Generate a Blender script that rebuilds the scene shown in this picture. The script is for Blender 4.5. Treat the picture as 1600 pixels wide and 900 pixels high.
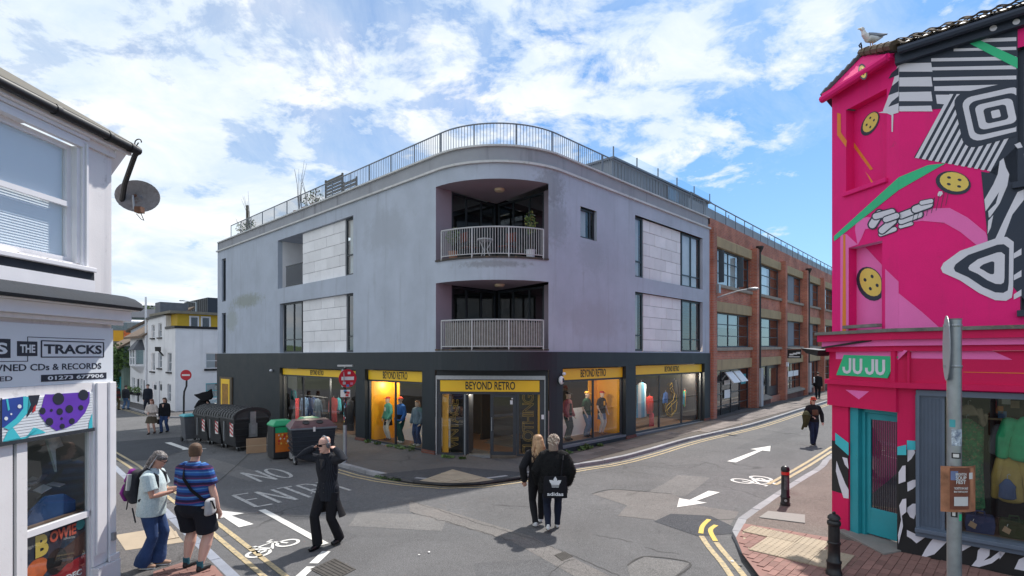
import bpy, bmesh, math, random
from math import sin, cos, pi, radians, sqrt, atan2
from mathutils import Vector, Matrix, geometry
random.seed(7)
SC = bpy.context.scene
COL = SC.collection
for o in list(bpy.data.objects): bpy.data.objects.remove(o)
# ---------------------------------------------------------------- camera
K, H0, CZ = 860.0, 556.0, 3.0            # focal length (px of 1600), horizon row, eye height
cam = bpy.data.cameras.new('camera'); cam_o = bpy.data.objects.new('camera', cam); COL.objects.link(cam_o)
cam_o.location = (0, 0, CZ); cam_o.rotation_euler = (pi/2, 0, 0)
cam.sensor_width = 36; cam.lens = 36*K/1600; cam.shift_y = (H0-450)/1600
cam.clip_start = .1; cam.clip_end = 4000
SC.camera = cam_o
SC.render.resolution_x = 1024; SC.render.resolution_y = 576
# ---------------------------------------------------------------- light
SUN_EL = radians(54); SUN_AZ = (.55, .83)          # towards the sun, on the ground plane
sun = bpy.data.lights.new('sun', 'SUN'); sun.energy = 2.15; sun.angle = radians(1.2); sun.color = (1, .95, .88)
sun_o = bpy.data.objects.new('sun', sun); COL.objects.link(sun_o)
_l = math.hypot(*SUN_AZ)
_sd = Vector((SUN_AZ[0]/_l*cos(SUN_EL), SUN_AZ[1]/_l*cos(SUN_EL), sin(SUN_EL)))
sun_o.rotation_euler = _sd.to_track_quat('Z', 'Y').to_euler(); sun_o.location = (20, 10, 40)
SC.view_settings.view_transform = 'Standard'; SC.view_settings.look = 'None'
SC.view_settings.exposure = 1.42; SC.view_settings.gamma = 1; SC.view_settings.use_curve_mapping = False
SC.render.engine = 'CYCLES'
def nodes_of(idb):
 idb.use_nodes = True; nt = idb.node_tree; nt.nodes.clear(); return nt
def N(nt, typ, **kw):
 n = nt.nodes.new(typ)
 for k, v in kw.items():
  if k.startswith('i_'):
   n.inputs[k[2:].replace('_', ' ')].default_value = v
  else: setattr(n, k, v)
 return n
def L(nt, a, b): nt.links.new(a, b)
def ramp(nt, fac, stops, interp='LINEAR'):
 r = N(nt, 'ShaderNodeValToRGB'); cr = r.color_ramp; cr.interpolation = interp
 while len(cr.elements) < len(stops): cr.elements.new(.5)
 for e, (p, c) in zip(cr.elements, stops):
  e.position = p; e.color = (c, c, c, 1) if isinstance(c, (int, float)) else (*c[:3], 1)
 L(nt, fac, r.inputs[0]); return r.outputs[0]
def math_n(nt, op, a, b=None, clamp=False):
 n = N(nt, 'ShaderNodeMath', operation=op, use_clamp=clamp)
 for i, x in enumerate((a, b)):
  if x is None: continue
  if isinstance(x, (int, float)): n.inputs[i].default_value = x
  else: L(nt, x, n.inputs[i])
 return n.outputs[0]
def mixc(nt, fac, a, b, typ='MIX'):
 n = N(nt, 'ShaderNodeMix', data_type='RGBA', blend_type=typ)
 for idx, x in ((0, fac), (6, a), (7, b)):
  if isinstance(x, (int, float)): n.inputs[idx].default_value = x
  elif isinstance(x, tuple): n.inputs[idx].default_value = (*x[:3], 1)
  else: L(nt, x, n.inputs[idx])
 return n.outputs[2]
# ---------------------------------------------------------------- sky: Nishita with procedural cloud
world = bpy.data.worlds.new('World'); SC.world = world
def make_world():
 nt = nodes_of(world)
 sky = N(nt, 'ShaderNodeTexSky', sky_type='NISHITA', sun_disc=False, sun_elevation=SUN_EL,
   sun_rotation=atan2(SUN_AZ[0], SUN_AZ[1]), altitude=20, air_density=1.0, dust_density=.6, ozone_density=1.6)
 tc = N(nt, 'ShaderNodeTexCoord'); sep = N(nt, 'ShaderNodeSeparateXYZ'); L(nt, tc.outputs['Generated'], sep.inputs[0])
 zc = math_n(nt, 'ADD', math_n(nt, 'MAXIMUM', sep.outputs[2], 0.0), .18)
 px = math_n(nt, 'DIVIDE', sep.outputs[0], zc); py = math_n(nt, 'DIVIDE', sep.outputs[1], zc)
 cb = N(nt, 'ShaderNodeCombineXYZ'); L(nt, px, cb.inputs[0]); L(nt, py, cb.inputs[1])
 def noise(scale, det, rough, off, dist=0, stretch=(1, 1, 1), rot=0):
  mp = N(nt, 'ShaderNodeMapping'); mp.inputs['Location'].default_value = off; mp.inputs['Scale'].default_value = stretch
  mp.inputs['Rotation'].default_value = (0, 0, rot)
  L(nt, cb.outputs[0], mp.inputs[0])
  n = N(nt, 'ShaderNodeTexNoise'); n.inputs['Scale'].default_value = scale; n.inputs['Detail'].default_value = det
  n.inputs['Roughness'].default_value = rough; n.inputs['Distortion'].default_value = dist
  L(nt, mp.outputs[0], n.inputs[0]); return n.outputs[0]
 big = noise(.75, 3, .5, SKY_OFF, .4)
 puff = noise(4.2, 10, .64, (2.3, 7.7, 0), .25)
 veil = noise(1.3, 9, .68, (4.1, .3, 0), 1.1, (1, .38, 1), .75)
 # cloud bank west (left), clear north-east; unseen cloud behind added to brighten the fronts
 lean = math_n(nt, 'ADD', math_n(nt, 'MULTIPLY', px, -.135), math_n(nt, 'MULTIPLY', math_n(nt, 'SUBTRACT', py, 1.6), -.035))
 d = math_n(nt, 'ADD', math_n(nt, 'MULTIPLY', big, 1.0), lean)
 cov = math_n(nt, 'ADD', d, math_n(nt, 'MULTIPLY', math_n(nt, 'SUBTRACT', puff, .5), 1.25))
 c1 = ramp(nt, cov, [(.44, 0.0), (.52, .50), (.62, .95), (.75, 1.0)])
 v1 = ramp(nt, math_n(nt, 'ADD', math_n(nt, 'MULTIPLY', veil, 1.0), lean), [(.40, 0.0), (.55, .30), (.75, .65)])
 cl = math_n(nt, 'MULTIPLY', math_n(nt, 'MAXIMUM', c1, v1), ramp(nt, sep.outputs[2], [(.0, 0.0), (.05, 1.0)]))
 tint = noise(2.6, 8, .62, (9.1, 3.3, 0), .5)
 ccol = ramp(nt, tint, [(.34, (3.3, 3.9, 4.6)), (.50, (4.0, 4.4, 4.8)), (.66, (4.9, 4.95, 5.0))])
 hz = ramp(nt, sep.outputs[2], [(0.0, .55), (.12, .30), (.4, .04)])
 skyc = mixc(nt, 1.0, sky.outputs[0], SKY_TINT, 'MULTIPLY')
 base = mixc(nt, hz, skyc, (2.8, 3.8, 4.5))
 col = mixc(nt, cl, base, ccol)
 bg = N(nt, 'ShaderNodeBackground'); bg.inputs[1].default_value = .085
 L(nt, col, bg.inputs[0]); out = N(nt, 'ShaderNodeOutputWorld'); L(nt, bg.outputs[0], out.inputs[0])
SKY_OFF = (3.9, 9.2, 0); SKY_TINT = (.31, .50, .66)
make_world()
# ---------------------------------------------------------------- helpers
def ss(a, b, x):
 t = min(1, max(0, (x-a)/(b-a))); return t*t*(3-2*t)
def interp(xs, ys, x):
 if x <= xs[0]: return ys[0]
 for i in range(len(xs)-1):
  if x <= xs[i+1]: return ys[i]+(ys[i+1]-ys[i])*(x-xs[i])/(xs[i+1]-xs[i])
 return ys[-1]
A46 = radians(46.3)
VX = Vector((cos(A46), sin(A46))); UX = Vector((-sin(A46), cos(A46)))   # street directions right / left
CC = Vector((-.335, 14.757))                                            # where the two street fronts would meet
def hz(x, y):                                                           # height of the carriageway
 r = Vector((x, y))-CC; du = r.dot(UX); dv = r.dot(VX)
 h = -.08*ss(10, 14, y)
 h += interp([2, 13, 19, 40, 90], [0, .18, .29, .48, .8], dv)*ss(-12, -4, -du)
 h += interp([4, 8, 17, 24, 60], [0, -.03, -.40, -.45, -.6], du)
 return h
def gp(px, py, dz=0.0):                                                 # ground point seen at a pixel of the survey photo
 Y = (CZ-dz)*K/(py-H0)
 for _ in range(12):
  X = (px-800)/K*Y; z = hz(X, Y)+dz
  Y = .5*Y+.5*(CZ-z)*K/(py-H0)
 return Vector(((px-800)/K*Y, Y))
def newobj(name, me, parent=None):
 o = bpy.data.objects.new(name, me); COL.objects.link(o)
 if parent is not None: o.parent = parent
 return o
def tag(o, label=None, cat=None, group=None, kind=None):
 if label: o['label'] = label
 if cat: o['category'] = cat
 if group: o['group'] = group
 if kind: o['kind'] = kind
 return o
def thing(name, label, cat, loc=(0, 0, 0), rz=0, group=None):
 o = bpy.data.objects.new(name, None); COL.objects.link(o); o.empty_display_size = .2
 o.location = loc; o.rotation_euler = (0, 0, rz); return tag(o, label, cat, group)
def copy_tree(o, parent=None):
 c = o.copy(); COL.objects.link(c)
 if parent is not None: c.parent = parent
 for ch in list(o.children): copy_tree(ch, c)
 return c
class MB:
 def __init__(s): s.v = []; s.f = []; s.m = []; s.mats = []
 def mi(s, m):
  if m not in s.mats: s.mats.append(m)
  return s.mats.index(m)
 def add(s, vs, fs, m):
  b = len(s.v); s.v += [tuple(v) for v in vs]; k = s.mi(m)
  for f in fs: s.f.append([i+b for i in f]); s.m.append(k)
  return s
 def poly(s, pts, m): return s.add(pts, [list(range(len(pts)))], m)
 def hexa(s, c, m):                    # 8 corners: bottom 4 ccw, top 4 ccw
  return s.add(c, [(0, 3, 2, 1), (4, 5, 6, 7), (0, 1, 5, 4), (1, 2, 6, 5), (2, 3, 7, 6), (3, 0, 4, 7)], m)
 def box(s, x0, x1, y0, y1, z0, z1, m, T=None):
  c = [(x0, y0, z0), (x1, y0, z0), (x1, y1, z0), (x0, y1, z0), (x0, y0, z1), (x1, y0, z1), (x1, y1, z1), (x0, y1, z1)]
  if T is not None: c = [T @ Vector(p) for p in c]
  return s.hexa(c, m)
 def prism(s, pts, vec, m):
  n = len(pts); vec = Vector(vec); a = [Vector(p) for p in pts]; b = [p+vec for p in a]
  return s.add(a+b, [list(range(n))[::-1], list(range(n, 2*n))]+[(i, (i+1) % n, n+(i+1) % n, n+i) for i in range(n)], m)
 def loft(s, rings, m, cap=True):
  n = len(rings[0]); b = []
  for r in rings: b += [tuple(p) for p in r]
  fs = []
  for k in range(len(rings)-1):
   for i in range(n if n > 2 else 1): fs.append((k*n+i, k*n+(i+1) % n, (k+1)*n+(i+1) % n, (k+1)*n+i))
  if cap and n > 2: fs += [list(range(n))[::-1], [(len(rings)-1)*n+i for i in range(n)]]
  return s.add(b, fs, m)
 def tube(s, pts, r, m, n=8, cap=True):
  pts = [Vector(p) for p in pts]; rs = r if isinstance(r, (list, tuple)) else [r]*len(pts)
  up = None; rings = []
  for i, p in enumerate(pts):
   t = (pts[min(i+1, len(pts)-1)]-pts[max(i-1, 0)]).normalized()
   if up is None: up = Vector((0, 0, 1)) if abs(t.z) < .9 else Vector((1, 0, 0))
   a = (up-t*up.dot(t)).normalized(); b = t.cross(a); up = a
   rings.append([p+(a*cos(2*pi*k/n)+b*sin(2*pi*k/n))*rs[i] for k in range(n)])
  return s.loft(rings, m, cap)
 def lathe(s, prof, m, n=16, o=(0, 0, 0), cap=True):
  o = Vector(o)
  return s.loft([[o+Vector((r*cos(2*pi*k/n), r*sin(2*pi*k/n), z)) for k in range(n)] for r, z in prof], m, cap)
 def ell(s, c, r, m, n=12, k=8, T=None):
  c = Vector(c); rings = []
  for j in range(k+1):
   a = -pi/2+pi*j/k; q = max(cos(a), .02)
   ring = [Vector((r[0]*q*cos(2*pi*i/n), r[1]*q*sin(2*pi*i/n), r[2]*sin(a))) for i in range(n)]
   rings.append([(T @ p if T is not None else p)+c for p in ring])
  return s.loft(rings, m)
 def build(s, name, parent=None, smooth=False, kind=None, bevel=0, label=None, loc=None, rot=None):
  me = bpy.data.meshes.new(name); me.from_pydata(s.v, [], s.f)
  for m in s.mats: me.materials.append(m)
  if s.m: me.polygons.foreach_set('material_index', s.m)
  if bevel:
   bm = bmesh.new(); bm.from_mesh(me)
   bmesh.ops.remove_doubles(bm, verts=bm.verts, dist=1e-5)
   es = [e for e in bm.edges if len(e.link_faces) == 2 and e.calc_face_angle(0) > .5]
   bmesh.ops.bevel(bm, geom=es, offset=bevel, segments=2, profile=.5, affect='EDGES', clamp_overlap=True)
   bm.to_mesh(me); bm.free()
  if smooth:
   me.polygons.foreach_set('use_smooth', [True]*len(me.polygons))
   me.set_sharp_from_angle(angle=radians(42))
  me.update()
  o = newobj(name, me, parent)
  if kind: o['kind'] = kind
  if label: o['label'] = label
  if loc is not None: o.location = loc
  if rot is not None: o.rotation_euler = rot
  return o
def share(o, name, parent, loc, rot=(0, 0, 0), scale=None, mat=None):
 c = newobj(name, o.data, parent); c.location = loc; c.rotation_euler = rot
 if scale: c.scale = scale
 return c
# ---------------------------------------------------------------- materials
def M(name, col, rough=.7, var=.15, sc=3.0, bump=.0, bsc=60, metal=0, spec=.5, stain=None, rnd=0, coat=0, fine=.0, streak=None):
 m = bpy.data.materials.new(name); nt = nodes_of(m)
 tc = N(nt, 'ShaderNodeTexCoord'); b = N(nt, 'ShaderNodeBsdfPrincipled'); out = N(nt, 'ShaderNodeOutputMaterial')
 L(nt, b.outputs[0], out.inputs[0])
 c = tuple(col)
 n1 = N(nt, 'ShaderNodeTexNoise'); n1.inputs['Scale'].default_value = sc; n1.inputs['Detail'].default_value = 6; n1.inputs['Roughness'].default_value = .62
 L(nt, tc.outputs['Object'], n1.inputs[0])
 k = ramp(nt, n1.outputs[0], [(.28, 1-var), (.72, 1+var)])
 cc = mixc(nt, 1.0, k, c, 'MULTIPLY')
 if fine:
  n3 = N(nt, 'ShaderNodeTexNoise'); n3.inputs['Scale'].default_value = 140; n3.inputs['Detail'].default_value = 2
  L(nt, tc.outputs['Object'], n3.inputs[0])
  cc = mixc(nt, 1.0, ramp(nt, n3.outputs[0], [(.3, 1-fine), (.7, 1+fine)]), cc, 'MULTIPLY')
 if stain:
  scol, amt, ssc = stain
  n2 = N(nt, 'ShaderNodeTexNoise'); n2.inputs['Scale'].default_value = ssc; n2.inputs['Detail'].default_value = 9; n2.inputs['Roughness'].default_value = .7
  L(nt, tc.outputs['Object'], n2.inputs[0])
  cc = mixc(nt, ramp(nt, n2.outputs[0], [(.70-amt*.3, 0.0), (.80-amt*.2, .8)]), cc, tuple(scol))
 if streak:
  scol, amt, hs = streak
  mp = N(nt, 'ShaderNodeMapping'); mp.inputs['Scale'].default_value = (hs, hs, hs*.06); L(nt, tc.outputs['Object'], mp.inputs[0])
  n4 = N(nt, 'ShaderNodeTexNoise'); n4.inputs['Scale'].default_value = 1; n4.inputs['Detail'].default_value = 7; n4.inputs['Roughness'].default_value = .65
  L(nt, mp.outputs[0], n4.inputs[0])
  cc = mixc(nt, ramp(nt, n4.outputs[0], [(.55, 0.0), (.75, amt)]), cc, tuple(scol))
 if rnd:
  oi = N(nt, 'ShaderNodeObjectInfo')
  cc = mixc(nt, 1.0, ramp(nt, oi.outputs['Random'], [(0, 1-rnd), (1, 1+rnd)]), cc, 'MULTIPLY')
 L(nt, cc, b.inputs['Base Color'])
 b.inputs['Metallic'].default_value = metal; b.inputs['Specular IOR Level'].default_value = spec
 L(nt, ramp(nt, n1.outputs[0], [(.2, max(0.03, rough-.1)), (.8, min(1, rough+.1))]), b.inputs['Roughness'])
 if coat: b.inputs['Coat Weight'].default_value = coat
 if bump:
  nb = N(nt, 'ShaderNodeTexNoise'); nb.inputs['Scale'].default_value = bsc; nb.inputs['Detail'].default_value = 5
  L(nt, tc.outputs['Object'], nb.inputs[0])
  bp = N(nt, 'ShaderNodeBump'); bp.inputs['Strength'].default_value = bump; bp.inputs['Distance'].default_value = .02
  L(nt, nb.outputs[0], bp.inputs['Height']); L(nt, bp.outputs[0], b.inputs['Normal'])
 m.diffuse_color = (*c, 1); return m
def glass(name, tint=(.8, .86, .86), refl=1.0, ior=1.5, wav=.0):
 m = bpy.data.materials.new(name); nt = nodes_of(m)
 r0 = ((ior-1)/(ior+1))**2
 lw = N(nt, 'ShaderNodeLayerWeight'); lw.inputs[0].default_value = .5
 fac = math_n(nt, 'ADD', math_n(nt, 'MULTIPLY', math_n(nt, 'POWER', lw.outputs[1], 4.0), 1-r0), r0*1.8, True)
 tr = N(nt, 'ShaderNodeBsdfTransparent'); tr.inputs[0].default_value = (*tint, 1)
 gl = N(nt, 'ShaderNodeBsdfGlossy'); gl.inputs['Roughness'].default_value = .01
 gl.inputs[0].default_value = (refl, refl, refl, 1)
 mx = N(nt, 'ShaderNodeMixShader'); L(nt, fac, mx.inputs[0]); L(nt, tr.outputs[0], mx.inputs[1]); L(nt, gl.outputs[0], mx.inputs[2])
 out = N(nt, 'ShaderNodeOutputMaterial'); L(nt, mx.outputs[0], out.inputs[0])
 if wav:
  tc = N(nt, 'ShaderNodeTexCoord'); nb = N(nt, 'ShaderNodeTexNoise'); nb.inputs['Scale'].default_value = 1.3
  L(nt, tc.outputs['Object'], nb.inputs[0]); bp = N(nt, 'ShaderNodeBump'); bp.inputs['Strength'].default_value = wav; bp.inputs['Distance'].default_value = .05
  L(nt, nb.outputs[0], bp.inputs['Height']); L(nt, bp.outputs[0], gl.inputs['Normal'])
 return m
def emit(name, col, s):
 m = bpy.data.materials.new(name); nt = nodes_of(m); e = N(nt, 'ShaderNodeEmission'); e.inputs[0].default_value = (*col, 1); e.inputs[1].default_value = s
 out = N(nt, 'ShaderNodeOutputMaterial'); L(nt, e.outputs[0], out.inputs[0]); return m
WHITE = M('white_paint', (.72, .72, .76), .55, .06, 2, .06, 90, stain=((.5, .5, .5), .25, 5))
WHITE2 = M('white_render', (.80, .785, .80), .8, .07, 1.2, .15, 70, streak=((.5, .5, .5), .5, 3))
WGLOSS = M('white_gloss', (.78, .77, .79), .35, .05, 3, .02, 40)
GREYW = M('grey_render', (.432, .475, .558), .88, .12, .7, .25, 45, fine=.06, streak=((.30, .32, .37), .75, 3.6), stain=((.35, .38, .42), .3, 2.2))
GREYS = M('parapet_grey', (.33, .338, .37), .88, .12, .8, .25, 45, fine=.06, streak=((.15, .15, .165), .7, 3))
COPING = M('coping_white', (.58, .58, .58), .7, .14, 2.5, .15, 60, stain=((.30, .29, .22), .42, 6))
SOFFIT = M('balcony_pink_grey', (.30, .25, .30), .85, .08, 1, .15, 50)
BAND = M('shopfront_charcoal', (.013, .020, .026), .55, .2, 1.5, .1, 40, streak=((.035, .04, .05), .4, 4))
BANDF = M('charcoal_frame', (.035, .042, .052), .45, .12, 3)
DARKF = M('window_frame_dark', (.022, .030, .040), .4, .1, 4)
BLACK = M('black', (.012, .012, .014), .5, .1, 4)
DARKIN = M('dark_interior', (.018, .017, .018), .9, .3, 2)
STONE = M('stone_cladding', (.80, .79, .81), .75, .07, 2, .1, 70, rnd=.09, stain=((.58, .57, .58), .3, 4))
STEEL = M('galvanised_steel', (.36, .38, .40), .42, .14, 14, .03, 60, metal=.75)
STEELD = M('railing_grey', (.16, .18, .21), .45, .1, 6, metal=.2)
RAILW = M('railing_off_white', (.50, .50, .51), .45, .1, 9, stain=((.30, .14, .07), .32, 14))
YELLOW = M('sign_yellow', (.93, .57, .02), .45, .04, 2)
ORANGE = M('display_orange', (.85, .40, .015), .5, .06, 2)
REDBRICK = None
WOODFL = M('shop_floor', (.16, .10, .07), .5, .2, 4)
GLASS = glass('clear_glass', (.86, .89, .88))
GLASSD = glass('dark_glass', (.42, .50, .53), 1.0, 1.7, .02)
GLASSB = glass('balustrade_glass', (.80, .90, .97), 1.0, 1.3)
CURTAIN = M('curtain', (.62, .66, .70), .9, .1, 2)
RED = M('red', (.52, .03, .03), .5, .1, 4)
TEAL = M('teal_paint', (.02, .30, .36), .45, .08, 3)
SKIN = M('skin', (.56, .30, .22), .5, .06, 8, spec=.4)
SKIN2 = M('skin_pale', (.62, .37, .29), .5, .06, 8, spec=.4)
FOL1 = M('leaf_green', (.07, .13, .03), .6, .35, 3)
FOL2 = M('leaf_mid', (.10, .17, .04), .6, .3, 3)
FOL3 = M('leaf_dark', (.035, .07, .02), .6, .3, 3)
TERRA = M('terracotta', (.36, .17, .10), .8, .15, 5)
CARD = M('cardboard', (.36, .23, .14), .8, .12, 3)
def brick_mat(name, c1, c2, mort, bw=.215, bh=.075, ax='xz'):
 m = bpy.data.materials.new(name); nt = nodes_of(m)
 tc = N(nt, 'ShaderNodeTexCoord'); sp = N(nt, 'ShaderNodeSeparateXYZ'); L(nt, tc.outputs['Object'], sp.inputs[0])
 cb = N(nt, 'ShaderNodeCombineXYZ'); L(nt, math_n(nt, 'ADD', sp.outputs[0], sp.outputs[1]), cb.inputs[0]); L(nt, sp.outputs[2], cb.inputs[1])
 br = N(nt, 'ShaderNodeTexBrick'); br.inputs['Scale'].default_value = 1; br.inputs['Mortar Size'].default_value = .008; br.inputs['Mortar Smooth'].default_value = .2
 br.inputs['Brick Width'].default_value = bw; br.inputs['Row Height'].default_value = bh; br.inputs['Bias'].default_value = 0
 br.inputs['Color1'].default_value = (*c1, 1); br.inputs['Color2'].default_value = (*c2, 1); br.inputs['Mortar'].default_value = (*mort, 1)
 L(nt, cb.outputs[0], br.inputs[0])
 n1 = N(nt, 'ShaderNodeTexNoise'); n1.inputs['Scale'].default_value = .9; n1.inputs['Detail'].default_value = 8; L(nt, tc.outputs['Object'], n1.inputs[0])
 cc = mixc(nt, 1.0, ramp(nt, n1.outputs[0], [(.25, .6), (.75, 1.35)]), br.outputs[0], 'MULTIPLY')
 b = N(nt, 'ShaderNodeBsdfPrincipled'); b.inputs['Roughness'].default_value = .85; L(nt, cc, b.inputs['Base Color'])
 bp = N(nt, 'ShaderNodeBump'); bp.inputs['Strength'].default_value = .5; bp.inputs['Distance'].default_value = .01; bp.invert = True
 L(nt, br.outputs[1], bp.inputs['Height']); L(nt, bp.outputs[0], b.inputs['Normal'])
 out = N(nt, 'ShaderNodeOutputMaterial'); L(nt, b.outputs[0], out.inputs[0]); return m
REDBRICK = brick_mat('red_brick', (.50, .17, .10), (.39, .115, .075), (.36, .27, .23))
ORBRICK = brick_mat('orange_brick', (.34, .14, .075), (.28, .11, .06), (.3, .24, .2))
PLINTHB = brick_mat('plinth_brick', (.20, .07, .045), (.14, .045, .035), (.14, .11, .1))
# ---------------------------------------------------------------- lettering
def textbox(s, name, parent, mat, P, s0, s1, z0, z1, n=.004, off=0.0, depth=.003, spacing=1.0):
 """lettering scaled to fill a box on a facade plane"""
 cu = bpy.data.curves.new(name, 'FONT'); cu.body = s; cu.size = 1; cu.offset = off; cu.space_character = spacing; cu.resolution_u = 3; cu.extrude = .5
 t = bpy.data.objects.new('tmp', cu); COL.objects.link(t)
 me = bpy.data.meshes.new_from_object(t.evaluated_get(bpy.context.evaluated_depsgraph_get())); bpy.data.objects.remove(t)
 xs = [v.co.x for v in me.vertices]; ys = [v.co.y for v in me.vertices]; a, b, c, d = min(xs), max(xs), min(ys), max(ys)
 for v in me.vertices:
  v.co = Vector(P(s0+(v.co.x-a)/(b-a)*(s1-s0), n+(v.co.z+.5)*depth, z0+(v.co.y-c)/(d-c)*(z1-z0)))
 me.materials.clear(); me.materials.append(mat); return newobj(name, me, parent)
def stroke(mb, P, pts, w, n, mat, dn=.006):
 """flat brush line on a facade plane through (s,z) points"""
 pts = [Vector(p) for p in pts]; L_, R_ = [], []
 for i, p in enumerate(pts):
  t = (pts[min(i+1, len(pts)-1)]-pts[max(i-1, 0)]).normalized(); q = Vector((-t.y, t.x))*w/2; L_.append(p+q); R_.append(p-q)
 for i in range(len(pts)-1):
  mb.hexa([P(*(R_[i].x, n, R_[i].y)), P(R_[i+1].x, n, R_[i+1].y), P(L_[i+1].x, n, L_[i+1].y), P(L_[i].x, n, L_[i].y), P(R_[i].x, n+dn, R_[i].y), P(R_[i+1].x, n+dn, R_[i+1].y), P(L_[i+1].x, n+dn, L_[i+1].y), P(L_[i].x, n+dn, L_[i].y)], mat)
def text_part(s, name, parent, mat, Pf, size, xs=1.0, align='CENTER', off=0.0, depth=.004, outline=0, rotz=0, spacing=1.0):
 """flat lettering; Pf(a,b,d) maps text plane (a right, b up, d out) to parent coordinates"""
 cu = bpy.data.curves.new(name, 'FONT'); cu.body = s; cu.size = size; cu.align_x = align; cu.align_y = 'CENTER'
 cu.offset = off; cu.space_character = spacing; cu.resolution_u = 3
 if outline:
  cu.fill_mode = 'NONE'; cu.bevel_depth = outline; cu.bevel_resolution = 0
 else:
  cu.extrude = depth/2
 t = bpy.data.objects.new('tmp', cu); COL.objects.link(t)
 dg = bpy.context.evaluated_depsgraph_get(); me = bpy.data.meshes.new_from_object(t.evaluated_get(dg))
 bpy.data.objects.remove(t)
 c, si = cos(rotz), sin(rotz)
 for v in me.vertices:
  x, y = v.co.x*xs, v.co.y
  a, b = x*c-y*si, x*si+y*c
  v.co = Vector(Pf(a, b, v.co.z+depth/2))
 me.materials.clear(); me.materials.append(mat)
 return newobj(name, me, parent)
# ================================================================ GROUND
def asphalt(name, col, var=.16, warm=.0, sc=.5, agg=.42):
 m = bpy.data.materials.new(name); nt = nodes_of(m)
 tc = N(nt, 'ShaderNodeTexCoord'); b = N(nt, 'ShaderNodeBsdfPrincipled'); out = N(nt, 'ShaderNodeOutputMaterial'); L(nt, b.outputs[0], out.inputs[0])
 def nz(s, d, r=.6, dist=0):
  n = N(nt, 'ShaderNodeTexNoise'); n.inputs['Scale'].default_value = s; n.inputs['Detail'].default_value = d; n.inputs['Roughness'].default_value = r
  n.inputs['Distortion'].default_value = dist; L(nt, tc.outputs['Object'], n.inputs[0]); return n.outputs[0]
 a = ramp(nt, nz(sc, 8, .65, .6), [(.3, 1-var), (.7, 1+var)])
 g = ramp(nt, nz(55, 3, .7), [(.36, 1-agg), (.5, 1.0), (.66, 1+agg)])
 cc = mixc(nt, 1.0, a, tuple(col), 'MULTIPLY'); cc = mixc(nt, 1.0, ramp(nt, nz(11, 6, .75), [(.3, .84), (.7, 1.16)]), cc, 'MULTIPLY'); cc = mixc(nt, 1.0, g, cc, 'MULTIPLY')
 st = ramp(nt, nz(.9, 9, .75, 1.2), [(.56, 0.0), (.72, .55)])
 cc = mixc(nt, st, cc, (col[0]*1.32, col[1]*1.25, col[2]*1.18))
 dk = ramp(nt, nz(1.7, 9, .7, .5), [(.60, 0.0), (.75, .5)])
 cc = mixc(nt, dk, cc, (col[0]*.6, col[1]*.6, col[2]*.62))
 vor = N(nt, 'ShaderNodeTexVoronoi', feature='DISTANCE_TO_EDGE'); vor.inputs['Scale'].default_value = .55
 mp = N(nt, 'ShaderNodeMixRGB'); mp.inputs[0].default_value = .35; L(nt, tc.outputs['Object'], mp.inputs[1])
 nn = N(nt, 'ShaderNodeTexNoise'); nn.inputs['Scale'].default_value = 1.6; nn.inputs['Detail'].default_value = 8; L(nt, tc.outputs['Object'], nn.inputs[0])
 L(nt, nn.outputs[1], mp.inputs[2]); L(nt, mp.outputs[0], vor.inputs[0])
 crk = ramp(nt, vor.outputs[0], [(.0, .75), (.006, .35), (.014, 0.0)])
 crk = math_n(nt, 'MULTIPLY', crk, ramp(nt, nz(.35, 3), [(.5, 0.0), (.6, 1.0)]))
 cc = mixc(nt, crk, cc, (col[0]*.3, col[1]*.3, col[2]*.3))
 sp = ramp(nt, nz(190, 1), [(.69, 0.0), (.74, .8)]); cc = mixc(nt, sp, cc, (.42, .41, .40))
 L(nt, cc, b.inputs['Base Color']); b.inputs['Roughness'].default_value = .85; b.inputs['Specular IOR Level'].default_value = .3
 bp = N(nt, 'ShaderNodeBump'); bp.inputs['Strength'].default_value = .55; bp.inputs['Distance'].default_value = .012
 L(nt, nz(70, 4, .7), bp.inputs['Height']); L(nt, bp.outputs[0], b.inputs['Normal'])
 return m
ASPH = asphalt('road_asphalt', (.112, .111, .114))
ASPHD = asphalt('dark_asphalt_patch', (.050, .053, .062), agg=.5)
ASPHL = asphalt('pale_asphalt_patch', (.150, .145, .142))
ASPHK = asphalt('grey_asphalt_patch', (.096, .096, .100), agg=.4)
ASPHDUST = asphalt('dusty_asphalt', (.152, .142, .136))
ASPHP = asphalt('pavement_asphalt', (.098, .092, .092))
ASPHR = asphalt('pavement_brown_asphalt', (.150, .122, .108))
KERBM = M('kerb_granite', (.27, .27, .285), .8, .16, 3, .25, 80, rnd=.14, fine=.15)
KERBB = M('kerb_blue_grey', (.23, .25, .30), .8, .14, 3, .25, 80, rnd=.1, fine=.15)
LINEW = M('road_paint_white', (.66, .65, .62), .7, .08, 3, .2, 70, stain=((.2, .2, .2), .42, 26))
LINEWW = M('road_paint_worn', (.50, .49, .47), .75, .1, 3, .2, 70, stain=((.14, .14, .14), .85, 18))
LINEY = M('road_paint_yellow_worn', (.46, .36, .20), .75, .12, 3, .2, 70, stain=((.14, .135, .13), .75, 16))
LINEYF = M('road_paint_yellow_fresh', (.60, .42, .07), .7, .08, 3, .2, 70, stain=((.2, .17, .1), .3, 26))
SLABM = M('paving_slab', (.165, .140, .130), .85, .14, 2, .2, 60, rnd=.24, fine=.12)
SLABG = M('grey_stone_slab', (.25, .235, .22), .85, .1, 3, .2, 60, rnd=.1, fine=.1)
PAVER = M('red_paver', (.235, .125, .105), .85, .14, 4, .2, 60, rnd=.26, fine=.12)
BUFF = M('buff_tactile', (.36, .29, .21), .85, .1, 4, .2, 60, rnd=.1, fine=.1)
JOINT = M('joint_sand', (.085, .072, .062), .95, .2, 6)
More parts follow.
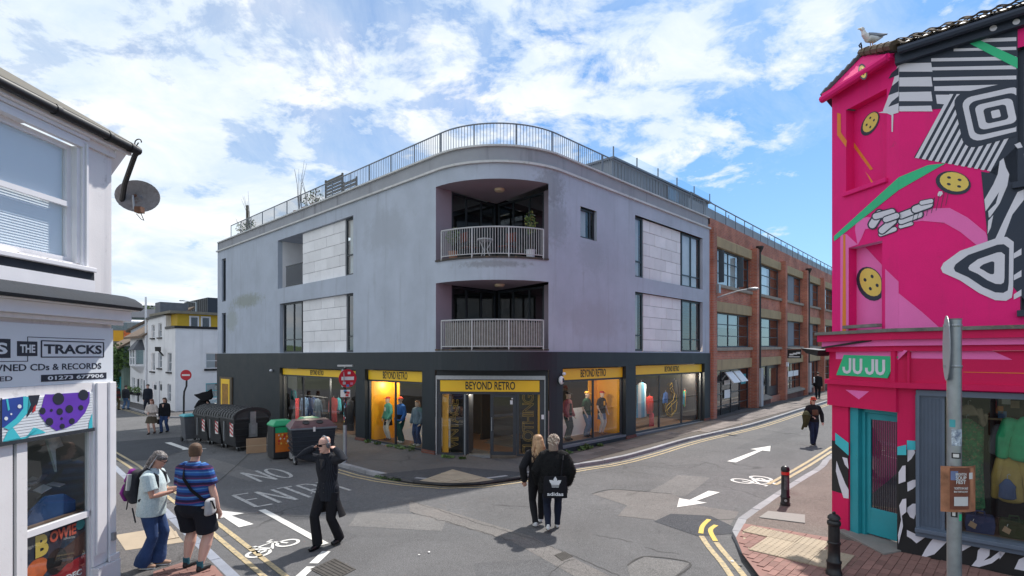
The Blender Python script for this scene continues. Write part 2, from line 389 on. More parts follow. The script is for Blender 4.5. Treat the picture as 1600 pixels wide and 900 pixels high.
GRATE = M('cast_iron', (.075, .068, .062), .6, .25, 9, .2, 50, metal=.3)
EARTH = M('far_ground', (.11, .12, .08), .95, .3, .05)
def inside(p, poly):
 x, y = p[0], p[1]; c = False; n = len(poly)
 for i in range(n):
  a = poly[i]; b = poly[(i+1) % n]
  if (a[1] > y) != (b[1] > y) and x < (b[0]-a[0])*(y-a[1])/(b[1]-a[1])+a[0]: c = not c
 return c
def sheet(name, poly, mat, dz=0.0, step=.4, parent=None, kind=None, thick=0):
 pts = [Vector((p[0], p[1])) for p in poly]; dense = []
 for i, a in enumerate(pts):
  b = pts[(i+1) % len(pts)]; k = max(1, int((b-a).length/step))
  dense += [a.lerp(b, j/k) for j in range(k)]
 n = len(dense); edges = [(i, (i+1) % n) for i in range(n)]
 x0 = min(p.x for p in dense); x1 = max(p.x for p in dense); y0 = min(p.y for p in dense); y1 = max(p.y for p in dense)
 inner = []
 y = y0+step*.5
 while y < y1:
  x = x0+step*.5
  while x < x1:
   if inside((x, y), dense): inner.append(Vector((x, y)))
   x += step
  y += step
 r = geometry.delaunay_2d_cdt(dense+inner, edges, [], 1, 1e-4)
 me = bpy.data.meshes.new(name)
 me.from_pydata([(v.x, v.y, hz(v.x, v.y)+dz) for v in r[0]], [], [list(f) for f in r[2]])
 bm = bmesh.new(); bm.from_mesh(me); bmesh.ops.recalc_face_normals(bm, faces=bm.faces)
 if sum(f.normal.z for f in bm.faces) < 0: bmesh.ops.reverse_faces(bm, faces=bm.faces)
 bm.to_mesh(me); bm.free(); me.materials.append(mat)
 me.polygons.foreach_set('use_smooth', [True]*len(me.polygons))
 o = newobj(name, me, parent)
 if kind: o['kind'] = kind
 return o
def smooth_path(pts, step):
 pts = [Vector(p[:2]) for p in pts]; out = []
 for i in range(len(pts)-1):
  p0 = pts[max(i-1, 0)]; p1 = pts[i]; p2 = pts[i+1]; p3 = pts[min(i+2, len(pts)-1)]
  k = 14
  for j in range(k):
   t = j/k
   out.append(.5*((2*p1)+(p2-p0)*t+(2*p0-5*p1+4*p2-p3)*t*t+(3*p1-p0-3*p2+p3)*t**3))
 out.append(pts[-1])
 res = [out[0]]; acc = 0
 for a, b in zip(out, out[1:]):
  d = (b-a).length
  while acc+d >= step:
   t = (step-acc)/d; a = a.lerp(b, t); res.append(a.copy()); d = (b-a).length; acc = 0
  acc += d
 res.append(out[-1]); return res
def offset(path, d):                       # to the left of travel
 out = []
 for i, p in enumerate(path):
  t = (path[min(i+1, len(path)-1)]-path[max(i-1, 0)]).normalized()
  out.append(p+Vector((-t.y, t.x))*d)
 return out
def ribbon(mb, path, w, mat, dz):
 a = offset(path, w/2); b = offset(path, -w/2)
 for i in range(len(path)-1):
  mb.poly([(q.x, q.y, hz(q.x, q.y)+dz) for q in (b[i], b[i+1], a[i+1], a[i])], mat)
def kerb(parent, path, w, mat, h=.1):
 a = path; b = offset(path, w)
 for i in range(len(path)-1):
  g = .006; c = []
  p0 = a[i].lerp(a[i+1], g); p1 = a[i].lerp(a[i+1], 1-g); q1 = b[i].lerp(b[i+1], 1-g); q0 = b[i].lerp(b[i+1], g)
  j = random.uniform(-.004, .004)
  lo = [(p.x, p.y, hz(p.x, p.y)-.12) for p in (p0, p1, q1, q0)]; hi = [(p.x, p.y, hz(p.x, p.y)+h+j) for p in (p0, p1, q1, q0)]
  MB().hexa(lo+hi, mat).build('kerb_stone', parent, bevel=.012)
big = 46
sheet('road', [(-big, .2), (big, .2), (big, 78), (-big, 78)], ASPH, 0, .5, kind='structure')
mb = MB(); mb.poly([(-1500, -300, -1.2), (1500, -300, -1.2), (1500, 1500, -1.2), (-1500, 1500, -1.2)], EARTH); mb.build('ground', kind='structure')
def pl(*px, dz=0.0): return [gp(x, y, dz) for x, y in px]
# --- pavement round the corner building
kb = pl((533, 730), (560, 738), (600, 747), (641, 753), (675, 757), (707, 758), (741, 757), (775, 753), (819, 746), (892, 732), (957, 722), (1012, 708), (1081, 688), (1176, 666), (1249, 643), (1300, 627))
kb = [kb[0]+UX*14, kb[0]+UX*7]+kb+[kb[-1]+VX*10, kb[-1]+VX*22]
KBP = smooth_path(kb, .85)
far_r = CC+VX*62-UX*(-.5); far_l = CC+UX*17.6+VX*.5
sheet('pavement', offset(KBP, .13)+[CC+VX*62+UX*.6, CC+VX*.6+UX*.6, CC+UX*17.6+VX*.6], ASPHP, .097, .4, kind='structure')
pav_b = bpy.data.objects['pavement']
kerb(pav_b, KBP, .14, KERBM)
# --- pavement by the pink shop
kr = pl((1300, 713.7), (1277.5, 735), (1251.5, 751), (1216.8, 773), (1182, 797), (1156, 815), (1144.6, 828), (1144.6, 842), (1156, 862), (1182, 885.5), (1205, 900))
kr = [kr[0]+VX*26, kr[0]+VX*8]+kr+[kr[-1]+(kr[-1]-kr[-2]).normalized()*1.2, kr[-1]+Vector((2.4, -3.6))]
KRP = smooth_path(kr, .8)
o = sheet('pavement', offset(KRP, .15)+[Vector((9, 1.2)), Vector((16, 4)), Vector((30, 22)), KRP[0]+UX*-3.0], ASPHR, .097, .4, kind='structure'); pav_r = o
kerb(pav_r, KRP, .16, KERBM)
# --- pavement by the record shop
kl = pl((175, 727), (262, 806), (362, 898))
kd = (kl[2]-kl[0]).normalized()
kl = [kl[0]-kd*24, kl[0]-kd*8, kl[0], kl[0]+kd*3.2, kl[0]+kd*6.4, kl[0]+kd*9.6, kl[2]+kd*4]
KLP = smooth_path(kl[::-1], .9)          # travel away from the camera keeps the pavement on the left
o = sheet('pavement', offset(KLP, .14)+[KLP[-1]+Vector((-6, -4)), Vector((-20, 6)), Vector((-14, .6))], ASPHP, .097, .4, kind='structure'); pav_l = o
kerb(pav_l, KLP, .15, KERBB)
# --- pavement by the white houses
kw = pl((186, 634.7), (223, 645)); wd = (kw[1]-kw[0]).normalized()
wl = [kw[0]-wd*30, kw[0]-wd*10, kw[0], kw[1], kw[1]+wd*4]
e = wl[-1]; wl += [e+wd*.9+VX*.35, e+wd*1.3+VX*1.1, e+wd*1.4+VX*8]
KWP = smooth_path(wl[::-1], .9)[::-1]
o = sheet('pavement', offset(KWP, .14)+[KWP[-1]+UX*3, KWP[0]+VX*4], ASPHP, .097, .5, kind='structure'); pav_w = o
kerb(pav_w, KWP, .15, KERBM)
# --- slabs, pavers and tactile paving: each piece its own object
def grid_pieces(name, parent, poly, du, dv, mat, dz, gap=.008, th=.03, stagger=.5, limit=300, mesh=None, ang=None, bev=0):
 ax, ay = (VX, UX) if ang is None else (Vector((cos(ang), sin(ang))), Vector((-sin(ang), cos(ang))))
 o0 = Vector(poly[0]); us = [(Vector(p)-o0).dot(ax) for p in poly]; vs = [(Vector(p)-o0).dot(ay) for p in poly]
 cs = []
 j = math.floor(min(vs)/dv)
 while j*dv < max(vs):
  i = math.floor(min(us)/du)-1
  while i*du < max(us):
   c = o0+ax*((i+.5+(stagger if j % 2 else 0))*du)+ay*((j+.5)*dv)
   if all(inside(c+ax*sx*du*.42+ay*sy*dv*.42, poly) for sx in (-1, 1) for sy in (-1, 1)): cs.append(c)
   i += 1
  j += 1
 cs.sort(key=lambda c: c.length)
 base = None; rest = MB(); rot = atan2(ax.y, ax.x)
 for k, c in enumerate(cs):
  z = hz(c.x, c.y)+dz
  e = .3; gx = (hz(c.x+ax.x*e, c.y+ax.y*e)-hz(c.x-ax.x*e, c.y-ax.y*e))/(2*e); gy = (hz(c.x+ay.x*e, c.y+ay.y*e)-hz(c.x-ay.x*e, c.y-ay.y*e))/(2*e)
  rx = math.atan(gy)+random.uniform(-.006, .006); ry = -math.atan(gx)+random.uniform(-.006, .006)
  zz = z+random.uniform(-.0015, .0015)
  if k < limit:
   if base is None:
    m2 = MB(); m2.box(-du/2+gap/2, du/2-gap/2, -dv/2+gap/2, dv/2-gap/2, -th, 0, mat)
    if mesh: mesh(m2, du, dv, mat)
    base = m2.build(name, parent, loc=(c.x, c.y, zz), rot=(rx, ry, rot), bevel=bev)
   else: share(base, name, parent, (c.x, c.y, zz), (rx, ry, rot))
  else:
   T = Matrix.Translation((c.x, c.y, zz)) @ Matrix.Rotation(rot, 4, 'Z')
   rest.box(-du/2+gap/2, du/2-gap/2, -dv/2+gap/2, dv/2-gap/2, -th, 0, mat, T)
 if rest.v: rest.build(name, parent, kind='stuff')
def blisters(m2, du, dv, mat):
 for i in range(5):
  for j in range(5):
   cx, cy = -du/2+du*(i+.5)/5, -dv/2+dv*(j+.5)/5
   r = .016; ring = [(cx+r*cos(a), cy+r*sin(a), .001) for a in (0, pi/3, 2*pi/3, pi, 4*pi/3, 5*pi/3)]
   top = [(cx+r*.5*cos(a), cy+r*.5*sin(a), .007) for a in (0, pi/3, 2*pi/3, pi, 4*pi/3, 5*pi/3)]
   m2.loft([ring, top], mat)
kin = offset(KBP, .16)
strip = [p for p in kin if 1.6 < (p-CC).dot(VX) < 31]
poly = [strip[0]]+strip+[CC+VX*31-UX*.02, CC+VX*1.6-UX*.02]
sheet('slab_bed', strip+[CC+VX*31-UX*.02, CC+VX*1.6-UX*.02], JOINT, .101, .4, pav_b)
grid_pieces('paving_slab', pav_b, strip+[CC+VX*31-UX*.02, CC+VX*1.6-UX*.02], .60, .42, SLABM, .112, .012)
# corner: dark repair patch and a buff wedge at the dropped kerb
sheet('asphalt_patch', pl((590, 741), (707, 729), (845, 740), (819, 744), (775, 750), (707, 754.5), (641, 750), dz=.1), ASPHD, .101, .3, pav_b)
wedge = pl((655, 751.5), (707, 733.5), (772, 750), (741, 754), (707, 755), (680, 754), dz=.1)
sheet('tactile_bed', wedge, BUFF, .106, .3, pav_b)
grid_pieces('tactile_slab', pav_b, wedge, .3, .3, BUFF, .116, .006, .01, 0, mesh=blisters)
# pink-shop side
pave = pl((1163, 818), (1310, 842), (1400, 855), (1600, 905), (1600, 1050), (1300, 1050), (1190, 905), (1160, 865), (1150, 840), dz=.1)
tact = pl((1160, 832), (1172, 822), (1300, 850), (1345, 872), (1320, 905), (1262, 897), (1182, 872), (1163, 850), dz=.1)
sheet('paver_bed', pave, PAVER, .101, .3, pav_r)
sheet('tactile_bed', tact, BUFF, .106, .3, pav_r)
grid_pieces('paver_brick', pav_r, [p for p in pave], .215, .107, PAVER, .112, .008, .03, .5, 300)
grid_pieces('tactile_slab', pav_r, tact, .40, .40, BUFF, .126, .006, .03, 0, mesh=blisters)
g4 = pl((1186, 809), (1200, 799), (1258, 805), (1258, 818), dz=.1)
MB().prism([(p.x, p.y, hz(p.x, p.y)+.099) for p in g4], (0, 0, .014), SLABG).build('stone_slab', pav_r, bevel=.004)
# record-shop side
tl = pl((180, 836), (266, 822), (287, 847), (196, 860), dz=.1)
sheet('tactile_bed', tl, BUFF, .101, .3, pav_l)
grid_pieces('tactile_slab', pav_l, tl, .40, .40, BUFF, .112, .006, .02, 0, mesh=blisters, ang=atan2((tl[1]-tl[0]).y, (tl[1]-tl[0]).x))
bl = pl((240, 893), (290, 877), (335, 884), (352, 903), (360, 960), (230, 960), dz=.1)
sheet('paver_bed', bl, PAVER, .101, .3, pav_l)
grid_pieces('paver_brick', pav_l, bl, .215, .107, PAVER, .112, .008)
# ---------------------------------------------------------------- road repairs, covers and paint
road = bpy.data.objects['road']
sheet('asphalt_patch', pl((1022, 815), (1048, 803), (1110, 806), (1152, 826), (1150, 834), (1090, 838)), ASPHD, .004, .3, road)
sheet('asphalt_patch', pl((925, 772), (960, 765), (1050, 772), (1090, 790), (1155, 800), (1140, 822), (1098, 838), (1020, 812), (965, 806), (980, 790)), ASPHDUST, .003, .35, road)
sheet('asphalt_patch', pl((980, 884), (1008, 870), (1078, 880), (1050, 905), (985, 905)), ASPHL, .004, .3, road)
sheet('asphalt_patch', pl((640, 783), (668, 790), (830, 838), (1010, 930), (950, 930), (800, 846), (640, 800)), ASPHDUST, .003, .3, road)
for k, q in enumerate((((560, 800), (700, 806), (690, 830), (545, 822)), ((430, 812), (470, 803), (560, 838), (530, 850)), ((1010, 770), (1060, 742), (1110, 746), (1070, 776)), ((740, 880), (860, 872), (880, 905), (745, 905)), ((330, 716), (420, 742), (390, 752), (300, 726)), ((1150, 700), (1230, 668), (1262, 671), (1190, 706)))): sheet('asphalt_patch', pl(*q), (ASPHL, ASPHK)[k % 2], .0025, .3, road)
sheet('asphalt_patch', pl((180, 690), (290, 682), (300, 700), (240, 718), (180, 722)), ASPHD, .003, .4, road)
mb = MB()
def flat(px, mat, dz=.008):
 P = pl(*px); mb.poly([(p.x, p.y, hz(p.x, p.y)+dz) for p in P], mat)
def finish(name):
 global mb
 bm_o = mb.build(name, road); mb = MB()
 # all paint faces the sky
 b = bmesh.new(); b.from_mesh(bm_o.data)
 for f in b.faces:
  if f.normal.z < 0: f.normal_flip()
 b.to_mesh(bm_o.data); b.free(); return bm_o
def arrow(tail, tip, w, hw, hl, name, mat=LINEW):
 a, b = gp(*tail), gp(*tip); d = b-a; l = d.length; d.normalize(); n = Vector((-d.y, d.x)); h = b-d*hl
 q = [a-n*w*1.25, a+n*w*1.25, h+n*w*.7, h-n*w*.7]
 mb.poly([(p.x, p.y, hz(p.x, p.y)+.008) for p in q], mat)
 q = [h-n*hw, b, h+n*hw]; mb.poly([(p.x, p.y, hz(p.x, p.y)+.008) for p in q], mat); finish(name)
arrow((1143, 722), (1204, 697), .10, .30, 1.0, 'painted_arrow')
arrow((1116, 768.5), (1058, 793), .10, .30, .75, 'painted_arrow')
arrow((385, 822), (334, 797), .10, .30, .7, 'painted_arrow')
def bike(c, e, w, name, mat=LINEW, flip=1, hf=1.0):
 a, b = gp(*c), gp(*e); ax = (b-a); s = ax.length; ax.normalize(); ay = Vector((-ax.y, ax.x))*flip*hf
 def W_(x, y): return a+ax*x*s+ay*y*s
 def seg(pts, ww=w): ribbon(mb, [W_(*p) for p in pts], ww, mat, .008)
 for cx in (.2, .8):
  seg([(cx+.19*cos(t*pi/10), .2+.19*sin(t*pi/10)) for t in range(21)])
 seg([(.2, .2), (.36, .52), (.7, .52), (.47, .2), (.2, .2)]); seg([(.36, .52), (.47, .2)]); seg([(.8, .2), (.66, .64), (.78, .66)]); seg([(.33, .6), (.36, .5)]); seg([(.27, .6), (.42, .6)])
 finish(name)
bike((398, 874), (474, 846), .055, 'painted_bicycle', flip=1, hf=.85)
bike((1184, 743), (1136, 750), .07, 'painted_bicycle', flip=1, hf=1.3)
# divider, give-way dashes
def linepx(a, b, w, mat=LINEW): ribbon(mb, smooth_path([gp(*a), gp(*b)], .3), w, mat, .008)
linepx((409, 797), (508, 851), .13); finish('painted_divider')
for a, b in (((510, 862), (490, 881)), ((486, 886), (464, 906))): linepx(a, b, .13); finish('painted_dash')
linepx((262, 691.5), (292, 702), .2); linepx((284, 703), (322, 701), .16); finish('painted_angle_line', )
# NO ENTRY
LET = {'N': [[(0, 0), (0, 1)], [(0, 1), (1, 0)], [(1, 0), (1, 1)]], 'O': [[(.5+.5*sin(t*pi/8), .5+.5*cos(t*pi/8)) for t in range(17)]],
  'E': [[(0, 0), (0, 1)], [(0, 1), (.9, 1)], [(0, .52), (.75, .52)], [(0, 0), (.9, 0)]], 'T': [[(.5, 0), (.5, 1)], [(0, 1), (1, 1)]],
  'R': [[(0, 0), (0, 1)], [(0, 1), (.6, 1), (.9, .86), (.9, .64), (.6, .5), (0, .5)], [(.45, .5), (1, 0)]], 'Y': [[(.5, 0), (.5, .5), (0, 1)], [(.5, .5), (1, 1)]]}
def roadtext(s, org, right, up, w, h, name):
 n = len(s); cw = w/n
 for i, ch in enumerate(s):
  for st in LET[ch]:
   pts = [org+right*((i+.1+x*.74)*cw)+up*(y*h) for x, y in st]
   ribbon(mb, smooth_path(pts, .12) if len(pts) > 6 else pts, .085, LINEWW, .008)
 finish(name)
b0, b1 = gp(397, 793), gp(563, 764); r_ = (b1-b0).normalized()
t0 = gp(361, 775); roadtext('ENTRY', b0, r_, (t0-b0).normalized(), (b1-b0).length*1.0, (t0-b0).length, 'painted_word_entry')
b0, b1 = gp(405, 753.5), gp(468, 744); t0 = gp(374, 739.5)
roadtext('NO', b0, (b1-b0).normalized(), (t0-b0).normalized(), (b1-b0).length, (t0-b0).length, 'painted_word_no')
# double yellow lines
def dy(path, sgn, name, a=.22, b=.40, mat=LINEY, w=.07):
 for d in (a, b): ribbon(mb, offset(path, sgn*d), w, mat, .008)
 finish(name)
dy([p for p in KBP if (p-CC).dot(UX) < 4.2], -1, 'double_yellow_line')
dy([p for p in KLP if p.y > 4], -1, 'double_yellow_line', .30, .52, w=.08)
yl = smooth_path(pl((1300, 698), (1262, 722), (1200, 757)), .5); ribbon(mb, yl, .09, LINEY, .008)
yl = smooth_path(pl((1300, 705), (1265, 727.5), (1211, 758)), .5); ribbon(mb, yl, .09, LINEY, .008); finish('double_yellow_line')
for p in (((1108, 812), (1098, 822), (1095, 834)), ((1119, 821), (1110, 829), (1118, 846))): ribbon(mb, smooth_path(pl(*p), .1), .08, LINEYF, .008)
finish('double_yellow_line')
for p in (((1096, 838), (1108, 856), (1128, 880), (1145, 905)), ((1119, 848), (1130, 862), (1150, 885), (1166, 905))): ribbon(mb, smooth_path(pl(*p), .2), .085, LINEY, .008)
finish('double_yellow_line')
dy([p for p in KWP[:-12]], -1, 'double_yellow_line', .25, .42)
# cracks and tar seams
CRK = M('crack_dark', (.055, .053, .052), .95, .2, 8)
def crack(pxs, w=.010, jit=.03, name='road_crack'):
 pts = smooth_path(pl(*pxs), .09); pts = [p+Vector((random.uniform(-jit, jit), random.uniform(-jit, jit))) for p in pts]; ribbon(mb, pts, w, CRK, .0065); finish(name)
for p in (((640, 783), (740, 815), (830, 842), (920, 880), (1000, 915)), ((640, 800), (720, 822), (800, 846)), ((930, 836), (965, 842), (990, 848)), ((1010, 855), (1030, 862), (1062, 866)), ((905, 742), (1000, 728), (1075, 735)), ((1030, 722), (1070, 732), (1105, 722)), ((1040, 728), (1090, 726)), ((850, 905), (880, 880), (900, 876))): crack(p)
for p in (((980, 884), (1008, 870), (1078, 880), (1050, 905)), ((925, 772), (960, 765), (1050, 772)), ((400, 700), (330, 760), (250, 790)), ((180, 718), (240, 718), (300, 700))): crack(p, .03, .006, 'tar_seam')
# covers
def cover(px4, name):
 P = pl(*px4); mb.prism([(p.x, p.y, hz(p.x, p.y)+.001) for p in P], (0, 0, .008), GRATE)
 c = sum(P, Vector((0, 0)))/4
 for k in range(-3, 4):
  t = (k+3.5)/7; a = P[0].lerp(P[1], t); b = P[3].lerp(P[2], t)
  a, b = a.lerp(b, .06), a.lerp(b, .94)
  mb.tube([(a.x, a.y, hz(a.x, a.y)+.010), (b.x, b.y, hz(b.x, b.y)+.010)], .006, GRATE, 5)
 return tag(mb.build(name, road), None)
mb = MB(); cover(((484, 890), (523, 873), (556, 890), (520, 908)), 'drain_cover'); mb = MB(); cover(((866, 868), (882, 862), (895, 870), (878, 877)), 'drain_cover')
mb = MB()
# ================================================================ CORNER BUILDING
def cells(mb, P, q0, q1, z0, z1, openings, mat, cuts=(), n=0.0, reveal=None, zcuts=()):
 """wall with rectangular openings (a0,a1,b0,b1,depth); P(q,n,z) maps to local space"""
 qs = sorted({round(x, 5) for x in [q0, q1, *cuts, *[o[0] for o in openings], *[o[1] for o in openings]] if q0-1e-6 <= x <= q1+1e-6})
 zs = sorted({round(x, 5) for x in [z0, z1, *zcuts, *[o[2] for o in openings], *[o[3] for o in openings]] if z0-1e-6 <= x <= z1+1e-6})
 for a, b in zip(qs, qs[1:]):
  for c, d in zip(zs, zs[1:]):
   mq, mz = (a+b)/2, (c+d)/2
   if any(o[0] < mq < o[1] and o[2] < mz < o[3] for o in openings): continue
   mb.poly([P(a, n, c), P(b, n, c), P(b, n, d), P(a, n, d)], mat)
 for o in openings:
  d = o[4]; rm = o[5] if len(o) > 5 else (reveal or mat)
  if d <= 0: continue
  oq = [x for x in qs if o[0]-1e-6 <= x <= o[1]+1e-6]; lo, hi = max(o[2], z0), min(o[3], z1)
  for a, b in zip(oq, oq[1:]):
   mb.poly([P(a, n, hi), P(b, n, hi), P(b, n-d, hi), P(a, n-d, hi)], rm); mb.poly([P(a, n-d, lo), P(b, n-d, lo), P(b, n, lo), P(a, n, lo)], rm)
  for a in (o[0], o[1]): mb.poly([P(a, n, lo), P(a, n-d, lo), P(a, n-d, hi), P(a, n, hi)], rm)
def bar(mb, P, q0, q1, n0, n1, z0, z1, mat):
 mb.hexa([P(q0, n1, z0), P(q1, n1, z0), P(q1, n0, z0), P(q0, n0, z0), P(q0, n1, z1), P(q1, n1, z1), P(q1, n0, z1), P(q0, n0, z1)], mat)
def window(parent, P, q0, q1, z0, z1, n, mq=(), mz=(), fw=.05, fm=None, gm=None, name='window', dep=.06, sub=True, skip=()):
 fm = fm or DARKF; gm = gm or GLASSD; f = MB()
 bar(f, P, q0, q0+fw, n-dep, n, z0, z1, fm); bar(f, P, q1-fw, q1, n-dep, n, z0, z1, fm)
 bar(f, P, q0+fw, q1-fw, n-dep, n, z0, z0+fw, fm); bar(f, P, q0+fw, q1-fw, n-dep, n, z1-fw, z1, fm)
 for x in mq: bar(f, P, x-fw*.4, x+fw*.4, n-dep, n-.004, z0+fw, z1-fw, fm)
 xs = [q0+fw]+sorted(mq)+[q1-fw]
 for z in mz:
  for a, b in zip(xs, xs[1:]): bar(f, P, a+fw*.4, b-fw*.4, n-dep, n-.008, z-fw*.35, z+fw*.35, fm)
 fr = f.build(name, parent)
 zs = [z0+fw]+sorted(mz)+[z1-fw]; k = 0
 for a, b in zip(xs, xs[1:]):
  for c, d in zip(zs, zs[1:]):
   k += 1
   if k-1 in skip: continue
   MB().poly([P(a, n-dep*.55, c), P(b, n-dep*.55, c), P(b, n-dep*.55, d), P(a, n-dep*.55, d)], gm).build('pane', fr if sub else parent)
 return fr
R = 2.62; QA = R*pi/4
def GP(q, n, z=0.0):
 if q < -QA: return Vector((-n, R-q-QA, z))
 if q > QA: return Vector((R+q-QA, -n, z))
 th = pi+(q+QA)/R; return Vector((R+(R+n)*cos(th), R+(R+n)*sin(th), z))
RM = Matrix.Rotation(A46, 2)
def g2w(p): w = RM @ Vector((p[0], p[1])); return Vector((w.x+CC.x, w.y+CC.y, p[2] if len(p) > 2 else 0))
def WQ(px, py=None, n=0.0):
 lo, hi = -26, 17.0; t = (px-800)/K
 for _ in range(50):
  m = (lo+hi)/2; w = g2w(GP(m, n))
  if w.x/w.y < t: lo = m
  else: hi = m
 w = g2w(GP(lo, n))
 return lo if py is None else (lo, CZ+(H0-py)/K*w.y)
QL, QR = WQ(340), WQ(1108.5)
ARC = [-QA+2*QA*i/20 for i in range(21)]
cb_ = thing('corner_building', 'grey rendered three storey corner building with a rounded corner and charcoal shopfront', 'building', (CC.x, CC.y, 0), A46)
ZC, ZP, ZB = 8.586, 9.045, 3.115
# --- openings of the upper storeys
def opn(x0, x1, ytop, ybot, at=None, d=.2, mat=None, **k):
 at = at if at is not None else x0
 zt = WQ(at, ytop)[1]; zb = WQ(at, ybot)[1]
 return [WQ(x0), WQ(x1), zb, zt, d]+([mat] if mat else [])
LT = opn(434, 552, 376, 451.5, 434, .22); LL = opn(437, 552, 474.7, 551.5, 437, .22)
RT = opn(992.4, 1098, 335.6, 432, 992.4, .2); RL = opn(992.4, 1098, 455.6, 548.5, 992.4, .2)
SW = opn(907, 932.5, 322, 370.5, 907, .16); N1 = opn(346.5, 353, 404, 471, 350, .12); N2 = opn(346.5, 353, 489, 552, 350, .12)
bt = WQ(769, 279)[1]; bb = WQ(769, 401)[1]; lt_ = WQ(769, 437)[1]; lb_ = WQ(769, 546)[1]
BQ0, BQ1 = WQ(681), WQ(857)
B1 = [BQ0, BQ1, bb, bt, 0]; B2 = [BQ0, BQ1, lb_, lt_, 0]
LL[2] = max(LL[2], ZB+.02); RL[2] = max(RL[2], ZB+.02); B2[2] = max(B2[2], ZB+.05)
mb = MB()
cells(mb, GP, QL, QR, ZB-.02, ZC, [LT, LL, RT, RL, SW, N1, N2, B1, B2], GREYW, ARC)
e0 = GP(QL, 0); mb.poly([(0, e0.y, -1.2), (9, e0.y, -1.2), (9, e0.y, ZP), (0, e0.y, ZP)], GREYW)
e1 = GP(QR, 0); mb.poly([(e1.x, 0, -1.2), (e1.x, 0, ZC), (e1.x, 9, ZC), (e1.x, 9, -1.2)], GREYW)
mb.build('wall', cb_)
mb = MB(); PN = -.05
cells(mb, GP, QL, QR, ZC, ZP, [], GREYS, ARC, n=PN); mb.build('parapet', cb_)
def strip_(mb, q0, q1, n0, n1, z0, z1, mat):
 qs = sorted([q0, q1]+[a for a in ARC if q0 < a < q1])
 rings = [[GP(q, n1, z0), GP(q, n0, z0), GP(q, n0, z1), GP(q, n1, z1)] for q in qs]; mb.loft(rings, mat)
mb = MB(); strip_(mb, QL-.05, QR+.02, -.1, .075, ZC-.03, ZC+.035, COPING); mb.build('coping', cb_)
mb = MB(); strip_(mb, QL-.02, QR, -.42, .02, ZP, ZP+.05, COPING); mb.build('coping', cb_)
mb = MB(); mb.poly([(R, .4, ZP-.25), (e1.x, .4, ZP-.25), (e1.x, 14, ZP-.25), (R, 14, ZP-.25)], GREYS); mb.poly([(.4, R, ZP-.25), (R, R, ZP-.25), (R, e0.y, ZP-.25), (.4, e0.y, ZP-.25)], GREYS)
mb.poly([GP(a, -.4, ZP-.25) for a in ARC]+[(R, R, ZP-.25)], GREYS); mb.build('roof', cb_)
# --- inner rooms behind the upper windows (dark)
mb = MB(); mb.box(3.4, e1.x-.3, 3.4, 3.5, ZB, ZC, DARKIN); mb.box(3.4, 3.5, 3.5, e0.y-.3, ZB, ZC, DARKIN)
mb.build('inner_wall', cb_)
# --- recess fillings
def clad(o, x0, x1, n=-.12):
 q0, q1 = WQ(x0), WQ(x1); z0, z1 = o[2], o[3]; rows = 5; h = (z1-z0)/rows; w = (q1-q0)/3.4
 for r in range(rows):
  xs = [q0]; x = q0+(w if r % 2 else w*.55)
  while x < q1-.08: xs.append(x); x += w
  xs.append(q1)
  for a, b in zip(xs, xs[1:]):
   m2 = MB(); j = random.uniform(-.004, .004); bar(m2, GP, a+.007, b-.007, n-.08, n+j, z0+r*h+.007, z0+(r+1)*h-.007, STONE); m2.build('cladding_panel', cb_, bevel=.006)
 m2 = MB(); bar(m2, GP, q0, q1, n-.1, n-.03, z0+.002, z1-.002, GREYS); m2.build('cladding_backing', cb_)
clad(LT, 468.5, 535); clad(LL, 469, 536.5); clad(RT, 1009.5, 1067.5); clad(RL, 1009.5, 1068)
def winpx(o, x0, x1, fx=(), fz=(), n=-.12, gm=None, curtain=None, **k):
 if curtain: gm = GLASS
 q0, q1 = WQ(x0), WQ(x1); z0, z1 = o[2], o[3]
 w = window(cb_, GP, q0+.004, q1-.004, z0+.004, z1-.004, n, [q0+(q1-q0)*f for f in fx], [z0+(z1-z0)*f for f in fz], .07, gm=gm, **k)
 if curtain:
  m2 = MB(); a, b = curtain; qs = [q0+(q1-q0)*(a+(b-a)*i/24) for i in range(25)]
  m2.loft([[GP(q, n-.12+.02*(-1)**i, z0), GP(q, n-.12+.02*(-1)**i, z1)] for i, q in enumerate(qs)], CURTAIN, cap=False); m2.build('curtain', w)
 return w
winpx(LT, 536, 552, (), (.36,), curtain=(.2, 1)); winpx(LL, 439, 468, (.55,), (.26,)); winpx(LL, 538, 552, (), (.27,))
winpx(RT, 992.5, 1008.5, (), (.27,), curtain=(0, .8)); winpx(RT, 1069, 1098, (.5,), (.22,), curtain=(.1, .9)); winpx(RL, 992.5, 1008.5, (), (.27,), gm=GLASSD, curtain=(0, .7)); winpx(RL, 1069.5, 1098, (.5,), (.24,))
winpx(SW, 907, 932.5, (.72,), (), n=-.1, curtain=(0, .6)); winpx(N1, 346.5, 353, (), (), n=-.08); winpx(N2, 346.5, 353, (), (), n=-.08)
# small open balcony in the left recess
mb = MB(); q0, q1 = WQ(434.2), WQ(468.3)
for z in (LT[2]+.002, LT[3]-.002): mb.poly([GP(q0, -.2, z), GP(q1, -.2, z), GP(q1, -1.6, z), GP(q0, -1.6, z)], GREYW)
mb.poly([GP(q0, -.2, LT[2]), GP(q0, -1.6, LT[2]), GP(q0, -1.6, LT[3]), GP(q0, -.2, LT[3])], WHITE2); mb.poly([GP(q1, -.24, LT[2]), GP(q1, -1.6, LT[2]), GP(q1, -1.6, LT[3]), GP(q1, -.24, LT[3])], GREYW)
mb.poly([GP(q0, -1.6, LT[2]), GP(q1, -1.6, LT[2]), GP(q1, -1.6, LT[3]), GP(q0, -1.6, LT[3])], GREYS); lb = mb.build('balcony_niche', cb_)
mb = MB(); a, b = WQ(442), WQ(467.5)
for z in (LT[2]+.06, LT[2]+.92): bar(mb, GP, a, b, -.16, -.12, z, z+.04, DARKF)
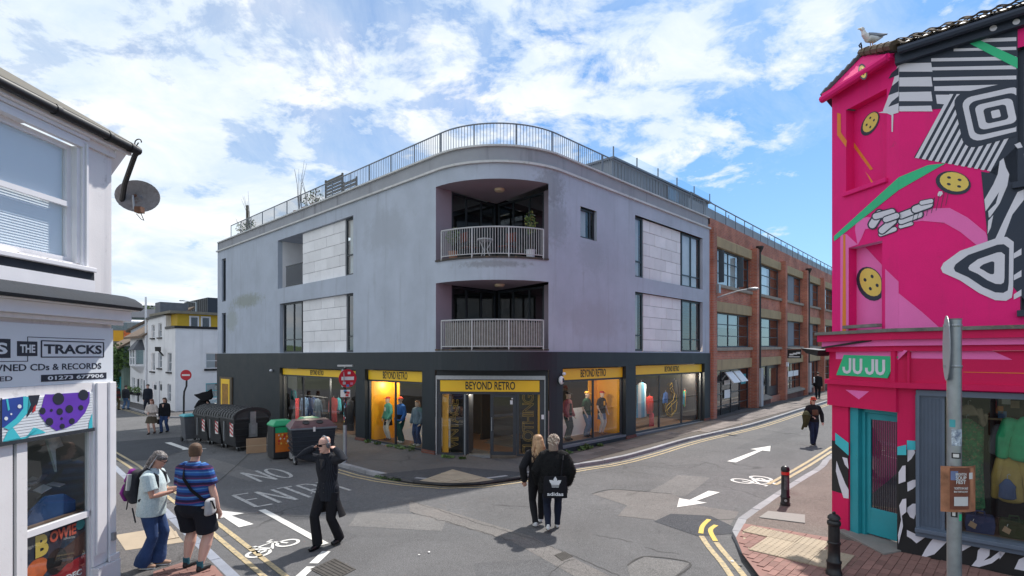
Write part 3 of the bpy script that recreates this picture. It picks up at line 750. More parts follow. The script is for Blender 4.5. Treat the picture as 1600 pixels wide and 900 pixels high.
for i in range(17): x = a+(b-a)*(i+.5)/17; bar(mb, GP, x-.009, x+.009, -.15, -.13, LT[2]+.1, LT[2]+.92, DARKF)
mb.build('balcony_railing', cb_)
# --- the two corner balconies
PL_, PR_ = GP(BQ0, 0), GP(BQ1, 0)
yl_, xr_ = max(PL_.y, R-.05), max(PR_.x, R-.05)
arcq = sorted([BQ0, BQ1]+[a for a in ARC if BQ0 < a < BQ1])
def balcony(zb, zt, first):
 mb = MB(); ins = [(xr_, .6), (xr_, yl_), (.6, yl_)]
 ol = [(GP(q, -.002).x, GP(q, -.002).y) for q in arcq]
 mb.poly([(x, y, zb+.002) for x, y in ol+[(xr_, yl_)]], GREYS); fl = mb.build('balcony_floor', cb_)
 mb = MB(); mb.poly([(x, y, zt-.002) for x, y in ol+[(xr_, yl_)]], SOFFIT)
 # side piers
 mb.poly([(PL_.x, yl_, zb), (.62, yl_, zb), (.62, yl_, zt), (PL_.x, yl_, zt)], SOFFIT); mb.poly([(xr_, PR_.y, zb), (xr_, PR_.y, zt), (xr_, .62, zt), (xr_, .62, zb)], SOFFIT)
 mb.poly([(PL_.x, PL_.y, zb), (PL_.x, yl_, zb), (PL_.x, yl_, zt), (PL_.x, PL_.y, zt)], SOFFIT)
 mb.build('balcony_soffit', cb_)
 PA = lambda q, n, z: Vector((q, yl_-n, z)); PB = lambda q, n, z: Vector((xr_-n, q, z))
 window(cb_, PA, .62, xr_-.02, zb+.06, zt-.03, 0, [1.25, 1.9], (), .06, dep=.06); window(cb_, PB, .62, yl_-.08, zb+.06, zt-.03, 0, [1.25, 1.95], (), .06, dep=.06)
 # railing follows the curve
 mb = MB(); bq0, bq1 = WQ(691), WQ(848); n0 = .03; ht = zb+.86
 qs = [bq0+(bq1-bq0)*i/24 for i in range(25)]
 for z in (zb+.09, ht): mb.tube([GP(q, n0, z) for q in qs], .022 if z > zb+.5 else .015, RAILW, 6)
 for i in range(4): q = bq0+(bq1-bq0)*i/3; mb.tube([GP(q, n0, zb-.03), GP(q, n0, ht)], .024, RAILW, 6)
 mb.build('balcony_railing', cb_)
 mb = MB()
 for i in range(1, 42):
  q = bq0+(bq1-bq0)*i/42; mb.tube([GP(q, n0, zb+.09), GP(q, n0, ht)], .009, RAILW, 5)
 mb.build('baluster', cb_, kind='stuff')
 mb = MB(); qs2 = [BQ0+.02+(BQ1-BQ0-.04)*i/20 for i in range(21)]
 mb.loft([[GP(q, -.05, zb-.03), GP(q, .05, zb-.03), GP(q, .05, zb+.02), GP(q, -.05, zb+.02)] for q in qs2], M('balcony_edge', (.06, .05, .045), .8, .3, 8, stain=((.28, .15, .07), .5, 9)))
 mb.build('balcony_edge', cb_)
 mb = MB(); c = GP(0, -1.0); mb.lathe([(.16, zt-.002), (.16, zt-.03), (.13, zt-.075), (.02, zt-.09)], M('lamp_cover', (.62, .52, .36), .4), 18, (c.x, c.y, 0)); mb.build('ceiling_light', cb_, smooth=True)
balcony(B1[2], B1[3], True); balcony(B2[2], B2[3], False)
# reed screen tied to the lower balcony rail
mb = MB(); bq0, bq1 = WQ(695), WQ(845); zb = B2[2]
REED = M('reed_screen', (.20, .185, .17), .9, .3, 9, streak=((.30, .25, .18), .8, 14))
for i in range(60):
 q = bq0+(bq1-bq0)*(i+.5)/60; w = (bq1-bq0)/60*.46; bar(mb, GP, q-w, q+w, -.02, -.006, zb+.04+random.uniform(0, .02), zb+.80+random.uniform(-.02, .02), REED)
tag(mb.build('reed_screen', None), 'brown reed screen tied behind the lower balcony railing', 'screen'); bpy.data.objects['reed_screen'].matrix_world = Matrix.Translation((CC.x, CC.y, 0)) @ Matrix.Rotation(A46, 4, 'Z')
# --- roof railing
RN = -.16; mb = MB(); q0, q1 = WQ(361, None, RN), QR-.05; zt = ZP+.72
qs = sorted([q0, q1]+[a for a in ARC]); mb.tube([GP(q, RN, zt) for q in qs], .024, STEELD, 6); mb.tube([GP(q, RN, ZP+.10) for q in qs], .013, STEELD, 5)
npost = 24
for i in range(npost+1): q = q0+(q1-q0)*i/npost; bar(mb, GP, q-.02, q+.02, RN-.012, RN+.012, ZP+.04, zt, STEELD)
rr = mb.build('roof_railing', cb_)
mb = MB(); q = q0+1.3
while q < q1: bar(mb, GP, q-.007, q+.007, RN-.006, RN+.006, ZP+.1, zt-.015, STEELD); q += .105
mb.build('baluster', rr, kind='stuff')
mb = MB(); mb.poly([GP(q0, RN, ZP+.1), GP(q0+1.2, RN, ZP+.1), GP(q0+1.2, RN, zt), GP(q0, RN, zt)], GLASSB); mb.build('glass_panel', rr)
# --- set-back roof storey with glass balustrade
PM = M('standing_seam', (.20, .225, .26), .5, .1, 2)
wq = WQ(957, None, -2.2); x0 = GP(wq, -2.2).x; zt2 = WQ(957, 244, -2.2)[1]
ph = MB(); ph.box(x0+.12, e1.x+5, 2.3, 7, ZP-.25, zt2-.08, PM); ph.build('roof_storey', cb_)
ph = MB(); ph.box(x0, e1.x+5.1, 2.14, 7.1, zt2-.08, zt2, STEELD); ph.build('roof_storey_cap', cb_)
for i in range(34):
 m2 = MB(); xx = x0+.3+(e1.x+5-x0-.4)*i/34; m2.box(xx-.012, xx+.012, 2.27, 2.3, ZP-.2, zt2-.1, PM); m2.build('cladding_seam', cb_)
gh = WQ(957, 228.5, -2.2)[1]-zt2
for i in range(6):
 xx = x0+.04+(e1.x+5-x0-.1)*i/5
 m2 = MB(); m2.box(xx-.02, xx+.02, 2.16, 2.2, zt2, zt2+gh, STEELD); m2.build('balustrade_post', cb_)
 if i < 5: m2 = MB(); xn = x0+.04+(e1.x+5-x0-.1)*(i+1)/5; m2.poly([(xx+.03, 2.18, zt2+.02), (xn-.03, 2.18, zt2+.02), (xn-.03, 2.18, zt2+gh-.01), (xx+.03, 2.18, zt2+gh-.01)], GLASSB); m2.build('glass_panel', cb_)
m2 = MB(); m2.poly([(x0+.03, 2.2, zt2+.02), (x0+.03, 4.6, zt2+.02), (x0+.03, 4.6, zt2+gh-.01), (x0+.03, 2.2, zt2+gh-.01)], GLASSB); m2.build('glass_panel', cb_)
# ---------------------------------------------------------------- ground floor
BN = .035
def shop(x0, x1, ytop, ybot, at):  # opening in the charcoal band
 return [WQ(x0, None, BN), WQ(x1, None, BN), WQ(at, ybot, BN)[1], WQ(at, ytop, BN)[1], .32]
S1 = shop(437, 555.5, 572, 691, 554); S2 = shop(570, 659.5, 577, 707, 659); S3 = shop(879.5, 978, 572, 698, 880); S4 = shop(993.5, 1101, 568.5, 679, 994)
S4[3] = WQ(1097, 568, BN)[1]; S3[3] = WQ(974, 572.5, BN)[1]; S2[3] = WQ(577, 577, BN)[1]; S1[3] = WQ(441, 574.5, BN)[1]
DO = [WQ(679.5, None, BN), WQ(858.5, None, BN), -.4, WQ(769, 579, BN)[1], .02]
mb = MB(); cells(mb, GP, QL, QR+.01, -1.0, ZB, [S1, S2, S3, S4, DO], BAND, ARC, n=BN)
qs = sorted([QL, QR]+ARC)
mb.loft([[GP(q, -.02, ZB), GP(q, BN, ZB), GP(q, BN, ZB+.004), GP(q, -.02, ZB+.004)] for q in qs], BAND); mb.build('shopfront_wall', cb_)
# brick plinth where the piers meet the pavement
for a, b in ((S1[1], S2[0]), (S2[1], DO[0]), (DO[1], S3[0]), (S3[1], S4[0]), (S4[1], QR)):
 m2 = MB(); q = [x for x in ARC if a < x < b]; q = [a]+q+[b]
 m2.loft([[GP(x, 0, -.6), GP(x, BN+.03, -.6), GP(x, BN+.03, max(S1[2], hz(*g2w(GP(x, .3)).xy)+.20)), GP(x, 0, max(S1[2], hz(*g2w(GP(x, .3)).xy)+.20))] for x in q], PLINTHB); m2.build('brick_plinth', cb_)
def shopfront(o, sy, mx, lbl, tx=.5, ts=1.0):
 q0, q1, z0, z1 = o[0], o[1], o[2], o[3]; zs = z1-sy
 m2 = MB(); bar(m2, GP, q0+.03, q1-.02, -.16, -.09, zs, z1-.035, YELLOW); sg = m2.build('fascia_sign', cb_, bevel=.006)
 c = q0+(q1-q0)*tx; zc = (zs+z1-.035)/2
 text_part('BEYOND RETRO', 'sign_lettering', sg, BLACK, lambda a, b, d: GP(c+a, -.088+d, zc+b), (z1-zs)*.95*ts, .56, off=.004)
 qs = [q0]+[WQ(x, None, -.1) for x in mx]+[q1]
 w = window(cb_, GP, q0+.01, q1-.01, z0+.01, zs-.005, -.11, qs[1:-1], (), .055, BANDF, GLASS, name='shop_window', dep=.07)
 m2 = MB(); bar(m2, GP, q0, q1, -.12, .05, z0-.06, z0+.008, STEELD); m2.build('window_sill', cb_)
 return zs
zs1 = shopfront(S1, .30, (473, 514.5), 0, .5, .95); zs2 = shopfront(S2, .36, (616.5,), 0, .5, 1); zs3 = shopfront(S3, .38, (928,), 0, .5, .95); zs4 = shopfront(S4, .36, (1031, 1066), 0, .52, .85)
# interior
mb = MB()
mb.poly([(.45, 1.9, .02-.1), (1.9, .45, -.08), (e1.x-.3, .45, .2), (e1.x-.3, 6, .2), (6, 6, -.02), (6, e0.y-.5, -.1), (.45, e0.y-.5, -.1)], WOODFL)
mb.build('shop_floor', cb_)
mb = MB()
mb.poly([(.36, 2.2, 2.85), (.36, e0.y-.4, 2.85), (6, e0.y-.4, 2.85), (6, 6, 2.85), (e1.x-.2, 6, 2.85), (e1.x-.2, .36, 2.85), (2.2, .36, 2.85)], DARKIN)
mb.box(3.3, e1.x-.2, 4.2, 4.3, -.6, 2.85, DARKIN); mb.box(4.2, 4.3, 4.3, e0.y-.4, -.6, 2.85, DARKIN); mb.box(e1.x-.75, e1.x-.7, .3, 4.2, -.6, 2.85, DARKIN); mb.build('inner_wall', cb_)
def display(o, left_or, right_or, dep=1.15, white=True):
 q0, q1, z0, z1 = o[:4]; m2 = MB()
 if left_or: bar(m2, GP, q0+.03, q0+.06, -dep, -.2, z0, z1-.3, ORANGE)
 if right_or: bar(m2, GP, q1-.06, q1-.03, -dep, -.2, z0, z1-.3, ORANGE); bar(m2, GP, q1-.6, q1-.06, -dep, -dep+.03, z0, z1-.3, ORANGE)
 if left_or: bar(m2, GP, q0+.06, q0+.42, -dep, -dep+.03, z0, z1-.3, ORANGE)
 if m2.v: m2.build('display_side', cb_)
 if white: m2 = MB(); bar(m2, GP, q0+.42, q1-(.6 if right_or else .03), -dep, -dep+.03, z0, z0+.95, WHITE); m2.build('display_wall', cb_)
 m2 = MB(); bar(m2, GP, q0+.02, q1-.02, -dep-.05, -.2, z0-.05, z0+.012, WOODFL); m2.build('display_floor', cb_)
display(S2, True, False); display(S3, False, True)
for o in (S1, S4):
 m2 = MB(); bar(m2, GP, o[0]+.02, o[1]-.02, -2.6, -.2, o[2]-.05, o[2]+.012, WOODFL); m2.build('display_floor', cb_)
def add_stain(mat, c, r, col, amt, ns=3.0):
 nt = mat.node_tree; b = [n for n in nt.nodes if n.type == 'BSDF_PRINCIPLED'][0]; src = b.inputs['Base Color'].links[0].from_socket
 tc = N(nt, 'ShaderNodeTexCoord'); mp = N(nt, 'ShaderNodeMapping'); mp.inputs['Scale'].default_value = [1/x for x in r]; mp.inputs['Location'].default_value = [-a/x for a, x in zip(c, r)]
 L(nt, tc.outputs['Object'], mp.inputs[0]); ln = N(nt, 'ShaderNodeVectorMath', operation='LENGTH'); L(nt, mp.outputs[0], ln.inputs[0])
 nz = N(nt, 'ShaderNodeTexNoise'); nz.inputs['Scale'].default_value = ns; nz.inputs['Detail'].default_value = 9; nz.inputs['Roughness'].default_value = .7; L(nt, tc.outputs['Object'], nz.inputs[0])
 f = math_n(nt, 'ADD', math_n(nt, 'SUBTRACT', 1.0, ln.outputs['Value']), math_n(nt, 'MULTIPLY', math_n(nt, 'SUBTRACT', nz.outputs[0], .5), 1.6))
 L(nt, mixc(nt, math_n(nt, 'MULTIPLY', ramp(nt, f, [(.25, 0.0), (.65, 1.0)]), amt), src, col), b.inputs['Base Color'])
def stain_px(px, py, rq, rz, col, amt, ns=3.0):
 q, z = WQ(px, py); p = GP(q, 0, z); d = GP(q+.01, 0)-GP(q, 0); d.normalize(); add_stain(GREYW, p, [abs(d.x)*rq+.5, abs(d.y)*rq+.5, rz], col, amt, ns)
stain_px(385, 470, 2.4, .55, (.24, .26, .19), .6, 5); stain_px(362, 500, .8, 1.0, (.26, .28, .22), .45, 5); stain_px(862, 290, .45, .9, (.20, .21, .22), .55, 8); stain_px(868, 345, .5, 1.2, (.25, .28, .31), .5, 8); stain_px(770, 412, 1.8, .16, (.20, .20, .21), .6, 7); stain_px(925, 400, .7, .9, (.31, .35, .40), .45, 9); stain_px(600, 360, 1.6, 1.2, (.37, .40, .46), .7, 2); stain_px(930, 500, 2.0, 1.0, (.38, .40, .46), .7, 2)
# --- entrance on the chord of the curve
EL, ER = GP(DO[0], -.03), GP(DO[1], -.03); ed = (ER-EL); el = ed.length; ed.normalize(); en = Vector((ed.y, -ed.x, 0))
if en.dot(Vector((-1, -1, 0))) < 0: en = -en
def EP(s, n, z): return EL+ed*s+en*n+Vector((0, 0, z))
def EQ(px, py=None, n=0.0):
 t = (px-800)/K; lo, hi = -2, el+2
 for _ in range(50):
  m = (lo+hi)/2; w = g2w(EP(m, n, 0))
  if w.x/w.y < t: lo = m
  else: hi = m
 return lo if py is None else (lo, CZ+(H0-py)/K*g2w(EP(lo, n, 0)).y)
zd = EQ(769, 712)[1]; zl = EQ(769, 593)[1]; zl0 = EQ(769, 587)[1]; zsg1, zsg0 = EQ(769, 594.5)[1], EQ(769, 612)[1]; zgt = EQ(769, 616)[1]
mb = MB(); bar(mb, EP, 0, el, -.35, 0, zl0, DO[3]+.1, BAND); bar(mb, EP, 0, EQ(681.5), -.3, 0, -.4, zl0, BAND); bar(mb, EP, EQ(852), el, -.3, 0, -.4, zl0, BAND)
qs = sorted([DO[0], DO[1]]+[a for a in ARC if DO[0] < a < DO[1]])
mb.poly([GP(q, BN, DO[3]) for q in qs]+[EP(el, 0, DO[3]), EP(0, 0, DO[3])], BAND); mb.build('entrance_reveal', cb_)
mb = MB(); bar(mb, EP, EQ(682), EQ(852), -.08, .05, zl, zl0, STEEL); bar(mb, EP, EQ(681), EQ(683), -.04, .03, -.2, zl0, STEEL); bar(mb, EP, EQ(850.7), EQ(852.3), -.04, .03, -.2, zl0, STEEL); mb.build('shutter_rail', cb_)
mb = MB(); bar(mb, EP, EQ(688), EQ(843), -.05, .02, zsg0, zsg1, YELLOW); sg = mb.build('fascia_sign', cb_, bevel=.006)
sc_ = EQ(766); text_part('BEYOND RETRO', 'sign_lettering', sg, BLACK, lambda a, b, d: EP(sc_+a, .021+d, (zsg0+zsg1)/2+b), (zsg1-zsg0)*.98, .62, off=.006)
mb = MB()
def ebar(x0, x1, z0, z1, n0=-.06, n1=.0, m=BANDF): bar(mb, EP, EQ(x0), EQ(x1), n0, n1, z0, z1, m)
zt_ = zsg0-.02
ebar(683.5, 687.6, zd, zl); ebar(843.5, 851, zd, zl); ebar(687.6, 843.5, zgt, zt_+.02)
ebar(687.6, 689.5, zd, zgt); ebar(723.5, 729.5, zd, zgt); ebar(689.5, 723.5, zd, zd+.06); ebar(807, 811, zd, zgt); ebar(811, 843.5, zd, zd+.06)
mb.build('door_frame', cb_)
mb = MB(); ebar(725.8, 727.3, zd, zgt, .0, .03, STEEL); mb.build('frame_trim', cb_)
def epane(x0, x1, z0, z1, n=-.03, parent=cb_, name='pane'): MB().poly([EP(EQ(x0), n, z0), EP(EQ(x1), n, z0), EP(EQ(x1), n, z1), EP(EQ(x0), n, z1)], GLASS).build(name, parent)
epane(689.5, 723.5, zd+.06, zgt, name='side_light'); epane(811, 843.5, zd+.06, zgt, name='side_light')
mb = MB(); ebar(766, 771, zd+.02, zgt-.01, -.05, -.005); ebar(801.5, 806.5, zd+.02, zgt-.01, -.05, -.005); ebar(771, 801.5, zd+.02, zd+.12, -.05, -.005); ebar(771, 801.5, zgt-.08, zgt-.01, -.05, -.005)
dr = mb.build('door', cb_, label='closed glazed shop door leaf')
epane(771, 801.5, zd+.12, zgt-.08, parent=dr); mb = MB(); bar(mb, EP, EQ(768), EQ(769), .0, .05, zd+.75, zd+1.15, STEEL); mb.build('handle', dr)
mb = MB(); ebar(797, 801, zgt-.30, zgt-.18, -.02, -.016, WHITE); ebar(799, 802, zgt-.15, zgt-.11, -.02, -.016, WHITE); mb.build('door_notice', dr)
mb = MB(); bar(mb, EP, EQ(729.5), EQ(766), -.25, .02, zd-.08, zd+.012, STEEL); mb.build('threshold', cb_)
# open leaf swung inwards
mb = MB(); h0 = EP(EQ(729), -.08, 0); mb.hexa([h0+Vector((0, 0, zd+.02)), h0+ed*.05+Vector((0, 0, zd+.02)), h0+ed*.05-en*.85+Vector((0, 0, zd+.02)), h0-en*.85+Vector((0, 0, zd+.02)), h0+Vector((0, 0, zgt-.02)), h0+ed*.05+Vector((0, 0, zgt-.02)), h0+ed*.05-en*.85+Vector((0, 0, zgt-.02)), h0-en*.85+Vector((0, 0, zgt-.02))], BANDF); mb.build('door', cb_, label='charcoal door leaf standing open inside the entrance')
for x0, x1 in ((689.8, 699.5), (840, 843.2)):
 mb = MB(); ebar(x0, x1, zd+.06, zgt, -.14, -.11, ORANGE); mb.build('display_side', cb_)
mb = MB(); bar(mb, EP, EQ(699.5), EQ(723.5), -.5, -.47, zd, zgt, DARKIN); bar(mb, EP, EQ(811), EQ(840), -.6, -.57, zd, zgt, DARKIN); mb.build('display_back', cb_)
LETY = M('window_lettering_gold', (.46, .31, .06), .5)
c1 = EQ(709); text_part('VINTAGE', 'window_lettering', cb_, LETY, lambda a, b, d: EP(c1+a, -.024+d, (zd+zgt)/2+.02+b), .43, 1.0, outline=.0042, rotz=pi/2, spacing=.78)
c1 = EQ(826); text_part('CLOTHING', 'window_lettering', cb_, LETY, lambda a, b, d: EP(c1+a, -.024+d, (zd+zgt)/2+.02+b), .47, .92, outline=.0042, rotz=pi/2, spacing=.78)
# gold drawing on the right-hand window: a coiled flame-like emblem
mb = MB()
def gl(pts, r=.011): mb.tube([GP(*(lambda w: (w[0], -.085, w[1]))(WQ(x, y, -.085))) for x, y in pts], r, LETY, 5)
gl([(1047, 602), (1050, 598), (1051, 604), (1047, 607), (1049, 612), (1057, 617), (1057, 626), (1050, 632), (1043, 640), (1042, 648), (1049, 651), (1056, 642), (1058, 628)])
gl([(1051, 607), (1054, 615), (1052, 625), (1042, 634), (1040, 643), (1044, 649)]); gl([(1049, 630), (1050, 645)]); gl([(1040, 630), (1041, 641), (1049, 649), (1055, 641)])
mb.build('window_emblem', cb_)
# poster case, cctv, wall lights, small plates on the facade
p0 = WQ(346, 588, BN); p1 = WQ(363, 640, BN); mb = MB()
zt_, zb_ = WQ(354, 589, BN)[1], WQ(354, 650, BN)[1]
bar(mb, GP, WQ(345, None, BN), WQ(364, None, BN), BN, BN+.07, zb_, zt_, M('case_frame', (.10, .075, .05), .6)); pc = mb.build('poster_case', cb_)
mb = MB(); a, b = WQ(347.5, None, BN), WQ(361, None, BN); bar(mb, GP, a, b, BN+.071, BN+.078, zb_+.08, zt_-.1, YELLOW); bar(mb, GP, a+.18, b-.18, BN+.079, BN+.081, zb_+.35, zt_-.35, M('poster_ochre', (.35, .17, .02), .6, .5, 6)); mb.build('poster', pc)
text_part('BEYOND', 'poster_lettering', pc, BLACK, lambda x, y, d: GP((a+b)/2+x, BN+.082+d, zb_+.2+y), .14, .7)
w = WQ(874, 594, BN); c = GP(w[0], BN+.08, w[1]); mb = MB(); mb.ell(c, (.09, .09, .13), WHITE, 12, 8); mb.ell(c+GP(w[0], .07, 0)-GP(w[0], 0, 0), (.045, .045, .07), DARKF, 10, 6); mb.build('alarm_box', cb_, smooth=True)
w = WQ(878.5, 584, BN); c = GP(w[0], BN+.07, w[1]); mb = MB(); mb.ell(c, (.06, .06, .05), WHITE, 12, 8); mb.build('dome_camera', cb_, smooth=True)
w = WQ(426, 579, BN); c = GP(w[0], BN+.07, w[1]); mb = MB(); mb.ell(c, (.07, .07, .06), WHITE, 12, 8); mb.build('dome_camera', cb_, smooth=True)
w = WQ(851, 652, BN); mb = MB(); bar(mb, EP, EQ(846), EQ(850), .002, .02, EQ(848, 655)[1], EQ(848, 648)[1], WHITE); mb.build('intercom', cb_)
# ---------------------------------------------------------------- display spots; those in the end windows and doorway added to brighten the interiors
def spot(px, py, n, o, e=15):
 w = WQ(px, py, n); c = g2w(GP(w[0], n, w[1]))
 l = bpy.data.lights.new('display_spot_and_fill', 'POINT'); l.energy = e; l.color = (1, .85, .68); l.shadow_soft_size = .08
 lo = bpy.data.objects.new('display_spot_and_fill', l); COL.objects.link(lo); lo.location = c
for a in ((606, 602, -.75, S2, 7), (627, 603, -.6, S2), (911, 598, -.6, S3), (954, 597, -.6, S3), (1020, 590, -.5, S4, 40), (1075, 588, -.5, S4, 40), (480, 598, -.45, S1, 40), (530, 598, -.45, S1, 40), (748, 612, -1.2, S2, 14)): spot(*a)
# ================================================================ BRICK FACTORY BUILDING up the right-hand street
BO = Vector((8.72, 24.22)); BD = Vector((725, 860)).normalized(); BNRM = Vector((BD.y, -BD.x)); SLO = .016
BROT = atan2(BD.y, BD.x)
fb = thing('brick_building', 'red brick factory building with grid windows, pilasters and black downpipes up the side street', 'building', (BO.x, BO.y, 0), BROT)
def BP(t, n, z): return Vector((t, -n, z+SLO*t))
def BQ(px, py=None, n=0.0):
 r = (px-800)/K; p = BO+BNRM*n          # (p.x+BD.x t)/(p.y+BD.y t)=r
 t = (r*p.y-p.x)/(BD.x-r*BD.y)
 return t if py is None else (t, CZ+(H0-py)/K*(p.y+BD.y*t)-SLO*t)
CONC = M('stained_concrete', (.38, .29, .17), .9, .16, 1.5, .3, 40, streak=((.13, .10, .08), .7, 2.5))
SILL = M('old_sill', (.30, .26, .22), .9, .2, 3, .3, 40, stain=((.12, .11, .1), .5, 5))
STFR = M('steel_window_blue_grey', (.055, .075, .095), .5, .12, 5)
GREYPANEL = M('grey_infill_panel', (.17, .18, .22), .6, .1, 2)
zpar = BQ(1109, 339.5)[1]; TL = 46.0
l1t, l1b, w1b = BQ(1118, 369)[1], BQ(1118, 385)[1], BQ(1118, 443)[1]
l2t, l2b, w2b = BQ(1119, 470.5)[1], BQ(1119, 487)[1], BQ(1119, 543)[1]
l3t, l3b = BQ(1119, 562.5)[1], BQ(1119, 579)[1]
pil = [BQ(1113.5)]+[BQ(x) for x in (1175, 1220.5, 1254.5, 1281.5)]
step = (pil[4]-pil[1])/3
while pil[-1] < TL-4: pil.append(pil[-1]+step)
PW, PD = .42, .30
ops = []; bays = []
for i in range(len(pil)-1):
 a, b = pil[i]+PW/2, pil[i+1]-PW/2; bays.append((a, b))
 for (zt, zb) in ((l1b, w1b), (l2b, w2b)): ops.append([a+.02, b-.02, zb, zt, .22])
 ops.append([a+.02, b-.02, (.55 if i else -.2), l3b, .25])
mb = MB(); cells(mb, BP, -.05, TL, -1.5, zpar, ops, REDBRICK)
mb.poly([BP(-.05, 0, zpar), BP(TL, 0, zpar), BP(TL, -.35, zpar), BP(-.05, -.35, zpar)], SILL); mb.poly([BP(-.05, -.35, zpar), BP(TL, -.35, zpar), BP(TL, -.35, 5), BP(-.05, -.35, 5)], REDBRICK)
mb.poly([BP(-.05, 0, -1.5), BP(-.05, -9, -1.5), BP(-.05, -9, zpar-.3), BP(-.05, 0, zpar-.3)], REDBRICK); mb.poly([BP(-.05, -.3, zpar-.4), BP(TL, -.3, zpar-.4), BP(TL, -9, zpar-.4), BP(-.05, -9, zpar-.4)], GREYS)
mb.build('wall', fb)
mb = MB(); mb.box(0, TL, 1.6, 1.7, -1, zpar+.5, DARKIN); mb.box(0, TL, .3, 1.7, w1b-.9, w1b-.8, DARKIN); mb.box(0, TL, .3, 1.7, w2b-.9, w2b-.8, DARKIN); mb.build('inner_wall', fb)
tops = [l1t+.35, l1t+.0, l1t+.15, l1t+.0, l1t+.15]
for i, t in enumerate(pil):
 mb = MB(); bar(mb, BP, t-PW/2, t+PW/2, .001, PD if i else .12, -1.5, l1t+(.1 if i else .3), REDBRICK); mb.build('pilaster', fb)
for i, (a, b) in enumerate(bays):
 for k, (zt, zb) in enumerate(((l1t, l1b), (l2t, l2b), (l3t, l3b))):
  mb = MB(); bar(mb, BP, a+.005, b-.005, -.1, .07, zb, zt, CONC); mb.build('lintel', fb, bevel=.015)
 for zb in (w1b, w2b):
  mb = MB(); bar(mb, BP, a+.01, b-.01, -.2, .12, zb-.16, zb-.005, SILL); mb.build('sill', fb, bevel=.02)
WHITEP = M('white_and_sky_sheen', (.78, .80, .82), .6, .05, 2)
for i, (a, b) in enumerate(bays[:7]):
 for k, (zt, zb) in enumerate(((l1b, w1b), (l2b, w2b))):
  w = b-a; nq = 4
  mq = [a+w*f for f in (.14, .42, .7)] if i == 0 else [a+w*f for f in (.36, .68)]
  win = window(fb, BP, a+.03, b-.03, zb+.01, zt-.01, -.12, mq, [zb+(zt-zb)/3, zb+(zt-zb)*2/3], .055, STFR, GLASS if k == 0 and i < 3 else GLASSD)
  if i in (1, 2, 3):
   m2 = MB(); f0, f1 = ((.02, .34) if i == 1 else (.38, .66)); bar(m2, BP, a+w*f0, a+w*f1, -.2, -.125, zb+.06, zt-.06, GREYPANEL); m2.build('infill_panel', win)
  # pale sheets behind the panes, painted to pass for reflected sky
  if i == 0 or (k == 0):
   m2 = MB(); hb = .62 if k == 0 else (.3 if i == 0 else .0)
   if hb: bar(m2, BP, a+.08, a+w*(.72 if i == 0 else .66), -.30, -.28, zt-(zt-zb)*(.98 if k == 0 else .42), zt-.04, WHITEP); m2.build('pane_backing', win)
 # two vents of the top window stand open
 if i == 0:
  for f, an in ((.14, .35), (.66, -.5)):
   m2 = MB(); x = a+w*f; zt, zb = l1b-.1, w1b+.1
   m2.hexa([BP(x, -.08, zb), BP(x+.05, -.08, zb), BP(x+.05+.03, .16, zb), BP(x+.03, .16, zb), BP(x, -.08, zt), BP(x+.05, -.08, zt), BP(x+.08, .16, zt), BP(x+.03, .16, zt)], STFR); m2.build('open_casement', fb)
# ground floor
def plinth(i, f0, f1, zt=.58):
 a, b = bays[i]; w = b-a; m2 = MB(); bar(m2, BP, a+w*f0+.002, a+w*f1, -.2, .10, -1.2, zt-.12, PLINTHB); m2.build('plinth', fb)
 m2 = MB(); m2.loft([[BP(x, -.2, zt-.115), BP(x, .2, zt-.115), BP(x, .2, zt-.03), BP(x, -.2, zt+.12)] for x in (a+w*f0+.002, a+w*f1)], SILL); m2.build('sill', fb)
def gwin(i, f0, f1, z0, z1, nx, nz, fr=None):
 a, b = bays[i]; w = b-a; q0, q1 = a+w*f0, a+w*f1
 return window(fb, BP, q0+.02, q1-.02, z0, z1, -.13, [q0+(q1-q0)*k/nx for k in range(1, nx)], [z0+(z1-z0)*k/nz for k in range(1, nz)], .06, fr or DARKF, GLASSD)
g0 = gwin(0, 0, 1, .06, l3b-.01, 4, 4)
a, b = bays[0]; w = b-a
for f in (.30, .52):
 m2 = MB(); x0, x1 = a+w*f, a+w*(f+.18); zt = l3b-.12
 m2.hexa([BP(x0, .36, zt-.50), BP(x1, .36, zt-.50), BP(x1, .32, zt-.52), BP(x0, .32, zt-.52), BP(x0, -.05, zt), BP(x1, -.05, zt), BP(x1, -.09, zt-.02), BP(x0, -.09, zt-.02)], WHITEP); m2.build('open_vent', fb)
for f, z0, z1, m_ in ((.31, .95, 1.35, WHITEP), (.31, 1.6, 1.8, WHITEP), (.77, 1.5, 2.0, TEAL)):
 m2 = MB(); bar(m2, BP, a+w*f, a+w*(f+.15), -.118, -.112, z0, z1, m_); m2.build('window_notice', g0)
plinth(1, 0, .55); gwin(1, 0, .55, .62, l3b-.01, 2, 3)
a, b = bays[1]; w = b-a
m2 = MB(); bar(m2, BP, a+w*.57, b-.02, -.2, -.12, -.3, l3b-.02, DARKF); dd = m2.build('door', fb)
m2 = MB(); bar(m2, BP, a+w*.64, b-w*.08, -.119, -.112, 1.1, l3b-.2, GLASSD); m2.build('pane', dd)
plinth(2, 0, 1); g2 = gwin(2, 0, 1, .62, l3b-.01, 4, 3)
a, b = bays[2]; w = b-a
for f in (.02, .36, .63):
 m2 = MB(); bar(m2, BP, a+w*f+.05, a+w*(f+.26), -.118, -.112, 1.45, 1.8, WHITEP); m2.build('window_notice', g2)
plinth(3, 0, .5); gwin(3, 0, .5, .62, l3b-.01, 2, 3); gwin(3, .5, 1, -.2, l3b-.01, 2, 3)
for i in range(4, 7): plinth(i, 0, 1); gwin(i, 0, 1, .62, l3b-.01, 3, 3)
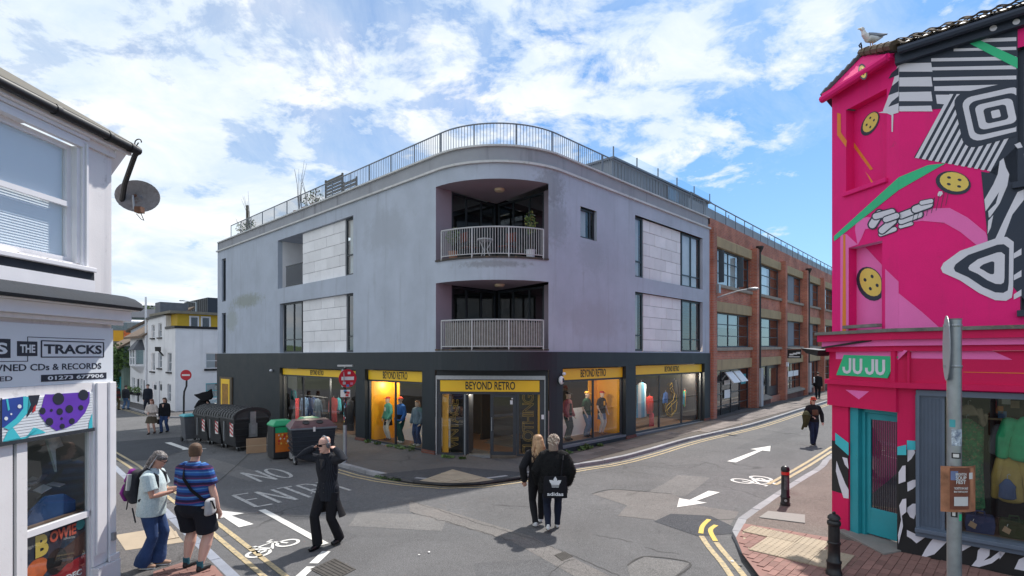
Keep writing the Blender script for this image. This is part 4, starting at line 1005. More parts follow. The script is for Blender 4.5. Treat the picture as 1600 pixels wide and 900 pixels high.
# downpipes
for k in (1, 3):
 t = pil[k]+PW/2+.14; m2 = MB(); m2.tube([BP(t, .28, z) for z in (l1t+.05, 4, 2.2)], .075, BLACK, 8)
 m2.lathe([(.09, 0), (.20, .25), (.20, .32)], BLACK, 8, BP(t, .28, l1t-.05)); m2.build('downpipe', fb)
 m2 = MB(); bar(m2, BP, t-.19, t+.19, .16, .42, .25, 2.25, M('pipe_guard', (.34, .35, .38), .55, .1, 4)); m2.build('pipe_guard', fb, bevel=.02)
 m2 = MB(); m2.tube([BP(t, .28, .25), BP(t, .3, .08), BP(t, .5, .02)], .07, BLACK, 8); m2.build('drain_shoe', fb)
# hanging sign
w_ = BQ(1225, 548, .3); t = pil[2]; za = BQ(1224, 547, .5)[1]; zb = BQ(1224, 560.5, .5)[1]
m2 = MB(); bar(m2, BP, t-.02, t+.02, PD+.05, PD+.80, zb, za, BLACK); hs = m2.build('hanging_sign', fb)
m2 = MB()
for d in (.33, .52, .70): bar(m2, BP, t-.026, t-.021, PD+.05+d-.22, PD+.05+d, zb+(za-zb)*(.20+.45*d), zb+(za-zb)*(.38+.5*d), WHITEP)
bar(m2, BP, t-.026, t-.021, PD+.12, PD+.72, zb+.06, zb+.11, WHITEP); m2.build('sign_mark', hs)
m2 = MB(); m2.tube([BP(t, PD, za+.06), BP(t, PD+.85, za+.06)], .02, BLACK, 6); m2.build('bracket', hs)
m2 = MB(); bar(m2, BP, t-.12, t+.12, PD, PD+.1, zb-.5, zb-.25, WHITE); m2.build('sensor_box', fb)
m2 = MB(); x, z = BQ(1117, 465); m2.tube([BP(x, .1, z), BP(x+.3, .9, z+.25), BP(x+.35, 1.3, z+.3)], .03, STEEL, 6); m2.ell(BP(x+.38, 1.5, z+.3), (.12, .28, .07), STEEL, 10, 6); m2.build('wall_lamp', fb, smooth=True)
m2 = MB(); x, z = BQ(1116, 452); bar(m2, BP, x-.1, x+.12, .05, .25, z-.18, z+.2, STEEL); m2.build('junction_box', fb)
# roof: grey metal fence and glass line behind the parapet
zr = zpar+.02; m2 = MB(); rb = BQ(1117, 322, -1.0)[1]
bar(m2, BP, .1, TL, -1.02, -1.0, zr-.3, rb-.25, M('roof_sheet', (.25, .265, .29), .5, .08, 1)); m2.build('roof_fence', fb)
m2 = MB(); m2.tube([BP(.05, -.9, rb-.02), BP(TL, -.9, rb-.02)], .035, STEELD, 6)
for i in range(30): m2.tube([BP(.1+i*1.5, -.9, zr-.2), BP(.1+i*1.5, -.9, rb)], .025, STEELD, 5)
m2.build('roof_railing', fb)
m2 = MB()
for i in range(11): m2.tube([BP(.5+i*4.2, -2.2, zr-.2), BP(.5+i*4.2, -2.2, rb+.75)], .025, STEELD, 5)
m2.build('balustrade_post', fb)
m2 = MB(); m2.poly([BP(.5, -2.2, rb+.05), BP(TL, -2.2, rb+.05), BP(TL, -2.2, rb+.7), BP(.5, -2.2, rb+.7)], GLASSB); m2.build('glass_panel', fb)
# ================================================================ PINK SHOP with the mural
JO = gp(1404, 862.5, .1); JD = Vector((-UX.x, -UX.y)); JN = Vector((-VX.x, -VX.y))         # long front, outward normal
CD = Vector((-.226, .974)).normalized(); CN = Vector((-CD.y, CD.x)); CLEN = 1.30           # splayed corner
pk = thing('pink_shop', 'magenta corner shop with a black and white stripe mural, green sign and turquoise corner door', 'building')
def JP(s, n, z): q = JO+JD*s+JN*n; return Vector((q.x, q.y, z))
def KP(s, n, z): q = JO+CD*s+CN*n; return Vector((q.x, q.y, z))
def pq(px, py, O, D, Nn, n):
 r = (px-800)/K; p = O+Nn*n; t = (r*p.y-p.x)/(D.x-r*D.y)
 return t if py is None else (t, CZ+(H0-py)/K*(p.y+D.y*t))
def JQ(px, py=None, n=0.0): return pq(px, py, JO, JD, JN, n)
def KQ(px, py=None, n=0.0): return pq(px, py, JO, CD, CN, n)
CLEN = KQ(1300)
PINK = M('magenta_paint', (.82, .018, .20), .62, .10, .9, .12, 60, stain=((.40, .05, .12), .18, 3), fine=.04, spec=.2, streak=((.55, .03, .16), .5, 5))
PINKD = M('crimson_paint', (.64, .012, .10), .55, .10, .9, .1, 60, fine=.04, spec=.2, streak=((.45, .02, .08), .5, 5))
PINKL = M('pale_pink_paint', (.86, .16, .48), .62, .08, .9, .12, 60, fine=.04)
NAVY = M('mural_navy', (.022, .032, .058), .6, .12, 1.5, .1, 60)
MWHITE = M('mural_white', (.70, .68, .76), .65, .06, 1.5, .1, 60)
GREEN = M('mural_green', (.03, .52, .24), .6, .06, 1.5, .1, 60)
MOR = M('mural_orange', (.78, .22, .02), .6, .06, 2, .1, 60)
MYEL = M('mural_yellow', (.78, .56, .12), .6, .06, 2, .1, 60)
CYAN = M('mural_cyan', (.05, .50, .58), .6, .06, 2)
ZE = JQ(1402, 86)[1]; ZL = JQ(1410, 517)[1]; ZF = JQ(1434, 609)[1]; ZS = JQ(1434, 822)[1]; ZG = hz(*JO)+.1
print('pink', JO, ZE, ZL, ZF, ZS, CLEN)
LJ = 7.0
# window in the upper wall at the right edge of view
UW = [JQ(1587), JQ(1587)+1.0, JQ(1590, 285)[1], JQ(1590, 75)[1], .12, NAVY]
UW2 = [JQ(1594), JQ(1594)+1.0, JQ(1594, 485)[1], JQ(1594, 330)[1], .12, NAVY]
r1 = [KQ(1385.5), KQ(1322), KQ(1352, 290)[1], KQ(1322, 172)[1], .16]; r2 = [KQ(1378.5), KQ(1326), KQ(1352, 519)[1], KQ(1326, 388)[1], .16]
mb = MB()
cells(mb, JP, 0, LJ, ZL-.02, ZE, [UW, UW2], PINK); cells(mb, KP, 0, CLEN, ZL-.02, ZE, [r1, r2], PINK)
for r in (r1, r2): mb.poly([KP(r[0], -r[4], r[2]), KP(r[1], -r[4], r[2]), KP(r[1], -r[4], r[3]), KP(r[0], -r[4], r[3])], PINK)
c1 = KP(CLEN, 0, 0); far = VX*7
mb.poly([c1+Vector((0, 0, -.3)), c1+Vector((far.x, far.y, -.3)), c1+Vector((far.x, far.y, ZE)), c1+Vector((0, 0, ZE))], PINK)
mb.poly([JP(LJ, 0, -.3), JP(LJ, -6, -.3), JP(LJ, -6, ZE), JP(LJ, 0, ZE)], PINK)
mb.build('wall', pk)
for r, zz in ((r1, KQ(1352, 280)[1]),):
 mb = MB(); bar(mb, KP, r[0]-.02, r[1]+.04, -.1, .05, r[2]-.07, r[2], PINK); mb.build('blind_window_sill', pk, bevel=.01)
mb = MB(); bar(mb, KP, KQ(1378), KQ(1324), .002, .10, ZL+.075, ZL+.125, M('old_lead', (.2, .19, .18), .8, .3, 8, .3, 40)); mb.build('blind_window_sill', pk)
for o_, (mq, mz) in ((UW, ((), (.5,))), (UW2, ((), (.5,)))):
 window(pk, JP, o_[0]+.01, o_[1]-.01, o_[2]+.01, o_[3]-.01, -.08, (), [o_[2]+(o_[3]-o_[2])*.47], .07, NAVY, GLASSD)
 mb = MB(); mb.poly([JP(o_[0]-.1, -.6, o_[2]), JP(o_[1]+.1, -.6, o_[2]), JP(o_[1]+.1, -.6, o_[3]), JP(o_[0]-.1, -.6, o_[3])], CURTAIN); mb.build('pane_backing', pk)
 mb = MB(); bar(mb, JP, o_[0]-.03, o_[1]+.05, -.05, .07, o_[2]-.08, o_[2], NAVY); mb.build('window_sill', pk)
# ---- ledge over the shop front, cornice, sign box
LEAD = M('lead_flashing', (.16, .155, .145), .8, .35, 6, .4, 30, stain=((.25, .22, .12), .5, 8))
def sweep(parts, name, parent=None):     # profile swept round the corner: (n0,n1,z0,z1,mat)
 for n0, n1, z0, z1, m in parts:
  mb = MB(); pr = lambda P, s: [P(s, n0, z0), P(s, n1, z0), P(s, n1, z1), P(s, n0, z1)]
  # mitre at the corner
  bis = (JN+CN).normalized(); kk = 1/bis.dot(JN)
  mit = [Vector((*(JO+bis*n*kk), z)) for n, z in ((n0, z0), (n1, z0), (n1, z1), (n0, z1))]
  mb.loft([pr(KP, CLEN+n1*.4), mit, pr(JP, LJ)], m); mb.build(name, parent or pk)
zb1 = JQ(1410, 600, .1)[1]
sweep([(0, .26, ZL-.02, ZL+.03, LEAD)], 'ledge_flashing')
sweep([(0, .22, ZL-.13, ZL-.021, PINKD), (0, .15, ZL-.22, ZL-.131, PINKL), (0, .10, ZL-.30, ZL-.221, PINKD)], 'cornice')
sweep([(-.1, .04, ZF+.06, ZL-.301, PINKD)], 'fascia'); sweep([(0, .11, ZF+.02, ZF+.10, PINKD)], 'fascia_moulding')
mb = MB(); f0 = JQ(1420, None, .05)
bar(mb, JP, JQ(1418, None, .05), JQ(1422, None, .05), .04, .09, ZF+.10, ZL-.30, PINKD); bar(mb, KP, -.02, .05, .04, .09, ZF+.10, ZL-.30, PINKD); mb.build('fascia_post', pk)
# sign: green parallelogram with white letters
zs0, zs1 = KQ(1350, 588, .05)[1], KQ(1350, 555.5, .05)[1]
g = [(1307, 586), (1387, 591), (1403, 557), (1319, 554.5)]
P_ = [KQ(x, y, .05) for x, y in g]
mb = MB(); mb.prism([KP(s, .042, z) for s, z in P_], (CN.x*.014, CN.y*.014, 0), GREEN); sg = mb.build('shop_sign', pk)
mb = MB()
def jl(px): return [KQ(x, y, .057) for x, y in px]
for x0, dy_ in ((1317.5, 0), (1353, 1.6)):
 for pts in ([(x0+11, 559.5), (x0+11, 577), (x0+9.6, 580.5), (x0+6, 582), (x0+2.4, 580.5), (x0+1, 577), (x0+1, 573)], [(x0+17, 560), (x0+17, 577), (x0+18.6, 581), (x0+22.5, 582.6), (x0+26.4, 581.2), (x0+28, 577.5), (x0+28, 560.4)]):
  q = jl([(x, y+dy_) for x, y in pts]); stroke(mb, KP, q, .046, .056, MWHITE)
mb.build('sign_lettering', sg, kind='stuff')
mb = MB(); mb.poly([KP(s, .043, z) for s, z in (KQ(x, y, .043) for x, y in ((1306, 548), (1404, 545), (1418, 548), (1404, 562), (1306, 561)))], PINKL)
mb.poly([JP(s, .043, z) for s, z in (JQ(x, y, .043) for x, y in ((1424, 546), (1548, 547), (1582, 562), (1424, 560)))], PINKL)
mb.poly([JP(s, .044, z) for s, z in (JQ(x, y, .044) for x, y in ((1505, 581), (1600, 582.6), (1700, 584), (1700, 585.5), (1600, 583.8), (1505, 581.8)))], MOR); mb.build('fascia_mural', pk)
# floodlight on an arm at the corner
mb = MB(); a = KQ(1296, 549); mb.hexa([KP(CLEN+.05, .02, a[1]-.08), KP(CLEN+.34, .05, a[1]-.03), KP(CLEN+.34, .22, a[1]-.03), KP(CLEN+.05, .25, a[1]-.08), KP(CLEN+.02, .0, a[1]+.02), KP(CLEN+.42, .0, a[1]+.06), KP(CLEN+.42, .26, a[1]+.06), KP(CLEN+.02, .26, a[1]+.02)], BLACK)
mb.tube([KP(CLEN*.25, .17, a[1]+.16), KP(CLEN, .2, a[1]+.06)], .016, BLACK, 6); mb.build('floodlight', pk)
# ---- ground-floor piers, door, window
def paint(P, Q, pxs, n, name, mat, parent=None):
 m2 = MB(); m2.poly([P(s, n, z) for s, z in (Q(x, y, n) for x, y in pxs)], mat); return m2.build(name, parent or pk)
zdt = KQ(1330, 636)[1]                     # head of the doorway
kd0, kd1 = KQ(1402), KQ(1325.5)            # opening of the door on the splay
mb = MB(); bar(mb, KP, 0, kd0, -.35, 0, ZG-.3, zdt, PINKD); bar(mb, KP, kd1, CLEN, -.2, 0, ZG-.4, zdt, PINKD); bar(mb, KP, 0, CLEN+.05, -.3, .05, zdt, ZF+.04, PINKD); mb.build('door_surround', pk)
paint(KP, KQ, [(1321, 609), (1358, 611.5), (1342, 624)], .053, 'door_triangle', PINKL)
# the corner pier between door and window
jp = JQ(1433); mb = MB(); cells(mb, JP, 0, jp, ZG-.3, ZF+.03, [], PINKD); mb.build('pier', pk)
# stall riser under the window and frame
mb = MB(); cells(mb, JP, jp, LJ, ZG-.4, ZS-.12, [], BLACK); bar(mb, JP, jp, LJ, -.2, -.001, ZF, ZF+.04, PINK); mb.build('stall_riser', pk)
FRB = M('blue_grey_frame', (.105, .135, .19), .45, .1, 3)
mb = MB(); bar(mb, JP, jp-.01, LJ, -.1, .05, ZF-.075, ZF, FRB); bar(mb, JP, jp-.01, jp+.035, -.08, .05, ZS-.02, ZF-.075, FRB)
bar(mb, JP, jp-.01, LJ, -.15, .14, ZS-.055, ZS, FRB); bar(mb, JP, jp-.01, LJ, -.1, .09, ZS-.125, ZS-.056, FRB); sw = mb.build('shop_window', pk, bevel=.006)
# ribbed folded shutter panel
js = JQ(1476); mb = MB(); bar(mb, JP, jp+.035, js, -.06, .012, ZS, ZF-.075, FRB); sp_ = mb.build('shutter_panel', pk)
for i in range(14):
 x = jp+.06+(js-jp-.1)*(i+.5)/14; m2 = MB(); m2.loft([[JP(x-.009, .012, z), JP(x-.005, .024, z), JP(x+.005, .024, z), JP(x+.009, .012, z)] for z in (ZS+.03, ZF-.12)], FRB); m2.build('rib', sp_)
MB().poly([JP(js, -.03, ZS), JP(LJ, -.03, ZS), JP(LJ, -.03, ZF-.075), JP(js, -.03, ZF-.075)], GLASS).build('pane', sw)
DKRED = M('dark_shop_back', (.045, .024, .022), .85, .4, 2)
mb = MB(); mb.poly([JP(js-.3, -1.5, 0), JP(LJ, -1.5, 0), JP(LJ, -1.5, ZF+.3), JP(js-.3, -1.5, ZF+.3)], DKRED); mb.poly([JP(js-.3, -.05, ZF-.03), JP(LJ, -.05, ZF-.03), JP(LJ, -1.5, ZF-.03), JP(js-.3, -1.5, ZF-.03)], DARKIN)
mb.poly([JP(jp+.1, -.15, 0), JP(jp+.1, -.15, ZF), JP(js-.3, -1.5, ZF), JP(js-.3, -1.5, 0)], DARKIN); mb.build('shop_back', pk)
mb = MB(); bar(mb, JP, jp+.1, LJ, -1.5, -.16, ZS-.08, ZS-.02, WOODFL); mb.build('window_shelf', pk)
# zebra paint: black ground with white bands on the riser and piers
mb = MB(); bar(mb, JP, .0, jp, -.01, .003, ZG-.2, JQ(1420, 703)[1], BLACK); bar(mb, KP, -.004, kd0, -.02, .003, ZG-.2, KQ(1403, 708)[1], BLACK); bar(mb, KP, kd1, CLEN, -.02, .003, KQ(1312, 770)[1], KQ(1312, 690)[1], BLACK); mb.build('zebra_ground', pk, kind='stuff')
mb = MB(); Z = lambda pts, Q=JQ, P=JP: mb.poly([P(s, .006, z) for s, z in (Q(x, y, .006) for x, y in pts)], MWHITE)
Z([(1418, 702), (1428, 702), (1430, 707), (1424, 717), (1418, 722)]); Z([(1417.5, 754), (1426, 750), (1434, 749), (1434, 757), (1426, 764), (1418, 768)]); Z([(1418, 793), (1426, 787), (1434, 787), (1434, 795), (1428, 811), (1422, 808), (1417, 799)])
Z([(1417, 828), (1432, 835), (1448, 831), (1461, 830), (1445, 840), (1432, 849), (1424, 842), (1417, 838)]); Z([(1454, 846), (1466, 833), (1486, 834), (1480, 846), (1460, 866), (1438, 873), (1446, 858)])
Z([(1510, 840), (1532, 842), (1520, 852), (1502, 862), (1501, 856)]); Z([(1528, 860), (1536, 852), (1547, 851), (1546, 868), (1537, 876), (1548, 872), (1562, 861), (1566, 868), (1550, 880), (1530, 886), (1518, 884), (1526, 874)])
Z([(1478, 878), (1490, 866), (1496, 876), (1490, 882)]); Z([(1592, 874), (1620, 862), (1640, 880), (1600, 892), (1585, 889)]); Z([(1561, 850), (1576, 850), (1570, 864), (1562, 874)])
ZK = lambda pts: Z(pts, KQ, KP)
ZK([(1404, 738), (1410, 728), (1415, 727), (1415, 752), (1404, 756)]); ZK([(1405, 790), (1410, 780), (1416, 779), (1416, 800), (1409, 806), (1411, 822), (1404, 850), (1403, 836), (1408, 812)])
ZK([(1316, 714), (1324, 716), (1325, 724), (1326, 733), (1320, 726)]); ZK([(1307, 720), (1312, 734), (1321, 756), (1326, 765), (1326, 779), (1318, 778), (1311, 756), (1306, 736)])
mb.build('zebra_stripe', pk, kind='stuff')
mb = MB(); mb.poly([KP(s, .007, z) for s, z in (KQ(x, y, .007) for x, y in ((1305, 676), (1326, 692), (1326, 712), (1305, 693)))], CYAN); mb.poly([KP(s, .007, z) for s, z in (KQ(x, y, .007) for x, y in ((1402, 698), (1416, 695), (1416, 711), (1402, 711)))], CYAN)
mb.poly([JP(s, .007, z) for s, z in (JQ(x, y, .007) for x, y in ((1417, 688), (1433, 689), (1433, 703), (1417, 703)))], CYAN); mb.build('cyan_band', pk, kind='stuff')
# turquoise door, half open into the shop: hinge at the left jamb
zdb = ZG+.06; h0 = KP(kd1-.02, -.12, 0); dd = (KP(kd0+.02, -.30, 0)-h0); dl = dd.length; dd.normalize(); dn = Vector((-dd.y, dd.x, 0))
def DP(s, n, z): return h0+dd*s+dn*n+Vector((0, 0, z))
mb = MB(); bar(mb, KP, kd1-.16, kd1-.001, -.16, -.03, zdb-.1, zdt-.005, TEAL); bar(mb, KP, kd1-.22, kd1-.161, -.19, -.10, zdb-.1, zdt-.005, TEAL); bar(mb, KP, kd0+.001, kd1-.161, -.2, -.1, zdt-.07, zdt-.004, TEAL); mb.build('door_frame', pk, bevel=.006)
s0 = .17
mb = MB(); zt2 = zdt-.08
bar(mb, DP, s0, s0+.09, -.02, .025, zdb, zt2, TEAL); bar(mb, DP, dl-.07, dl, -.02, .025, zdb, zt2, TEAL); bar(mb, DP, s0+.09, dl-.07, -.02, .025, zdb, zdb+.42, TEAL); bar(mb, DP, s0+.09, dl-.07, -.02, .025, zt2-.1, zt2, TEAL)
bar(mb, DP, s0+.18, dl-.16, .025, .035, zdb+.16, zdb+.34, TEAL); tdoor = mb.build('door', pk, bevel=.005)
MB().poly([DP(s0+.09, .0, zdb+.42), DP(dl-.07, .0, zdb+.42), DP(dl-.07, .0, zt2-.1), DP(s0+.09, .0, zt2-.1)], GLASSD).build('pane', tdoor)
mb = MB(); bar(mb, DP, s0+.3, dl-.25, .036, .048, zdb+.25, zdb+.29, TEAL); mb.build('letter_plate', tdoor)
mb = MB()
for i in range(14): x = s0+.14+(dl-s0-.26)*i/13; bar(mb, DP, x-.003, x+.003, -.012, -.006, zdb+.42, zt2-.1, DARKF)
mb.build('glass_bar', tdoor, kind='stuff')
mb = MB(); mb.prism([KP(kd0-.1, .35, ZG-.02), KP(kd1+.1, .12, ZG-.02), KP(kd1+.1, -.35, ZG-.02), KP(kd0, -.35, ZG-.02)], (0, 0, .055), SLABG); mb.prism([KP(kd0, -.34, ZG+.0351), KP(kd1, -.34, ZG+.0351), KP(kd1, -1.6, ZG+.0351), KP(kd0, -1.6, ZG+.0351)], (0, 0, .01), WOODFL); mb.build('doorstep', pk, bevel=.008)
mb = MB(); mb.poly([KP(kd0-.2, -1.6, 0), KP(kd1+.2, -1.6, 0), KP(kd1+.2, -1.6, 3), KP(kd0-.2, -1.6, 3)], DARKIN); mb.build('inner_wall', pk)
# ---- MURAL on the upper wall: paint lies 3-8 mm proud of the render
def mj(pxs, mat, lay, name='mural_patch'): return paint(JP, JQ, pxs, .003+.0015*lay, name, mat)
def mk(pxs, mat, lay, name='mural_patch', n=0.0): return paint(KP, KQ, pxs, n+.003+.0015*lay, name, mat)
# pale pink swoosh
mk([(1313, 365), (1320, 368), (1340, 350), (1352, 342), (1404, 332), (1404, 348), (1352, 358), (1346, 372), (1346, 519), (1313, 522)], PINKL, 0) if False else None
mj([(1404, 344), (1440, 326), (1484, 325), (1512, 340), (1540, 363), (1545, 376), (1526, 383), (1500, 362), (1475, 348), (1440, 345), (1404, 350)], PINKL, 1)
mj([(1404, 458), (1440, 487), (1468, 512), (1466, 514.5), (1404, 517.5)], PINKL, 1)
mk([(1383, 420), (1404, 440), (1404, 517), (1383, 518.5)], PINKL, 1); mk([(1337, 345), (1354, 339), (1404, 344), (1404, 350), (1352, 358), (1346, 372), (1340, 383), (1336, 360)], PINKL, 1)
mk([(1313, 367), (1323, 366), (1340, 382), (1326, 387), (1326, 522), (1313, 523.5)], PINKL, 1)
mk([(1329, 390), (1352, 386), (1378, 414), (1378, 517), (1329, 519)], PINKL, 0, n=-.16)
# orange line
mk([(1317.5, 367), (1321, 367), (1322, 522.5), (1316, 523)], MOR, 2); mk([(1308, 176), (1313.5, 178), (1314, 207), (1323, 220), (1322, 230), (1308, 211)], MOR, 1); mk([(1324, 221), (1334, 222), (1364, 264), (1360, 266), (1334, 230), (1324, 230)], MOR, 0, n=-.16); mk([(1352, 268), (1358, 275), (1366, 287), (1363, 288)], MOR, 1)
# green ribbon
mk([(1303, 369), (1303, 377), (1404, 297), (1404, 277)], GREEN, 3, 'mural_ribbon'); mj([(1404, 277), (1450, 258), (1478, 255), (1465, 262), (1404, 297)], GREEN, 3, 'mural_ribbon')
mj([(1490, 55), (1508, 52), (1590, 90), (1590, 107)], GREEN, 6, 'mural_ribbon')
# stripe field (navy ground, white bands)
mk([(1405, 84), (1403, 100), (1392, 140), (1380, 172), (1380, 176), (1404, 172)], MWHITE, 2)
mj([(1404, 95), (1590, 40), (1590, 290), (1548, 270), (1545, 266), (1428, 246), (1472, 170), (1404, 172)], NAVY, 2, 'mural_stripe_ground')
for a, b, c_, d in ((105, 110, 117, 122), (126, 131, 143, 146), (150, 153, 161, 162)):      # bands on the splay and first part
 mk([(1393, a+9), (1404, a), (1404, c_), (1388, c_+6)], NAVY, 3, 'mural_stripe')
for y0, y1 in ((99, 112), (121, 135), (144, 158), (166, 174)):
 mj([(1405, y0), (1455, y0-1), (1457, y1), (1405, y1)], MWHITE, 3, 'mural_stripe')
for y0, y1, xa, xb in ((60, 66, 1529, 1588), (75, 80, 1490, 1588), (90, 96, 1455, 1588), (104, 110, 1456, 1588), (120, 126, 1458, 1588), (134, 142, 1460, 1566)):
 mj([(xa, y0+1), (xb, y0-2), (xb-(0 if y0 < 130 else 17), y1-2 if y0 < 130 else y1), (xa, y1)], MWHITE, 3, 'mural_stripe')
mj([(1462, 148), (1484, 148), (1477, 163), (1464, 162)], MWHITE, 3, 'mural_stripe')
mk([(1372, 176), (1388, 172), (1404, 172), (1404, 176), (1396, 178), (1395, 206), (1393, 206), (1393, 180), (1386, 177)], MWHITE, 3, 'paint_drip')
for i in range(12):                        # slanting bars
 xb = 1434+i*10.2; yb = 247+i*1.85; xt = xb+52-(i > 3)*6-(i > 6)*8-(i > 8)*6; yt = (147 if i < 4 else 166+i*5) if i < 7 else 212-(i-7)*6+6
 k = (yb-yt)/100; xt = xb+52*k*1.02
 mj([(xb-4.2, yb-.5), (xb+1.5, yb+.5), (xt+2.6, yt), (xt-3.4, yt)], MWHITE, 4, 'mural_bar')
def rr(cx, cy, w, h, rot, r=.35, n=5):
 out = []
 for qx, qy, a0 in ((1, 1, 0), (-1, 1, 90), (-1, -1, 180), (1, -1, 270)):
  for k in range(n):
   a = radians(a0+90*k/(n-1)); x = qx*w*(1-r)+w*r*cos(a); y = qy*h*(1-r)+h*r*sin(a); out.append((cx+x*cos(rot)-y*sin(rot), cy+x*sin(rot)+y*cos(rot)))
 return out
for lay, (w, h, m) in enumerate(((60, 44, NAVY), (48, 35, MWHITE), (39, 27, NAVY), (30, 20, MWHITE), (18, 12, NAVY), (7, 6, MWHITE))):
 mj([(min(x, 1588), y) for x, y in rr(1556, 178, w, h, -.22)], m, 5+lay*.7, 'mural_square')
# zebra area right of the diagonal
mj([(1533, 262), (1590, 290), (1600, 520), (1595, 460), (1560, 420), (1545, 380)], NAVY, 2, 'mural_stripe_ground') if False else None
mj([(1533, 268), (1545, 270), (1592, 225), (1640, 225), (1640, 505), (1594, 462), (1545, 400), (1542, 360)], NAVY, 2, 'mural_stripe_ground')
for p in ([(1568, 247), (1572, 262), (1577, 272), (1574, 290), (1562, 318), (1548, 338), (1545, 340), (1544, 330), (1556, 318), (1561, 300), (1546, 322), (1540, 330), (1538, 312), (1552, 288), (1559, 272), (1562, 252)],
   [(1590, 300), (1600, 296), (1600, 312), (1582, 335), (1566, 378), (1560, 382), (1552, 380), (1568, 345), (1580, 320)], [(1585, 226), (1594, 222), (1598, 230), (1590, 232)], [(1544, 345), (1552, 336), (1548, 356), (1543, 366)], [(1600, 240), (1620, 230), (1630, 300), (1604, 270)]): mj(p, MWHITE, 3, 'mural_zebra')
def tri(s, lay, mat, dx=0):                # nested rounded triangles
 pts = [(1470, 419), (1474, 411), (1500, 392), (1560, 371), (1573, 370), (1584, 378), (1583, 450), (1581, 465), (1572, 470), (1555, 469), (1530, 458), (1500, 438), (1473, 426)]
 cx, cy = 1546+dx, 418; mj([(cx+(x-1546)*s, cy+(y-418)*s) for x, y in pts], mat, lay, 'mural_triangle')
tri(1.0, 4, MWHITE); tri(.76, 5, NAVY, 2); tri(.5, 6, MWHITE, 5); tri(.2, 7, NAVY, 0)
for y in (388, 422, 452): mj([(1584, y+8), (1596, y), (1596, y+10), (1584, y+16)], MWHITE, 4, 'mural_zebra')
# spotted eaves
for x, y in ((1531, 40), (1552, 44), (1570, 27), (1588, 34)): mj([(x+6*cos(t), y+4.6*sin(t)-1.2*cos(t)) for t in (i*pi/6 for i in range(12))], MWHITE, 68, 'mural_dot')
# yellow button shapes
def button(P, Q, cx, cy, w, h, rot, n, nm='mural_button', clip=None):
 for lay, (k, m, dx, dy) in enumerate(((1.12, NAVY, -w*.06, h*.10), (.92, MYEL, 0, 0))):
  pts = [(cx+dx+(w*k*cos(t))*cos(rot)-(h*k*sin(t))*sin(rot), cy+dy+(w*k*cos(t))*sin(rot)+(h*k*sin(t))*cos(rot)) for t in (i*pi/10 for i in range(20))]
  if clip: pts = [(min(x, clip), y) for x, y in pts]
  paint(P, Q, pts, n+.008+lay*.0015, nm, m)
 for u, v in ((-.38, -.3), (.3, -.3), (-.3, .34), (.36, .34)):
  x, y = cx+u*w*cos(rot)-v*h*sin(rot), cy+u*w*sin(rot)+v*h*cos(rot)
  paint(P, Q, [(x+w*.13*cos(t)*cos(rot)-h*.12*sin(t)*sin(rot), y+w*.13*cos(t)*sin(rot)+h*.12*sin(t)*cos(rot)) for t in (i*pi/4 for i in range(8))], n+.0115, nm, NAVY)
button(JP, JQ, 1491, 284, 25, 16, .22, 0); button(KP, KQ, 1360, 191, 10, 19, .55, -.16); button(KP, KQ, 1361, 441, 18, 25, -.45, -.16, clip=1377)
# tangled white gloves-like cluster with motion lines, split over the edge of the splay
def capsule(P, Q, a, b, w, n):
 a, b = Vector(a), Vector(b); d = (b-a).normalized(); m_ = Vector((-d.y, d.x))
 for k, mat in ((1.0, NAVY), (.70, MWHITE)):
  r = w/2*k; t0 = atan2(m_.y, m_.x); pts = [a+Vector((cos(t0+pi*i/6), sin(t0+pi*i/6)))*r for i in range(7)]+[b+Vector((cos(t0+pi+pi*i/6), sin(t0+pi+pi*i/6)))*r for i in range(7)]
  paint(P, Q, pts, n, 'mural_hand', mat); n += .001
for i, (a, b, w) in enumerate((((1376, 366), (1398, 358), 9), ((1378, 360), (1396, 345), 14), ((1363, 351), (1374, 334), 16), ((1368, 338), (1394, 331), 13), ((1384, 343), (1401, 337), 12))): capsule(KP, KQ, a, b, w, .009+i*.0022)
for i, (a, b, w) in enumerate((((1407, 354), (1424, 349), 8), ((1408, 346), (1438, 335), 12), ((1408, 337), (1434, 327), 13), ((1430, 327), (1452, 319), 15), ((1440, 317), (1455, 314), 9))): capsule(JP, JQ, a, b, w, .009+i*.0022)
for i in range(8):
 x = 1430+i*7.5; y0 = 332-i*4; mj([(x, y0-8), (x+.9, y0-8), (x-4.6, y0+17), (x-5.4, y0+17)], NAVY, 9, 'mural_line')
mj([(1465, 303), (1467, 299), (1472, 299), (1473, 303), (1469, 307), (1465, 306)], MWHITE, 9)
# ---- roof: eaves, gutter, pantiles
bis = (JN+CN).normalized()
mb = MB(); bar(mb, KP, .0, CLEN+.05, -.05, .16, ZE-.06, ZE, PINK); mb.build('eaves_board', pk); mb = MB(); bar(mb, JP, -.03, LJ, -.05, .10, ZE-.16, ZE, NAVY); mb.build('eaves_board', pk)
mb = MB(); mb.tube([KP(CLEN+.05, .16, ZE-.10), KP(.02, .16, ZE-.04)], .06, PINK, 8); mb.build('gutter', pk)
mb = MB(); mb.tube([JP(.02, .18, ZE-.02), JP(LJ, .18, ZE-.02)], .055, NAVY, 8); mb.build('gutter', pk)
TILE = M('clay_pantile', (.105, .080, .060), .9, .25, 5, .3, 40, rnd=.3, stain=((.15, .11, .04), .5, 9), spec=.15); SLATE = M('slate_roof', (.06, .065, .08), .6, .3, 5)
pit = .52
def RP(s, up, z=0): return JP(s, .16-up, ZE+.03+up*pit+z)
ap = RP(-.63, 1.0, .01); fA, fB = KP(CLEN+.08, .12, ZE-.02), KP(-.05, .12, ZE-.02)
mb = MB(); mb.poly([fA, fB, ap], PINK); mb.build('hip_facet', pk)
TOP = 2.0; rt = RP(-.63, TOP, -.03)
